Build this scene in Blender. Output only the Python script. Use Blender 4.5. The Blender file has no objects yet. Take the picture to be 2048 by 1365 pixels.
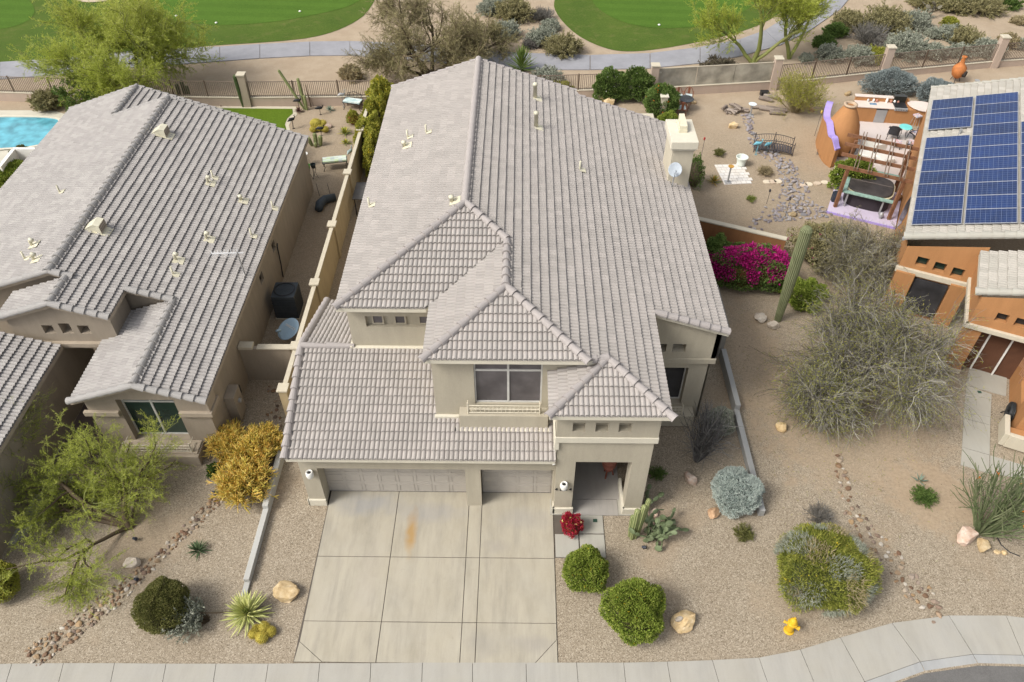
import bpy, bmesh, math, random
import numpy as np
from mathutils import Vector, Matrix
R=math.radians; PI=math.pi
rng=np.random.default_rng(11); random.seed(5)
sc=bpy.context.scene
# ---------------------------------------------------------------- camera
PITCH=R(44.3); YAW=R(0.63); CAMH=23.0; CAMY=-15.351; FPX=1558.0
cd=bpy.data.cameras.new('camera'); cam=bpy.data.objects.new('camera',cd); sc.collection.objects.link(cam)
cam.location=(0,CAMY,CAMH); cam.rotation_euler=(PI/2-PITCH,0,YAW)
cd.sensor_width=36; cd.lens=FPX/2048*36; cd.clip_start=.5; cd.clip_end=2000
sc.camera=cam
# ---------------------------------------------------------------- light
SUN_EL=47; SUN_AZ=-117          # azimuth from +Y (away) towards +X: the veiled sun stands to the left, a little towards the street
w=bpy.data.worlds.new('World'); sc.world=w; w.use_nodes=True
nt=w.node_tree; nt.nodes.clear()
sky=nt.nodes.new('ShaderNodeTexSky'); sky.sky_type='NISHITA'; sky.sun_disc=False
sky.sun_elevation=R(SUN_EL); sky.sun_rotation=R(SUN_AZ); sky.air_density=1.0; sky.dust_density=4.0; sky.ozone_density=1.0
bg=nt.nodes.new('ShaderNodeBackground'); bg.inputs[1].default_value=0.125
wo=nt.nodes.new('ShaderNodeOutputWorld'); hsv=nt.nodes.new('ShaderNodeHueSaturation'); hsv.inputs['Saturation'].default_value=.30; nt.links.new(sky.outputs[0],hsv.inputs['Color']); nt.links.new(hsv.outputs[0],bg.inputs[0]); nt.links.new(bg.outputs[0],wo.inputs[0])
sd=bpy.data.lights.new('sun','SUN'); so=bpy.data.objects.new('sun',sd); sc.collection.objects.link(so)
sd.energy=1.75; sd.angle=R(20); sd.color=(1,.95,.86)
sdir=Vector((math.cos(R(SUN_EL))*math.sin(R(SUN_AZ)),math.cos(R(SUN_EL))*math.cos(R(SUN_AZ)),math.sin(R(SUN_EL))))
so.rotation_euler=sdir.to_track_quat('Z','Y').to_euler()
sc.view_settings.view_transform='Standard'; sc.view_settings.look='None'; sc.view_settings.gamma=1
sc.view_settings.exposure=0.72
# ---------------------------------------------------------------- survey helper: where a sight line meets the level z
_f=Vector((-math.sin(YAW)*math.cos(PITCH),math.cos(YAW)*math.cos(PITCH),-math.sin(PITCH)))
_r=Vector((math.cos(YAW),math.sin(YAW),0)); _d=_f.cross(_r)
def G(x,y,z=0.0):
    d=_f+_r*((x-1024)/FPX)+_d*((y-682.5)/FPX); t=(z-CAMH)/d.z
    return Vector((t*d.x,CAMY+t*d.y,z))
def G2(x,y,z=0.0): p=G(x,y,z); return (p.x,p.y)
# ---------------------------------------------------------------- materials
MATS={}
def nodes(name):
    m=bpy.data.materials.new(name); m.use_nodes=True; t=m.node_tree; b=t.nodes['Principled BSDF']
    return m,t,b
def N(t,k,**kw):
    n=t.nodes.new(k)
    for a,v in kw.items(): setattr(n,a,v)
    return n
def ramp(t,fac,cols):
    r=N(t,'ShaderNodeValToRGB'); e=r.color_ramp.elements
    for i,(p,c) in enumerate(cols):
        if i<2: e[i].position=p
        else: e.new(p)
        e[i].color=(*c,1)
    t.links.new(fac,r.inputs[0]); return r.outputs[0]
def noise(t,vec,scale,detail=4,rough=.6):
    n=N(t,'ShaderNodeTexNoise'); n.inputs['Scale'].default_value=scale; n.inputs['Detail'].default_value=detail; n.inputs['Roughness'].default_value=rough
    if vec: t.links.new(vec,n.inputs['Vector'])
    return n.outputs['Fac']
def mixc(t,fac,a,b,mode='MIX'):
    m=N(t,'ShaderNodeMix',data_type='RGBA',blend_type=mode)
    for s,v in ((0,fac),(6,a),(7,b)):
        if isinstance(v,(int,float)): m.inputs[s].default_value=v
        elif isinstance(v,tuple): m.inputs[s].default_value=(*v,1)
        else: t.links.new(v,m.inputs[s])
    return m.outputs[2]
def bump(t,b,h,strength=.3,dist=.02):
    n=N(t,'ShaderNodeBump'); n.inputs['Strength'].default_value=strength; n.inputs['Distance'].default_value=dist
    t.links.new(h,n.inputs['Height']); t.links.new(n.outputs[0],b.inputs['Normal'])
def pos(t): return N(t,'ShaderNodeNewGeometry').outputs['Position']
def sca(c,k): return tuple(min(1,x*k) for x in c)
def paint(name,c,rough=.6,var=.12,s=2.5,metal=0,grain=0,bmp=0,spec=.3):
    """plain surface with large and small procedural variation"""
    if name in MATS: return MATS[name]
    m,t,b=nodes(name); p=pos(t)
    n1=noise(t,p,s,5,.65); col=ramp(t,n1,[(.3,sca(c,1-var)),(.7,sca(c,1+var))])
    if grain:
        n2=noise(t,p,60,2,.7); col=mixc(t,grain,col,ramp(t,n2,[(.35,sca(c,.55)),(.65,sca(c,1.35))]))
    t.links.new(col,b.inputs['Base Color']); b.inputs['Roughness'].default_value=rough; b.inputs['Metallic'].default_value=metal
    b.inputs['Specular IOR Level'].default_value=spec
    if bmp: bump(t,b,noise(t,p,45,3,.7),bmp,.01)
    MATS[name]=m; return m
def stucco(name,c,stain=.18):
    if name in MATS: return MATS[name]
    m,t,b=nodes(name); p=pos(t)
    mp=N(t,'ShaderNodeMapping'); mp.inputs['Scale'].default_value=(1.6,1.6,.35); t.links.new(p,mp.inputs[0])
    col=ramp(t,noise(t,mp.outputs[0],1.3,6,.7),[(.28,sca(c,1-stain)),(.72,sca(c,1+stain*.5))])
    col=mixc(t,.28,col,ramp(t,noise(t,p,38,3,.8),[(.3,sca(c,.72)),(.7,sca(c,1.18))]))
    t.links.new(col,b.inputs['Base Color']); b.inputs['Roughness'].default_value=.92; b.inputs['Specular IOR Level'].default_value=.15
    bump(t,b,noise(t,p,55,3,.8),.35,.012)
    MATS[name]=m; return m
def tilemat(name,c,alt):
    m,t,b=nodes(name); p=pos(t)
    uv=N(t,'ShaderNodeUVMap'); vf=N(t,'ShaderNodeVectorMath',operation='FLOOR'); t.links.new(uv.outputs[0],vf.inputs[0])
    wn=N(t,'ShaderNodeTexWhiteNoise',noise_dimensions='2D'); t.links.new(vf.outputs[0],wn.inputs[0])
    col=ramp(t,wn.outputs[0],[(0,sca(c,.90)),(.45,c),(.8,alt),(1,sca(alt,1.06))])
    col=mixc(t,.28,col,ramp(t,noise(t,p,.55,5,.65),[(.3,sca(c,.86)),(.7,sca(c,1.12))]))
    col=mixc(t,.12,col,ramp(t,noise(t,p,30,3,.75),[(.3,sca(c,.72)),(.68,sca(c,1.15))]))
    t.links.new(col,b.inputs['Base Color']); b.inputs['Roughness'].default_value=.85; b.inputs['Specular IOR Level'].default_value=.2
    bump(t,b,noise(t,p,70,2,.7),.25,.006)
    return m
def varmat(name,cols,rough=.7,trans=.25,sub=None):
    """leaf / stone colours picked by a per-face var value"""
    if name in MATS: return MATS[name]
    m,t,b=nodes(name); a=N(t,'ShaderNodeAttribute',attribute_name='var')
    k=len(cols); col=ramp(t,a.outputs['Fac'],[(i/(k-1),c) for i,c in enumerate(cols)])
    p=pos(t); col=mixc(t,.25,col,ramp(t,noise(t,p,3,3,.6),[(.3,sca(cols[0],.8)),(.7,sca(cols[-1],1.1))]))
    t.links.new(col,b.inputs['Base Color']); b.inputs['Roughness'].default_value=rough; b.inputs['Specular IOR Level'].default_value=.25
    if trans:
        tr=N(t,'ShaderNodeBsdfTranslucent'); t.links.new(col,tr.inputs[0]); mx=N(t,'ShaderNodeMixShader'); mx.inputs[0].default_value=trans
        o=t.nodes['Material Output']; t.links.new(b.outputs[0],mx.inputs[1]); t.links.new(tr.outputs[0],mx.inputs[2]); t.links.new(mx.outputs[0],o.inputs[0])
    MATS[name]=m; return m
def gravel():
    m,t,b=nodes('gravel ground'); p=pos(t)
    def grit(scale,cols):
        v=N(t,'ShaderNodeTexVoronoi'); v.inputs['Scale'].default_value=scale; t.links.new(p,v.inputs['Vector'])
        s=N(t,'ShaderNodeSeparateColor'); t.links.new(v.outputs['Color'],s.inputs[0])
        return ramp(t,s.outputs[0],cols),v.outputs['Distance']
    g1,d1=grit(38,[(0,(.10,.083,.060)),(.16,(.225,.192,.145)),(.75,(.315,.272,.208)),(1,(.47,.42,.34))])
    sand=ramp(t,noise(t,p,8,5,.7),[(.3,(.29,.22,.15)),(.7,(.40,.315,.22))])
    # sandy back yards and desert, gravel in front; soft ragged limit
    sx=N(t,'ShaderNodeSeparateXYZ'); t.links.new(p,sx.inputs[0])
    nz=noise(t,p,.35,5,.6)
    def math2(op,a,bb):
        n=N(t,'ShaderNodeMath',operation=op)
        for i,v in enumerate((a,bb)):
            if isinstance(v,(int,float)): n.inputs[i].default_value=v
            else: t.links.new(v,n.inputs[i])
        return n.outputs[0]
    yy=math2('ADD',sx.outputs[1],math2('MULTIPLY',math2('SUBTRACT',nz,.5),9.0))
    mr=N(t,'ShaderNodeMapRange'); mr.inputs[1].default_value=24; mr.inputs[2].default_value=30; t.links.new(yy,mr.inputs[0])
    far=mr.outputs[0]
    patch=ramp(t,noise(t,p,.28,4,.55),[(.56,(0,0,0)),(.68,(1,1,1))])
    base=mixc(t,.22,g1,sand)
    base=mixc(t,math2('MULTIPLY',patch,.5),base,sand)
    mr2=N(t,'ShaderNodeMapRange'); mr2.inputs[1].default_value=7; mr2.inputs[2].default_value=13; t.links.new(yy,mr2.inputs[0])
    base=mixc(t,math2('MULTIPLY',mr2.outputs[0],.45),base,sand)
    desert=mixc(t,.3,ramp(t,noise(t,p,1.1,6,.65),[(.3,(.34,.27,.195)),(.7,(.45,.37,.28))]),sand)
    base=mixc(t,math2('MULTIPLY',far,.85),base,desert)
    for (bx,by,rx,ry,amt) in ((9.9,6.5,1.3,4.5,.6),(14.6,.6,1.7,1.6,.85),(12.6,4.0,3.5,3.6,.55),(-12.4,-1.4,1.5,1.6,.45),(-5.,-5.,.1,.1,0),(17.5,24,4,3,.6),(8.6,-3.4,1.2,.8,.3)):
        q=N(t,'ShaderNodeMapping'); q.inputs['Location'].default_value=(-bx/rx,-by/ry,0); q.inputs['Scale'].default_value=(1/rx,1/ry,0); t.links.new(p,q.inputs[0])
        L=N(t,'ShaderNodeVectorMath',operation='LENGTH'); t.links.new(q.outputs[0],L.inputs[0])
        f=math2('SUBTRACT',math2('ADD',1.15,math2('MULTIPLY',math2('SUBTRACT',noise(t,p,1.3,6,.7),.5),2.2)),L.outputs['Value'])
        mr=N(t,'ShaderNodeMapRange'); mr.inputs[1].default_value=0; mr.inputs[2].default_value=.45; mr.inputs[4].default_value=amt; t.links.new(f,mr.inputs[0]); base=mixc(t,mr.outputs[0],base,sand)
    col=mixc(t,.55,base,ramp(t,noise(t,p,.5,5,.6),[(.3,(.86,.83,.80)),(.7,(1,1,1))]),'MULTIPLY')
    t.links.new(col,b.inputs['Base Color']); b.inputs['Roughness'].default_value=.95; b.inputs['Specular IOR Level'].default_value=.1
    bump(t,b,d1,.4,.015)
    return m
def concrete(name,c,stain=.1,blot=None):
    m,t,b=nodes(name); p=pos(t)
    mp=N(t,'ShaderNodeMapping'); mp.inputs['Scale'].default_value=(1.4,.45,1); t.links.new(p,mp.inputs[0])
    col=ramp(t,noise(t,mp.outputs[0],1.1,7,.65),[(.28,sca(c,1-stain*1.5)),(.5,c),(.75,sca(c,1+stain))])
    col=mixc(t,.35,col,ramp(t,noise(t,p,.7,4,.6),[(.3,sca((c[0],c[1]*.97,c[2]*.88),.94)),(.7,sca((c[0]*.97,c[1],c[2]*1.06),1.02))]))
    m2=N(t,'ShaderNodeMapping'); m2.inputs['Scale'].default_value=(3.2,.3,1); m2.inputs['Location'].default_value=(7,3,0); t.links.new(p,m2.inputs[0])
    col=mixc(t,ramp(t,noise(t,m2.outputs[0],1.2,6,.7),[(.50,(0,0,0)),(.72,(stain*2.2,)*3)]),col,sca((c[0]*.92,c[1]*.93,c[2]),.62))
    col=mixc(t,ramp(t,noise(t,p,2.3,6,.75),[(.60,(0,0,0)),(.74,(stain*1.6,)*3)]),col,sca(c,.6))
    col=mixc(t,.18,col,ramp(t,noise(t,p,50,3,.8),[(.3,sca(c,.72)),(.7,sca(c,1.15))]))
    if blot:
        for (bx,by,rx,ry,cc,amt) in blot:
            q=N(t,'ShaderNodeMapping'); q.inputs['Location'].default_value=(-bx/rx,-by/ry,0); q.inputs['Scale'].default_value=(1/rx,1/ry,0); t.links.new(p,q.inputs[0])
            nzv=N(t,'ShaderNodeTexNoise'); nzv.inputs['Scale'].default_value=2.2; nzv.inputs['Detail'].default_value=5; t.links.new(p,nzv.inputs[0])
            ad=N(t,'ShaderNodeVectorMath',operation='MULTIPLY_ADD'); t.links.new(nzv.outputs['Color'],ad.inputs[0]); ad.inputs[1].default_value=(1.1,1.1,0); 
            s0=N(t,'ShaderNodeVectorMath',operation='SUBTRACT'); t.links.new(q.outputs[0],s0.inputs[0]); s0.inputs[1].default_value=(.55,.55,0); t.links.new(s0.outputs[0],ad.inputs[2])
            L=N(t,'ShaderNodeVectorMath',operation='LENGTH'); t.links.new(ad.outputs[0],L.inputs[0])
            mr=N(t,'ShaderNodeMapRange'); mr.inputs[1].default_value=1; mr.inputs[2].default_value=.25; mr.inputs[4].default_value=amt; t.links.new(L.outputs['Value'],mr.inputs[0])
            col=mixc(t,mr.outputs[0],col,cc)
    t.links.new(col,b.inputs['Base Color']); b.inputs['Roughness'].default_value=.9; b.inputs['Specular IOR Level'].default_value=.2
    bump(t,b,noise(t,p,60,2,.7),.15,.005)
    return m
def lawn(name,c1,c2,c3=None,bands=0):
    m,t,b=nodes(name); p=pos(t)
    col=ramp(t,noise(t,p,.35,5,.6),[(.3,c1),(.7,c2)])
    if bands:
        wv=N(t,'ShaderNodeTexWave'); wv.inputs['Scale'].default_value=.22; wv.inputs['Distortion'].default_value=.6; mp=N(t,'ShaderNodeMapping'); mp.inputs['Rotation'].default_value=(0,0,.25); mp.inputs['Scale'].default_value=(.25,1,1); t.links.new(p,mp.inputs[0]); t.links.new(mp.outputs[0],wv.inputs[0]); wv.bands_direction='Y'; col=mixc(t,bands,col,ramp(t,wv.outputs['Fac'],[(.42,sca(c1,.7)),(.58,sca(c2,1.25))]))
    col=mixc(t,.45,col,ramp(t,noise(t,p,9,5,.75),[(.25,sca(c1,.55)),(.7,sca(c2,1.35))]))
    if c3: col=mixc(t,ramp(t,noise(t,p,.9,6,.75),[(.52,(0,0,0)),(.75,(.7,.7,.7))]),col,c3)
    t.links.new(col,b.inputs['Base Color']); b.inputs['Roughness'].default_value=.95; b.inputs['Specular IOR Level'].default_value=.1
    bump(t,b,noise(t,p,25,3,.8),.5,.03)
    return m
def rockmat(name,c1,c2,c3):
    if name in MATS: return MATS[name]
    m,t,b=nodes(name); oc=N(t,'ShaderNodeTexCoord').outputs['Object']
    oi=N(t,'ShaderNodeObjectInfo'); 
    v=N(t,'ShaderNodeVectorMath',operation='ADD'); t.links.new(oc,v.inputs[0]); t.links.new(oi.outputs['Location'],v.inputs[1])
    col=ramp(t,noise(t,v.outputs[0],3.2,6,.7),[(.3,c1),(.5,c2),(.68,c3)])
    hs=N(t,'ShaderNodeHueSaturation'); mr=N(t,'ShaderNodeMapRange'); mr.inputs[3].default_value=.7; mr.inputs[4].default_value=1.3; t.links.new(oi.outputs['Random'],mr.inputs[0]); t.links.new(mr.outputs[0],hs.inputs['Value'])
    t.links.new(col,hs.inputs['Color']); t.links.new(hs.outputs[0],b.inputs['Base Color']); b.inputs['Roughness'].default_value=.85
    bump(t,b,noise(t,v.outputs[0],14,5,.75),.6,.03)
    MATS[name]=m; return m
def cobblemat(name,cols):
    if name in MATS: return MATS[name]
    m,t,b=nodes(name); oi=N(t,'ShaderNodeObjectInfo'); k=len(cols)
    col=ramp(t,oi.outputs['Random'],[(i/(k-1),c) for i,c in enumerate(cols)])
    col=mixc(t,.3,col,ramp(t,noise(t,pos(t),18,4,.7),[(.3,sca(cols[0],.6)),(.7,sca(cols[-1],1.1))]))
    t.links.new(col,b.inputs['Base Color']); b.inputs['Roughness'].default_value=.8
    MATS[name]=m; return m
def glassmat(name,c,rough=.12):
    if name in MATS: return MATS[name]
    m,t,b=nodes(name); col=ramp(t,noise(t,pos(t),1.5,3,.5),[(.3,sca(c,.7)),(.7,sca(c,1.4))])
    t.links.new(col,b.inputs['Base Color']); b.inputs['Roughness'].default_value=rough; b.inputs['Specular IOR Level'].default_value=.6
    MATS[name]=m; return m
# ---------------------------------------------------------------- object helpers
def tag(o,label,cat,group=None,kind=None):
    if label: o['label']=label
    if cat: o['category']=cat
    if group: o['group']=group
    if kind: o['kind']=kind
    return o
def thing(name,label,cat,loc=(0,0,0),rz=0,group=None):
    o=bpy.data.objects.new(name,None); sc.collection.objects.link(o); o.location=loc; o.rotation_euler=(0,0,rz); o.empty_display_size=.3
    return tag(o,label,cat,group)
class MB:
    def __init__(s): s.v=[]; s.f=[]; s.n=0; s.var=[]; s.marks=[]
    def mark(s): s.marks.append((len(s.v),len(s.f),s.n))
    def add(s,V,F,var=None):
        V=np.asarray(V,float).reshape(-1,3); F=[tuple(int(i)+s.n for i in f) for f in F]
        s.v.append(V); s.f+=F; s.n+=len(V)
        s.var+= list(var) if var is not None else [.5]*len(F)
        return s
    def box(s,x0,x1,y0,y1,z0,z1):
        V=[(x,y,z) for z in (z0,z1) for x,y in ((x0,y0),(x1,y0),(x1,y1),(x0,y1))]
        return s.add(V,[(3,2,1,0),(4,5,6,7),(0,1,5,4),(1,2,6,5),(2,3,7,6),(3,0,4,7)])
    def obox(s,c,sz,rz=0,tilt=None):
        M=Matrix.Rotation(rz,3,'Z')
        if tilt: M=M@Matrix.Rotation(tilt[0],3,'X')@Matrix.Rotation(tilt[1],3,'Y')
        hx,hy,hz=sz[0]/2,sz[1]/2,sz[2]/2
        V=[Vector(c)+M@Vector((x,y,z)) for z in (-hz,hz) for x,y in ((-hx,-hy),(hx,-hy),(hx,hy),(-hx,hy))]
        return s.add([tuple(v) for v in V],[(3,2,1,0),(4,5,6,7),(0,1,5,4),(1,2,6,5),(2,3,7,6),(3,0,4,7)])
    def prism(s,poly,z0,z1,bottom=True):
        n=len(poly); z0s=z0 if hasattr(z0,'__len__') else [z0]*n; z1s=z1 if hasattr(z1,'__len__') else [z1]*n
        V=[(p[0],p[1],z) for p,z in zip(poly,z0s)]+[(p[0],p[1],z) for p,z in zip(poly,z1s)]
        F=[tuple(range(n,2*n))]+[(i,(i+1)%n,n+(i+1)%n,n+i) for i in range(n)]
        if bottom: F.append(tuple(range(n-1,-1,-1)))
        return s.add(V,F)
    def quad(s,*p): return s.add(p,[tuple(range(len(p)))])
    def tube(s,pts,r,n=6,cap=True,var=None):
        pts=[Vector(p) for p in pts]; k=len(pts); rr=r if hasattr(r,'__len__') else [r]*k
        V=[];F=[]
        up=None
        for i,p in enumerate(pts):
            d=(pts[min(i+1,k-1)]-pts[max(i-1,0)]).normalized()
            if up is None:
                up=Vector((0,0,1)) if abs(d.z)<.9 else Vector((1,0,0))
            a=d.cross(up); a=a.normalized() if a.length>1e-6 else Vector((1,0,0)); b=a.cross(d).normalized(); up=b
            for j in range(n):
                t=2*PI*j/n; V.append(tuple(p+(a*math.cos(t)+b*math.sin(t))*rr[i]))
        for i in range(k-1):
            for j in range(n): F.append((i*n+j,i*n+(j+1)%n,(i+1)*n+(j+1)%n,(i+1)*n+j))
        if cap: F.append(tuple(range(n-1,-1,-1))); F.append(tuple((k-1)*n+j for j in range(n)))
        return s.add(V,F,[var]*len(F) if var is not None else None)
    def lathe(s,prof,n=20,c=(0,0,0),cap=True,M=None):
        V=[];F=[];k=len(prof)
        for r,z in prof:
            for j in range(n):
                t=2*PI*j/n; v=Vector((r*math.cos(t),r*math.sin(t),z))
                if M is not None: v=M@v
                V.append((v.x+c[0],v.y+c[1],v.z+c[2]))
        for i in range(k-1):
            for j in range(n): F.append((i*n+j,i*n+(j+1)%n,(i+1)*n+(j+1)%n,(i+1)*n+j))
        if cap: F.append(tuple(range(n-1,-1,-1))); F.append(tuple((k-1)*n+j for j in range(n)))
        return s.add(V,F)
    def each(s,name,mat,parent=None,**k):
        """every marked piece becomes a part of its own"""
        if not s.marks: s.marks=[(i,None,0) for i in range(0)]
        mk=s.marks+[(len(s.v),len(s.f),s.n)]; out=[]
        for (a,b,c),(a2,b2,c2) in zip(mk,mk[1:]):
            if a2==a: continue
            m=MB(); m.v=list(s.v[a:a2]); m.f=[tuple(i-c for i in f) for f in s.f[b:b2]]; m.n=c2-c; m.var=s.var[b:b2]; out.append(m.build(name,mat,parent,**k))
        return out
    def build(s,name,mat,parent=None,loc=(0,0,0),smooth=False,bevel=0,world=False,rz=0,uv=None):
        V=np.concatenate(s.v) if s.v else np.zeros((0,3))
        me=bpy.data.meshes.new(name)
        F=s.f; nl=sum(len(f) for f in F)
        me.vertices.add(len(V)); me.vertices.foreach_set('co',V.astype(np.float32).ravel())
        me.loops.add(nl); me.polygons.add(len(F))
        ls=np.fromiter((i for f in F for i in f),dtype=np.int32,count=nl)
        tot=np.fromiter((len(f) for f in F),dtype=np.int32,count=len(F)); st=np.concatenate([[0],np.cumsum(tot)[:-1]]).astype(np.int32)
        me.loops.foreach_set('vertex_index',ls); me.polygons.foreach_set('loop_start',st)
        me.update(calc_edges=True)
        me.polygons.foreach_set('use_smooth',np.full(len(F),bool(smooth)))
        at=me.attributes.new('var','FLOAT','FACE'); at.data.foreach_set('value',np.array(s.var,np.float32))
        me.validate(); me.materials.append(mat)
        return link(name,me,parent,loc,world,rz,bevel)
class TB(MB):
    def add(s,*a,**k): s.mark(); return MB.add(s,*a,**k)
    def build(s,*a,**k): return s.each(*a,**k)
def link(name,me,parent=None,loc=(0,0,0),world=False,rz=0,bevel=0):
    o=bpy.data.objects.new(name,me); sc.collection.objects.link(o); o.location=loc; o.rotation_euler=(0,0,rz)
    if parent is not None:
        o.parent=parent
        if world:
            q=parent; tot=Vector((0,0,0))
            while q is not None: tot+=q.location; q=q.parent
            o.location=-tot
    if bevel:
        b=o.modifiers.new('bevel','BEVEL'); b.width=bevel; b.segments=2; b.limit_method='ANGLE'; b.angle_limit=R(40)
    return o
def fast(name,V,F,mat,parent=None,loc=(0,0,0),var=None,smooth=False,world=False):
    """big numpy mesh: F is (n,k)"""
    me=bpy.data.meshes.new(name); n,k=F.shape
    me.vertices.add(len(V)); me.vertices.foreach_set('co',np.ascontiguousarray(V,np.float32).ravel())
    me.loops.add(n*k); me.loops.foreach_set('vertex_index',np.ascontiguousarray(F,np.int32).ravel())
    me.polygons.add(n); me.polygons.foreach_set('loop_start',np.arange(0,n*k,k,dtype=np.int32))
    me.update(calc_edges=True)
    me.polygons.foreach_set('use_smooth',np.full(n,bool(smooth)))
    at=me.attributes.new('var','FLOAT','FACE'); at.data.foreach_set('value',np.asarray(var if var is not None else np.full(n,.5),np.float32))
    me.materials.append(mat)
    return link(name,me,parent,loc,world)
def dup(root,loc,rz=None,label=None,group=None,s=None):
    r=root.copy(); sc.collection.objects.link(r); r.location=loc
    if rz is not None: r.rotation_euler=(0,0,rz)
    if s: r.scale=(s,s,s) if not hasattr(s,'__len__') else s
    if label: r['label']=label
    if group: r['group']=group
    for ch in list(root.children):
        c=ch.copy(); sc.collection.objects.link(c); c.parent=r
        for g in list(ch.children):
            d=g.copy(); sc.collection.objects.link(d); d.parent=c
    return r
# ---------------------------------------------------------------- roof tiles
TP=.15; TC=.31
def tiles(name,pieces,z0,ref,dn,mat,parent,p=1/3.,lift=0.0):
    """pieces: convex plan polygons lying on the plane through ref (x,y) at height z0 that falls along dn"""
    dn=np.array(dn,float); dn/=np.linalg.norm(dn); uv_=np.array([-dn[1],dn[0]]); ref=np.array(ref,float); sq=math.sqrt(1+p*p)
    cp=TC/sq
    AV=[];AF=[];AU=[];n0=0
    seed=np.random.default_rng(3)
    for poly in pieces:
        P=np.array(poly,float); area=0.5*sum(P[i][0]*P[(i+1)%len(P)][1]-P[(i+1)%len(P)][0]*P[i][1] for i in range(len(P)))
        if area<0: P=P[::-1]
        A=(P-ref)@uv_; Hh=(P-ref)@(-dn)
        step=TP/6
        a=np.arange(math.floor(A.min()/step)-1,math.ceil(A.max()/step)+2)*step
        k0=math.floor(Hh.min()/cp)-1; k1=math.ceil(Hh.max()/cp)+1
        ks=np.arange(k0,k1)
        ta=np.floor(a/(2*TP)).astype(int)
        def jit(t,k): return ((np.sin(t*12.9898+k*78.233)*43758.5453)%1-.5)
        bar=.050*np.abs(np.sin(PI*a/TP))**.7
        rows=[];hs=[]
        for k in ks:
            j=jit(ta,k)
            rows.append((np.full_like(a,k*cp+.0)+j*.012, bar+.058+j*.014))
            e=(k+1)*cp
            rows.append((np.full_like(a,e+.10), bar*.8-.022))
            rows.append((np.full_like(a,e+.10), bar*.8+.022))
            rows.append((np.full_like(a,e+.004), bar+.034))
        hh=np.array([r_[0] for r_ in rows]); zz=np.array([r_[1] for r_ in rows])
        aa=np.broadcast_to(a,hh.shape)
        XY=ref+aa[...,None]*uv_-hh[...,None]*dn
        Z=z0+hh*p+zz+lift
        V=np.dstack([XY,Z]); nr,nc=hh.shape
        ii,jj=np.meshgrid(np.arange(nr-1),np.arange(nc-1),indexing='ij')
        F=np.stack([ii*nc+jj,ii*nc+jj+1,(ii+1)*nc+jj+1,(ii+1)*nc+jj],-1).reshape(-1,4)
        Vf=V.reshape(-1,3)
        q0=Vf[F[0]]
        if np.cross(q0[1]-q0[0],q0[2]-q0[1])[2]<0: F=F[:,::-1]
        def sd(X):
            d=np.full(len(X),1e9)
            for i in range(len(P)):
                e=P[(i+1)%len(P)]-P[i]; nn=np.array([-e[1],e[0]])/np.linalg.norm(e)
                d=np.minimum(d,(X-P[i])@nn)
            return d
        s=sd(Vf[:,:2]); fs=s[F]
        inside=(fs>=0).all(1); edge=(~inside)&(fs>-.4).any(1)&((sd(Vf[F].mean(1)[:,:2])>-.25))
        kk=(F.min(1)//nc); cou=(kk//4)+k0; tid=ta[F.min(1)%nc]
        # keep inside
        Fi=F[inside]; used,inv=np.unique(Fi,return_inverse=True)
        AV.append(Vf[used]); AF.append([tuple(x) for x in (inv.reshape(-1,4)+n0)]); n0+=len(used); AU.append(np.stack([tid[inside]+.5,cou[inside]+.5],1))
        # cut the border quads
        Fe=F[edge]
        if len(Fe):
            bm=bmesh.new(); lay=bm.faces.layers.int.new('k'); used,inv=np.unique(Fe,return_inverse=True)
            vs=[bm.verts.new(x) for x in Vf[used]]
            te=tid[edge];ce=cou[edge]
            for q,(x,y) in zip(inv.reshape(-1,4),zip(te,ce)):
                f=bm.faces.new([vs[i] for i in q]); f[lay]=int((x+500)*2000+(y+500))
            for i in range(len(P)):
                e=P[(i+1)%len(P)]-P[i]
                bmesh.ops.bisect_plane(bm,geom=bm.verts[:]+bm.edges[:]+bm.faces[:],plane_co=(P[i][0],P[i][1],0),plane_no=(e[1],-e[0],0),clear_outer=True)
            bm.verts.index_update(); AV.append(np.array([v.co[:] for v in bm.verts]).reshape(-1,3))
            AF.append([tuple(v.index+n0 for v in f.verts) for f in bm.faces]); AU.append(np.array([[f[lay]//2000-500+.5,f[lay]%2000-500+.5] for f in bm.faces]).reshape(-1,2))
            n0+=len(bm.verts); bm.free()
    mb=MB(); F=[f for fs in AF for f in fs]; mb.v=[np.concatenate(AV)]; mb.f=F; mb.n=n0; mb.var=[.5]*len(F)
    U=np.concatenate(AU); tot=np.array([len(f) for f in F])
    o=mb.build(name,mat,parent,world=True)
    me=o.data
    if len(me.polygons)==len(F):
        l=me.uv_layers.new(name='UVMap'); l.data.foreach_set('uv',np.repeat(U,tot,axis=0).astype(np.float32).ravel())
    return o
def deck(mb,poly,z0,ref,dn,p=1/3.,top=-.012,th=.15):
    dn=np.array(dn,float); dn/=np.linalg.norm(dn)
    zs=[z0+((np.array(q)-np.array(ref))@(-dn))*p for q in poly]
    P=list(poly); area=sum(P[i][0]*P[(i+1)%len(P)][1]-P[(i+1)%len(P)][0]*P[i][1] for i in range(len(P)))
    if area<0: P=P[::-1]; zs=zs[::-1]
    mb.prism(P,[z+top-th for z in zs],[z+top for z in zs])
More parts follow.
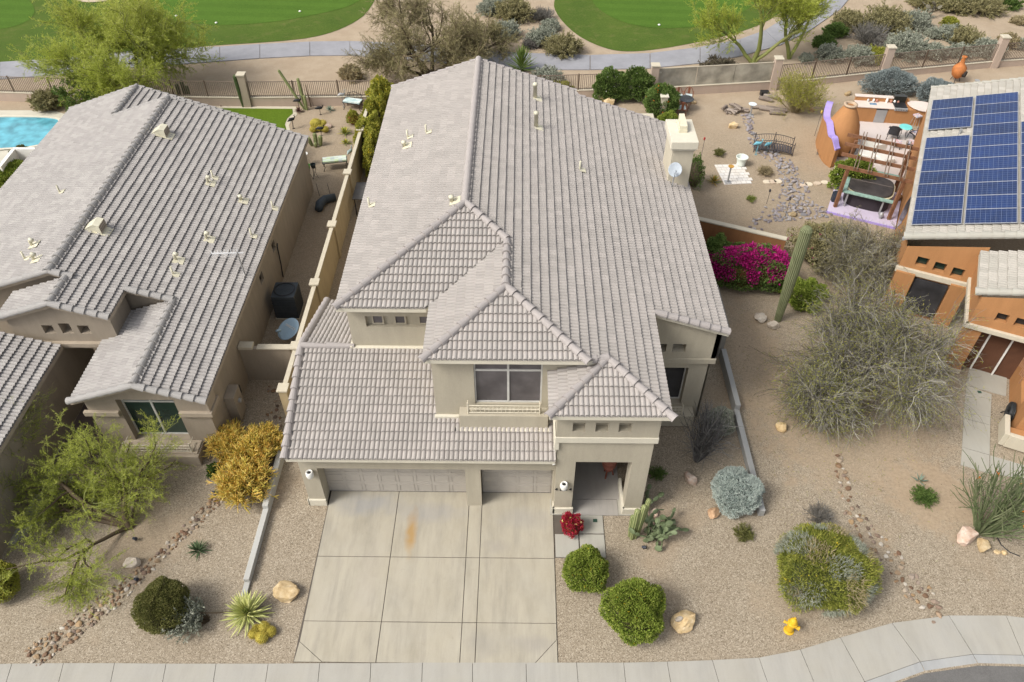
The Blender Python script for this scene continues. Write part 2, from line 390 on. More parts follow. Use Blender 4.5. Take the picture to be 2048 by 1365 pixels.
def caps(mb,A,B,r=.115,L=.40,up=.055):
    mb.mark()
    A=Vector(A);B=Vector(B); d=B-A; n=max(1,round(d.length/L)); d/=n; u=d.normalized()
    side=u.cross(Vector((0,0,1))).normalized(); nn=side.cross(u).normalized()
    for i in range(n):
        a=A+d*i+nn*up; b=A+d*(i+1)+u*.05+nn*(up-.02); jr=1+(random.random()-.5)*.05
        V=[];F=[];m=9
        for c,rr in ((a,r*1.27*jr),(b,r*.84*jr),(a,r*.86*jr)):
            for j in range(m):
                t=PI*(-.10+1.20*j/(m-1)); V.append(tuple(c+side*math.cos(t)*rr+nn*math.sin(t)*rr*.95))
        for j in range(m-1):
            F.append((j,j+1,m+j+1,m+j)); F.append((2*m+j,2*m+j+1,j+1,j))
        mb.add(V,F)
def facade(mb,O,u,w,z0,z1,holes=(),depth=.15):
    O=np.array(O,float);u=np.array(u,float);u/=np.linalg.norm(u);n=np.array([u[1],-u[0]])
    def p(a,z,d=0): q=O+u*a-n*d; return (q[0],q[1],z)
    xs=sorted({0,w}|{h[0] for h in holes}|{h[1] for h in holes}); zs=sorted({z0,z1}|{h[2] for h in holes}|{h[3] for h in holes})
    for i in range(len(xs)-1):
        for j in range(len(zs)-1):
            cx=(xs[i]+xs[i+1])/2;cz=(zs[j]+zs[j+1])/2
            if any(h[0]<cx<h[1] and h[2]<cz<h[3] for h in holes): continue
            mb.quad(p(xs[i],zs[j]),p(xs[i+1],zs[j]),p(xs[i+1],zs[j+1]),p(xs[i],zs[j+1]))
    for h in holes:
        a0,a1,b0,b1=h[:4]; D=h[4] if len(h)>4 else depth
        mb.quad(p(a0,b0),p(a0,b1),p(a0,b1,D),p(a0,b0,D)); mb.quad(p(a1,b0,D),p(a1,b1,D),p(a1,b1),p(a1,b0))
        mb.quad(p(a0,b0),p(a0,b0,D),p(a1,b0,D),p(a1,b0)); mb.quad(p(a0,b1,D),p(a0,b1),p(a1,b1),p(a1,b1,D))
        if len(h)>5 and h[5]: mb.quad(p(a0,b0,D),p(a0,b1,D),p(a1,b1,D),p(a1,b0,D))
def window(parent,O,u,a0,a1,z0,z1,depth,frm,pane,mull=True,name='window',screen=0):
    """glass and frame standing at the back of a recess"""
    O=np.array(O,float);u=np.array(u,float);u/=np.linalg.norm(u);n=np.array([u[1],-u[0]]); t=.05
    def bx(mb,x0,x1,c0,c1,d0,d1):
        V=[]
        for z in (c0,c1):
            for x,d in ((x0,d0),(x1,d0),(x1,d1),(x0,d1)):
                q=O+u*x-n*d; V.append((q[0],q[1],z))
        mb.add(V,[(3,2,1,0),(4,5,6,7),(0,1,5,4),(1,2,6,5),(2,3,7,6),(3,0,4,7)])
    f=MB(); d0,d1=depth-.07,depth-.004
    bx(f,a0+.002,a1-.002,z0+.002,z0+t,d0,d1); bx(f,a0+.002,a1-.002,z1-t,z1-.002,d0,d1)
    bx(f,a0+.002,a0+t,z0+t,z1-t,d0,d1); bx(f,a1-t,a1-.002,z0+t,z1-t,d0,d1)
    if mull: c=(a0+a1)/2; bx(f,c-.035,c+.035,z0+t,z1-t,d0,d1)
    if screen: bx(f,a0+t,a1-t,screen-.035,screen+.035,d0+.001,d1-.001)
    fo=f.build(name,frm,parent,world=True)
    g=MB(); bx(g,a0+t*.5,a1-t*.5,z0+t*.5,z1-t*.5,depth-.035,depth-.02)
    go=g.build('pane',pane,fo); go.location=(0,0,0)
    return fo
M_TILE=tilemat('concrete roof tile',(.345,.318,.295),(.372,.340,.316))
M_TILE2=tilemat('grey concrete roof tile',(.33,.31,.295),(.37,.35,.33))
M_TILE3=tilemat('pale grey concrete roof tile',(.36,.34,.30),(.41,.38,.34))
M_CAP=stucco('roof cap tile',(.345,.315,.30),.12); M_CAP2=stucco('grey roof cap tile',(.33,.315,.30),.12)
M_ST=stucco('sand stucco',(.41,.37,.29)); M_ST2=stucco('taupe stucco',(.31,.262,.205),.22); M_TRIM=stucco('cream trim',(.60,.56,.46),.1)
M_STD=stucco('taupe trim',(.37,.31,.24)); M_BUFF=stucco('buff block wall',(.42,.33,.20),.22)
M_OR=stucco('terracotta stucco',(.40,.20,.085),.2); M_CRM=stucco('pale stucco band',(.52,.47,.37),.12)
M_FR=paint('window frame',(.52,.51,.48),.5); M_GL=glassmat('dark glass',(.035,.035,.038)); M_SCR=glassmat('sun screen glass',(.095,.085,.088),.55); M_GRN=glassmat('green glass',(.02,.04,.032))
M_DOOR=paint('garage door paint',(.40,.368,.325),.55,.05); M_VENT=paint('cream vent paint',(.56,.53,.41),.5,.15); M_FLASH=paint('cream roof flashing',(.60,.56,.42),.7,.15)
M_BLK=paint('black metal',(.02,.02,.022),.45); M_WHT=paint('white paint',(.72,.71,.67),.5,.06); M_GREY=paint('grey metal',(.35,.35,.35),.45,.1,metal=.3); M_DK=paint('dark void',(.035,.028,.024),.9)
def fascia_build(mb,parent,name='fascia',mat=None): return mb.build(name,mat or M_TRIM,parent,world=True)
def vent_pipe(parent,x,y,zf,kind,mat=None,rz=0):
    z=zf(x,y); mb=MB()
    if kind=='pipe': mb.lathe([(.04,-.1),(.04,.42),(.034,.42),(.034,.3)],10,(x,y,z)); h=.0
    elif kind=='tall': mb.lathe([(.085,-.1),(.085,.62),(.11,.63),(.11,.72),(.02,.76)],12,(x,y,z))
    elif kind=='elbow': mb.tube([(x,y,z-.05),(x,y,z+.28),(x+.04,y,z+.36),(x+.16,y-.03,z+.34)],[.06,.06,.075,.075],8)
    elif kind=='short': mb.lathe([(.07,-.05),(.07,.22),(.10,.23),(.10,.30),(.02,.33)],12,(x,y,z))
    o=mb.build('vent_pipe',mat or M_VENT,parent,world=True,smooth=True)
    e=.2 if kind!='pipe' else .13; fl=MB(); dx=.08
    pts=[(x-e*.7+dx,y-e*1.1),(x+e*1.2+dx,y-e*1.1),(x+e*1.1+dx,y+e*1.0),(x-e*.7+dx,y+e*.9)]
    fl.prism(pts,[zf(*q)+.07 for q in pts],[zf(*q)+.092 for q in pts])
    f=fl.build('flashing',M_FLASH,o); f.location=(0,0,0)
    return o
# ================================================================= MAIN HOUSE
H1=thing('house','two storey sand stucco house with pinkish grey tiled roof and porch tower','house',(0,8,0))
def zR(x,y): return 7.75-(x+1.85)/3
def zL(x,y): return 7.75+(x+1.85)/3
pcsR=[[(-1.85,7.05),(-.4,5.6),(-.4,18.15),(-1.85,18.15)],[(-.4,3.2),(2.05,.75),(2.05,18.15),(-.4,18.15)],[(2.05,.75),(2.7,1.1),(2.7,17.75),(2.55,18.15),(2.05,18.15)],[(2.7,1.1),(4.5,-.7),(4.5,17.75),(2.7,17.75)],[(4.5,3.8),(7.15,3.8),(7.15,17.75),(4.5,17.75)]]
tiles('roof',pcsR,zR(7.15,0),(7.15,0),(1,0),M_TILE,H1)
tiles('roof',[[(-1.85,7.05),(-1.85,18.15),(-5.85,18.15),(-5.85,3.05)]],zL(-5.85,0),(-5.85,0),(-1,0),M_TILE,H1)
tiles('roof',[[(-1.85,7.05),(-5.85,3.05),(-2.96,3.05),(-.4,5.6)]],7.75-4/3,(-5.85,3.05),(0,-1),M_TILE,H1)
tiles('roof',[[(-.4,5.6),(-.4,3.2),(-2.85,.75),(-2.85,3.16)]],7.267-2.45/3,(-2.85,0),(-1,0),M_TILE,H1)
tiles('roof',[[(-.4,3.2),(-2.85,.75),(2.05,.75)]],7.267-2.45/3,(-2.85,.75),(0,-1),M_TILE,H1)
tiles('roof',[[(-7.4,-.36),(1.22,-.36),(1.22,.6),(1.22,1.12),(-2.6,3.45),(-7.4,3.45)],[(1.22,1.12),(-2.6,3.45),(-2.6,3.5),(1.22,3.5)]],3.03,(-7.4,-.36),(0,-1),M_TILE,H1,p=.338)
tiles('roof',[[(-7.4,3.45),(-5.62,3.45),(-5.62,7.2),(-7.4,7.2)]],4.318-3.75*.338,(-5.6,7.2),(0,1),M_TILE,H1,p=.338)
tiles('roof',[[(2.7,1.1),(.9,-.7),(4.5,-.7)]],6.233-.6,(.9,-.7),(0,-1),M_TILE,H1)
tiles('roof',[[(2.7,1.1),(.9,-.7),(.9,1.08)]],6.233-.6,(.9,-.7),(-1,0),M_TILE,H1)
fa=MB()
for pc in pcsR: deck(fa,pc,zR(7.15,0),(7.15,0),(1,0))
deck(fa,[(-1.85,7.05),(-1.85,18.15),(-5.83,18.15),(-5.83,3.07)],zL(-5.83,0),(-5.83,0),(-1,0))
deck(fa,[(-1.85,7.05),(-5.83,3.07),(-2.94,3.07),(-.4,5.6)],7.75-3.98/3,(-5.83,3.07),(0,-1))
deck(fa,[(-.4,5.6),(-.4,3.2),(-2.83,.77),(-2.83,3.16)],7.267-2.43/3,(-2.83,0),(-1,0))
deck(fa,[(-.4,3.2),(-2.83,.77),(2.03,.77)],7.267-2.43/3,(-2.83,.77),(0,-1))
deck(fa,[(-7.38,-.33),(1.2,-.33),(1.2,3.45),(-7.38,3.45)],3.04,(-7.38,-.33),(0,-1),p=.338)
deck(fa,[(-7.38,3.45),(-5.62,3.45),(-5.62,7.18),(-7.38,7.18)],4.318-3.73*.338,(-5.6,7.18),(0,1),p=.338)
deck(fa,[(2.7,1.1),(.92,-.68),(4.48,-.68)],6.233-1.78/3,(.92,-.68),(0,-1)); deck(fa,[(2.7,1.1),(.92,-.68),(.92,1.08)],6.233-1.78/3,(.92,-.68),(-1,0))
fascia_build(fa,H1)
cp=MB()
z0=7.75
caps(cp,(-1.85,18.15,z0),(-1.85,7.05,z0)); caps(cp,(-5.85,3.05,6.42),(-1.85,7.05,z0)); caps(cp,(-.4,5.6,7.267),(-1.85,7.05,z0))
caps(cp,(-.4,3.2,7.267),(-.4,5.6,7.267)); caps(cp,(-2.87,.73,6.44),(-.4,3.2,7.267)); caps(cp,(2.1,.7,6.44),(-.4,3.2,7.267))
caps(cp,(.88,-.72,5.63),(2.7,1.1,6.233)); caps(cp,(4.55,-.75,5.61),(2.7,1.1,6.233)); caps(cp,(2.7,1.1,6.23),(1.95,.9,6.30),L=.42)
caps(cp,(-7.4,-.36,3.03),(-7.4,3.45,4.318)); caps(cp,(-7.4,7.2,3.05),(-7.4,3.45,4.318)); caps(cp,(-7.4,3.45,4.32),(-5.62,3.45,4.32),L=1.0,r=.10)
caps(cp,(7.12,3.82,zR(7.12,0)),(4.5,3.82,zR(4.5,0)))
for a,b in (((-5.85,18.15,6.42),(-1.85,18.15,z0)),((2.55,18.15,zR(2.55,0)),(-1.85,18.15,z0)),((7.15,17.75,zR(7.15,0)),(2.55,17.75,zR(2.55,0)))): caps(cp,a,b,r=.07,up=.05)
cp.each('ridge_cap',M_CAP,H1,world=True)
# walls
g=MB()
facade(g,(-7.17,0),(1,0),8.43,0,2.95,[(.57,5.45,0,2.10,.55),(5.96,8.37,0,2.10,.55)])
# the pier between the two doors stands back from the opening
facade(g,(-7.17,7.0),(0,-1),7.0,0,2.98)                   # left side wall
g.quad((-7.17,7.0,2.98),(-7.17,0,2.98),(-7.17,3.45,4.2))
facade(g,(-5.62,7.0),(-1,0),1.55,0,2.98)
g.box(-6.6,1.2,.56,.62,2.1,2.9)
H1g=g.build('wall',M_ST,H1,world=True)
g=MB(); facade(g,(-5.62,3.49),(1,0),3.9,3.9,6.38,[(.57,2.9,5.22,5.70,.16,1)]); facade(g,(-5.62,17.7),(0,-1),14.21,0,6.40)
facade(g,(-2.64,1.09),(1,0),4.6,3.2,6.42,[(1.28,3.40,4.14,6.05,.14)]); facade(g,(-2.64,3.5),(0,-1),2.41,3.2,6.45); facade(g,(1.96,1.09),(0,1),3,3.2,5.95)
facade(g,(6.9,17.6),(-1,0),12.52,0,4.70); facade(g,(6.9,4.12),(0,1),13.48,0,4.74)
for a,b,za,zb in ((-5.62,-1.85,6.38,7.65),(-1.85,6.9,7.65,4.7)): g.quad((b,17.6,4.7 if b>0 else 0),(a,17.6,0 if a<-2 else 4.7),(a,17.6,za),(b,17.6,zb))
g.build('wall',M_ST,H1,world=True)
# recessed panel with three square lights on the upper left wall
for a in (.64,1.42,2.24):
    pass
for i,(a0,a1) in enumerate(((.76,1.16),(1.50,1.90),(2.30,2.72))):
    window(H1,(-5.62,3.49),(1,0),a0,a1,5.26,5.68,.155,M_STD if 0 else M_ST,M_SCR,mull=False)
window(H1,(-2.64,1.09),(1,0),1.28,3.40,4.14,6.05,.14,M_FR,M_SCR,screen=5.62)
t=TB(); t.box(-5.66,-3.0,3.36,3.49,4.22,4.36); t.box(-5.70,-5.62,3.36,4.2,4.22,4.42); t.box(-2.68,-1.9,.98,1.09,3.44,3.62)
t.build('trim',M_TRIM,H1,world=True,bevel=.01)
# sill box below the big window, with its little railing
t=MB(); t.box(-1.86,.98,.70,1.088,3.40,4.0); sb=t.build('window_sill',M_ST,H1,world=True,bevel=.015)
t=MB(); t.box(-2.0,1.1,.56,.70,3.30,3.42); t.box(-2.0,-1.86,.56,1.0,3.32,3.42); f_=t.build('sill_flashing',M_TRIM,sb); f_.location=(0,0,0)
def railing(parent,O,u,w,z,h,mat,step=.13,ret=.22):
    u=np.array(u,float); n=np.array([u[1],-u[0]]); O=np.array(O,float); mb=MB()
    def p(a,d,zz): q=O+u*a+n*d; return (q[0],q[1],zz)
    for zz in (z+.03,z+h*.55,z+h): mb.tube([p(0,0,zz),p(w,0,zz)],.018,4); 
    for a in (0,w):
        mb.tube([p(a,0,z-.02),p(a,0,z+h+.12)],.026,6)
        mb.tube([p(a,0,z+h),p(a,-ret,z+h)],.018,4); mb.tube([p(a,0,z+.03),p(a,-ret,z+.03)],.018,4)
    k=int(w/step)
    for i in range(1,k): 
        a=w*i/k; mb.tube([p(a,0,z+.03),p(a,0,z+h*.55)],.009,4,cap=False)
        mb.lathe([(.03,0),(.034,.012),(.03,.024)],6,p(a,0,z+h*.76-.01),cap=False)
    return mb.build('railing',mat,parent,world=True)
M_RAIL=paint('cream railing',(.58,.53,.42),.55,.05)
railing(H1,(-1.58,.80),(1,0),2.28,4.02,.36,M_RAIL)
# right hand wing wall with a band, two openings and a tall window
g=MB()
facade(g,(4.2,4.12),(1,0),2.62,0,3.05,[(.55,1.95,.75,2.72,.35)])
facade(g,(4.2,4.02),(1,0),2.78,3.3,4.72,[(.55,.98,3.62,4.0,.3,1),(1.2,1.66,3.62,4.0,.3,1)])
g.quad((4.2,4.02,4.72),(6.98,4.02,4.72),(4.2,4.02,5.60))
g.box(6.82,6.98,4.02,4.4,3.3,4.6)
g.build('wall',M_ST,H1,world=True)
t=MB(); t.box(4.2,7.02,3.99,4.3,3.04,3.30); t.build('trim',M_ST,H1,world=True,bevel=.02)
window(H1,(4.2,4.12),(1,0),.55,1.95,.75,2.72,.34,M_FR,M_GL,mull=False)
t=MB(); t.box(4.6,6.62,3.62,4.118,.02,.62); t.build('window_sill',M_ST,H1,world=True,bevel=.02); railing(H1,(4.8,3.72),(1,0),1.35,.66,.36,M_RAIL)
for a in (.55,1.2): 
    t=MB(); t.box(4.2+a+.03,4.2+a+.40,4.27,4.29,3.7,3.98); t.build('pane',M_GL,H1,world=True)
# porch tower
TW=MB(); Y0=-.25
facade(TW,(1.26,Y0),(1,0),2.98,0,4.0,[(.61,2.40,0,2.90,.55)])
facade(TW,(1.26,2.9),(0,-1),3.15,0,4.0); facade(TW,(4.24,Y0),(0,1),4.37,0,4.0)
TW.box(1.87,1.89,.3,2.6,0,2.9) if 0 else None
facade(TW,(1.19,Y0-.07),(1,0),3.12,4.22,5.62,[(.48,.86,4.50,4.93,.28,1),(1.17,1.56,4.50,4.93,.28,1),(1.87,2.26,4.50,4.93,.28,1)])
facade(TW,(1.19,1.08),(0,-1),1.40,3.3,5.62); facade(TW,(4.31,Y0-.07),(0,1),4.4,4.22,5.62)
TW.box(1.27,4.23,.32,2.9,2.92,3.0)       # porch ceiling
facade(TW,(1.9,2.9),(1,0),2.3,0,2.95)
TW.build('wall',M_ST,H1,world=True)
t=TB(); t.box(1.16,4.34,-.35,.30,3.98,4.24); t.box(1.14,1.30,-.33,1.08,3.6,4.24)
t.box(1.22,1.92,-.31,-.20,.0,.34); t.box(1.22,1.30,-.31,.55,.0,.34) ; t.box(3.60,4.28,-.31,-.20,0,.34); t.box(3.58,3.68,-.3,1.0,0,.34); t.box(4.2,4.29,-.31,.5,0,.34)
t.box(-7.21,-6.58,-.06,.04,0,.34); t.box(-7.22,-7.15,-.06,.5,0,.34)
t.build('trim',M_TRIM,H1,world=True,bevel=.015)
t=MB(); t.box(-1.70,-1.21,.30,.58,0,2.1); t.build('wall',M_ST,H1,world=True)
# hung gutter end and white downpipe between garage and tower
t=MB(); t.tube([(1.12,-.28,2.86),(1.2,-.26,2.86)],.07,8); t.tube([(1.21,-.02,2.8),(1.21,-.02,3.9)],.05,6); t.build('downpipe',M_WHT,H1,world=True)
# garage doors, panelled
def gdoor(x0,x1,y,z1,cols):
    mb=MB(); rows=4; hz=z1/rows
    mb.box(x0,x1,y,y+.05,0.03,z1)
    for r_ in range(rows):
        for c in range(cols):
            a=x0+(x1-x0)*(c+.08)/cols; b=x0+(x1-x0)*(c+.92)/cols; c0=r_*hz+.09; c1=(r_+1)*hz-.07
            t_=.018
            for (p,q,s,e) in ((a,b,c0,c0+t_),(a,b,c1-t_,c1),(a,a+t_,c0+t_,c1-t_),(b-t_,b,c0+t_,c1-t_)): mb.box(p,q,y-.014,y+.001,s,e)
    for r_ in range(1,rows): mb.box(x0,x1,y-.006,y+.001,r_*hz-.008,r_*hz+.008)
    o=mb.build('garage_door',M_DOOR,H1,world=True)
    s=MB(); s.box(x0,x1,y-.01,y+.03,0.006,.035); q=s.build('door_seal',M_BLK,o); q.location=(0,0,0)
gdoor(-6.6,-1.71,.56,2.12,8); gdoor(-1.2,1.21,.56,2.12,4)
# wall lamps
def wlamp(x,y,z):
    mb=MB(); mb.lathe([(.05,-.16),(.10,-.14),(.125,-.05),(.135,.05),(.12,.13),(.10,.16),(.085,.16),(.08,.10)],14,(x,y-.13,z))
    mb.box(x-.05,x+.05,y-.05,y+.002,z-.08,z+.08); o=mb.build('wall_lamp',M_WHT,H1,world=True,smooth=True)
    q=MB(); q.lathe([(.05,.09),(.05,.135),(.01,.14)],8,(x,y-.13,z)); r_=q.build('lamp_socket',M_BLK,o); r_.location=(0,0,0)
wlamp(-6.83,0,1.92); wlamp(1.54,-.25,1.75)
def text_mesh(name,s,size,mat,parent,M,ext=.01):
    c=bpy.data.curves.new('t','FONT'); c.body=s; c.size=size; c.extrude=ext; c.align_x='CENTER'; c.align_y='CENTER'
    o=bpy.data.objects.new('t',c); sc.collection.objects.link(o); dg=bpy.context.evaluated_depsgraph_get(); dg.update()
    me=bpy.data.meshes.new_from_object(o.evaluated_get(dg)); bpy.data.objects.remove(o); me.transform(M); me.materials.clear(); me.materials.append(mat)
    return link(name,me,parent,world=True)
text_mesh('house_number','4 8 6 4',.2,M_BLK,H1,Matrix.Translation((1.54,-.262,1.40))@Matrix.Rotation(PI/2,4,'X'))
# chimney
CX0,CX1,CY0,CY1=6.04,7.12,12.36,14.22
c=MB(); c.box(CX0+.12,CX1-.10,CY0+.16,CY1-.14,0,6.80); ch=c.build('chimney',M_CRM,H1,world=True)
q=MB(); q.box(CX0,CX1,CY0,CY1,6.72,7.05); q.box(CX0+.06,CX1-.05,CY0+.07,CY1-.07,6.62,6.722); q.build('chimney_cap',M_TRIM,ch,bevel=.015).location=(0,0,0)
q=MB(); q.prism([(6.42,13.1),(6.76,13.1),(6.76,13.9),(6.42,13.9)],7.05,7.17); q.prism([(6.44,13.12),(6.74,13.12),(6.69,13.85),(6.48,13.85)],7.17,[7.33,7.33,7.5,7.5]); q.build('flue_cover',M_FLASH,ch).location=(0,0,0)
# roof vents
for px,py,k in ((1070,192,'tall'),(1072,250,'tall'),(852,262,'pipe'),(815,272,'pipe'),(808,290,'short'),(738,408,'pipe'),(903,400,'short'),(1160,335,'pipe')):
    fn=zR if px>950 else zL
    p=G(px,py,7.0)
    for _ in range(6): p=G(px,py,fn(p.x,p.y)+.15)
    vent_pipe(H1,p.x,p.y,fn,k)
# patio parapet behind the house
t=MB(); t.box(5.4,7.2,23.2,23.45,0,2.4); t.box(6.95,7.2,17.6,23.2,0,2.4); t.box(5.2,6.95,17.6,23.2,1.9,1.95); t.build('patio_parapet',M_CRM,H1,world=True)
def dish(name,label,loc,aim,r,mat,parent=None,txt=None,arm=True,sy=1.1):
    """offset satellite dish: bowl, arm with feed horn, mast"""
    aim=Vector(aim).normalized(); q=aim.to_track_quat('Z','Y').to_matrix()
    o=thing(name,label,'satellite dish',loc)
    S=Matrix.Diagonal((r,r*sy,r)); prof=[(0.02,-.16),(.35,-.14),(.65,-.09),(.88,-.03),(1,.02),(1.02,.0),(.88,-.06),(.6,-.13),(.02,-.2)]
    mb=MB(); mb.lathe(prof,28,(0,0,0),M=q@S); mb.build('bowl',mat,o,smooth=True)
    a=q@Vector((0,-r*sy*.95,0)); f=q@Vector((0,-r*.75,r*1.0))
    mb=MB(); mb.tube([a,f],.018,6); mb.build('arm',mat,o)
    mb=MB(); mb.tube([f+q@Vector((0,-.03,.06)),f+q@Vector((0,.10,-.10))],[.05,.07],10); mb.build('feed_horn',mat,o)
    mb=MB(); b=q@Vector((0,0,-r*.18)); mb.tube([b,b+Vector((0,0,-.2))-aim*.12,b+Vector((0,0,-.75))-aim*.12],.03,8); mb.build('mast',M_GREY,o)
    if txt:
        c=bpy.data.curves.new('t','FONT'); c.body=txt; c.size=r*.3; c.extrude=.004; c.align_x='CENTER'; c.align_y='CENTER'; t_=bpy.data.objects.new('t',c); sc.collection.objects.link(t_)
        dg=bpy.context.evaluated_depsgraph_get(); dg.update(); me=bpy.data.meshes.new_from_object(t_.evaluated_get(dg)); bpy.data.objects.remove(t_)
        me.transform(q.to_4x4()@Matrix.Translation((r*.02,r*.25,-r*.07))@Matrix.Rotation(-.0,4,'Z')); me.materials.clear(); me.materials.append(M_WHT); link('lettering',me,o)
    return o
M_DISH=paint('pale blue grey dish',(.38,.42,.46),.5,.05); M_DISH2=paint('sky blue dish',(.30,.42,.52),.45,.06)
p=G(1352,325,4.9); dish('satellite_dish','grey satellite dish fixed to the chimney of the middle house',(6.30,12.12,5.95),(-.15,-.8,.75),.27,M_DISH)
# ================================================================= SETTING
def flat(name,poly,z,mat,kind='structure',sub=0):
    mb=MB(); mb.add([(x,y,z) for x,y in poly],[tuple(range(len(poly)))]); o=mb.build(name,mat)
    if kind: o['kind']=kind
    return o
flat('ground',[(-400,-200),(400,-200),(400,600),(-400,600)],0,gravel())
def smooth_poly(pts,it=3):
    P=[np.array(p[:2],float) for p in pts]
    for _ in range(it):
        Q=[]
        for i in range(len(P)):
            a,b=P[i],P[(i+1)%len(P)]; Q+= [a*.75+b*.25,a*.25+b*.75]
        P=Q
    return [tuple(p) for p in P]
M_ROUGH=lawn('rough grass',(.045,.085,.014),(.085,.125,.022),(.15,.14,.05)); M_GREEN=lawn('mown green grass',(.055,.112,.014),(.075,.14,.02),bands=.22); M_TURF=lawn('artificial turf',(.075,.13,.01),(.10,.155,.015))
def gg(l): return [G2(*q) for q in l]
far=60
o=flat('grass',smooth_poly(gg([(-160,150),(0,128),(150,117),(300,102),(420,92),(560,84),(640,74),(700,52),(742,22)])+[(-11,52),(-14,62),(-60,75),(-60,40)],2),.02,M_ROUGH)
flat('grass',smooth_poly(gg([(225,-30),(290,28),(400,52),(520,50),(640,30),(720,8),(760,-40)])+[(-12,60),(-30,62)],3),.035,M_GREEN)
flat('grass',smooth_poly(gg([(-200,70),(0,62),(60,45),(75,15),(30,-20)])+[(-60,52),(-60,40)],3),.035,M_GREEN)
flat('grass',smooth_poly(gg([(1105,0),(1112,30),(1150,70),(1200,95),(1250,106),(1330,98),(1420,80),(1500,60),(1560,30),(1600,-20)])+[(22,60),(5,60)],3),.02,M_ROUGH)
flat('grass',smooth_poly(gg([(1175,-10),(1200,25),(1260,52),(1340,60),(1430,50),(1500,20),(1530,-20)])+[(18,56),(8,56)],3),.035,M_GREEN)
flat('dirt',smooth_poly(gg([(130,-5),(170,8),(230,2),(260,-20)])+[(-30,50),(-36,50)],2),.05,paint('bare dirt',(.45,.37,.27),.9,.15,2,grain=.2),)
# cart path in slabs
CP=paint('cart path concrete',(.27,.27,.29),.85,.14,.8,grain=.12)
top=[(-200,128),(0,126),(130,118),(260,104),(345,98),(440,95),(520,90),(620,85),(700,84),(760,86),(850,92),(960,104),(1060,108),(1180,112),(1300,108),(1400,96),(1480,80),(1530,62),(1565,40),(1600,8),(1640,-40)]
bot=[(-200,165),(0,160),(130,150),(260,137),(345,131),(440,124),(520,118),(620,113),(700,112),(760,116),(850,124),(960,136),(1060,141),(1180,141),(1300,138),(1400,128),(1480,114),(1560,92),(1620,62),(1680,20),(1730,-40)]
mb=MB()
for i in range(len(top)-1):
    a,b=G(*top[i]),G(*top[i+1]); c,d=G(*bot[i+1]),G(*bot[i])
    n_=max(1,round((b-a).length/2.9))
    for k in range(n_):
        t0=k/n_+(.006 if 1 else 0); t1=(k+1)/n_-.006
        q=[a.lerp(b,t0),a.lerp(b,t1),d.lerp(c,t1),d.lerp(c,t0)]
        mb.prism([(v.x,v.y) for v in q][::-1],0.0,.06)
o=mb.build('path',CP); o['kind']='structure'
# driveway
M_DRV=concrete('driveway concrete',(.37,.337,.27),.22,[(-3.55,-1.05,.24,1.15,(.35,.21,.07),.8),(-5.2,.05,1.6,.6,(.24,.25,.27),.5),(-3.0,-.3,1.6,.5,(.27,.27,.28),.4),(.2,-.5,1.3,.5,(.27,.26,.25),.35),(-1.0,-4.9,.7,.6,(.25,.235,.21),.4),(.6,-4.9,.9,.35,(.26,.24,.22),.4),(-4.8,-2.9,.5,1.6,(.40,.36,.31),.3),(-.6,-1.6,.6,.3,(.26,.24,.22),.35)])
def slabs(name,rects,z0,z1,mat,gap=.012,kind='structure'):
    mb=MB()
    for r_ in rects:
        if len(r_)==4 and not hasattr(r_[0],'__len__'):
            x0,x1,y0,y1=r_; mb.prism([(x0+gap,y0+gap),(x1-gap,y0+gap),(x1-gap,y1-gap),(x0+gap,y1-gap)],z0,z1)
        else:
            P=[np.array(p,float) for p in r_]; c=sum(P)/len(P); P=[p+(c-p)/np.linalg.norm(c-p)*gap*1.3 for p in P]
            ar=sum(P[i][0]*P[(i+1)%len(P)][1]-P[(i+1)%len(P)][0]*P[i][1] for i in range(len(P)))
            if ar<0: P=P[::-1]
            mb.prism([tuple(p) for p in P],z0,z1)
    o=mb.build(name,mat); 
    if kind: o['kind']=kind
    return o
xs=[-6.55,-4.15,-1.66,-1.21,1.25]; yj=[.56,-2.02,-4.25,-5.52]
rects=[(xs[i],xs[i+1],yj[j+1],yj[j]) for i in range(4) for j in range(3)]
rects=[r_ for r_ in rects if not (r_[3]<-4 and (r_[0]==-6.55 or r_[1]==1.25))]
rects+= [[(-6.55,-4.9),(-6.55,-4.25),(-4.15,-4.25),(-4.15,-5.52),(-5.75,-5.52)],[(-6.55,-4.9),(-5.75,-5.52),(-6.6,-5.52)],[(-1.21,-4.25),(1.25,-4.25),(1.25,-4.75),(.55,-5.52),(-1.21,-5.52)],[(1.25,-4.75),(1.25,-5.52),(.55,-5.52)]]
slabs('driveway',rects,-.02,.03,M_DRV)
flat('driveway_joint',[(-6.56,.6),(1.26,.6),(1.26,-5.53),(-6.61,-5.53)],.012,paint('joint soil',(.10,.085,.07),.95))
flat('driveway',gg([(-260,1105),(30,1090),(120,1010),(150,950),(150,885),(-260,880)]),.02,concrete('old driveway concrete',(.33,.31,.27),.12))
M_WALK=concrete('walk concrete',(.365,.35,.305),.10)
slabs('path',[(1.9,3.5,-.36,.3),(1.9,3.62,.3,2.9)],-.02,.035,concrete('porch concrete',(.33,.31,.285),.15))
slabs('path',[(2.1,2.95,-1.08,-.35),(2.1,2.95,-1.98,-1.1),(1.28,2.08,-1.98,-1.1)],-.02,.04,M_WALK) 
mb=MB(); mb.box(1.15,1.9,-.34,.3,-.02,.05); mb.box(3.5,4.32,-.34,.3,-.02,.05); o=mb.build('path',M_WALK); o['kind']='structure'
flat('path_joint',[(1.27,-1.99),(2.96,-1.99),(2.96,-.34),(1.27,-.34)],.006,paint('joint soil',(.1,.085,.07)))
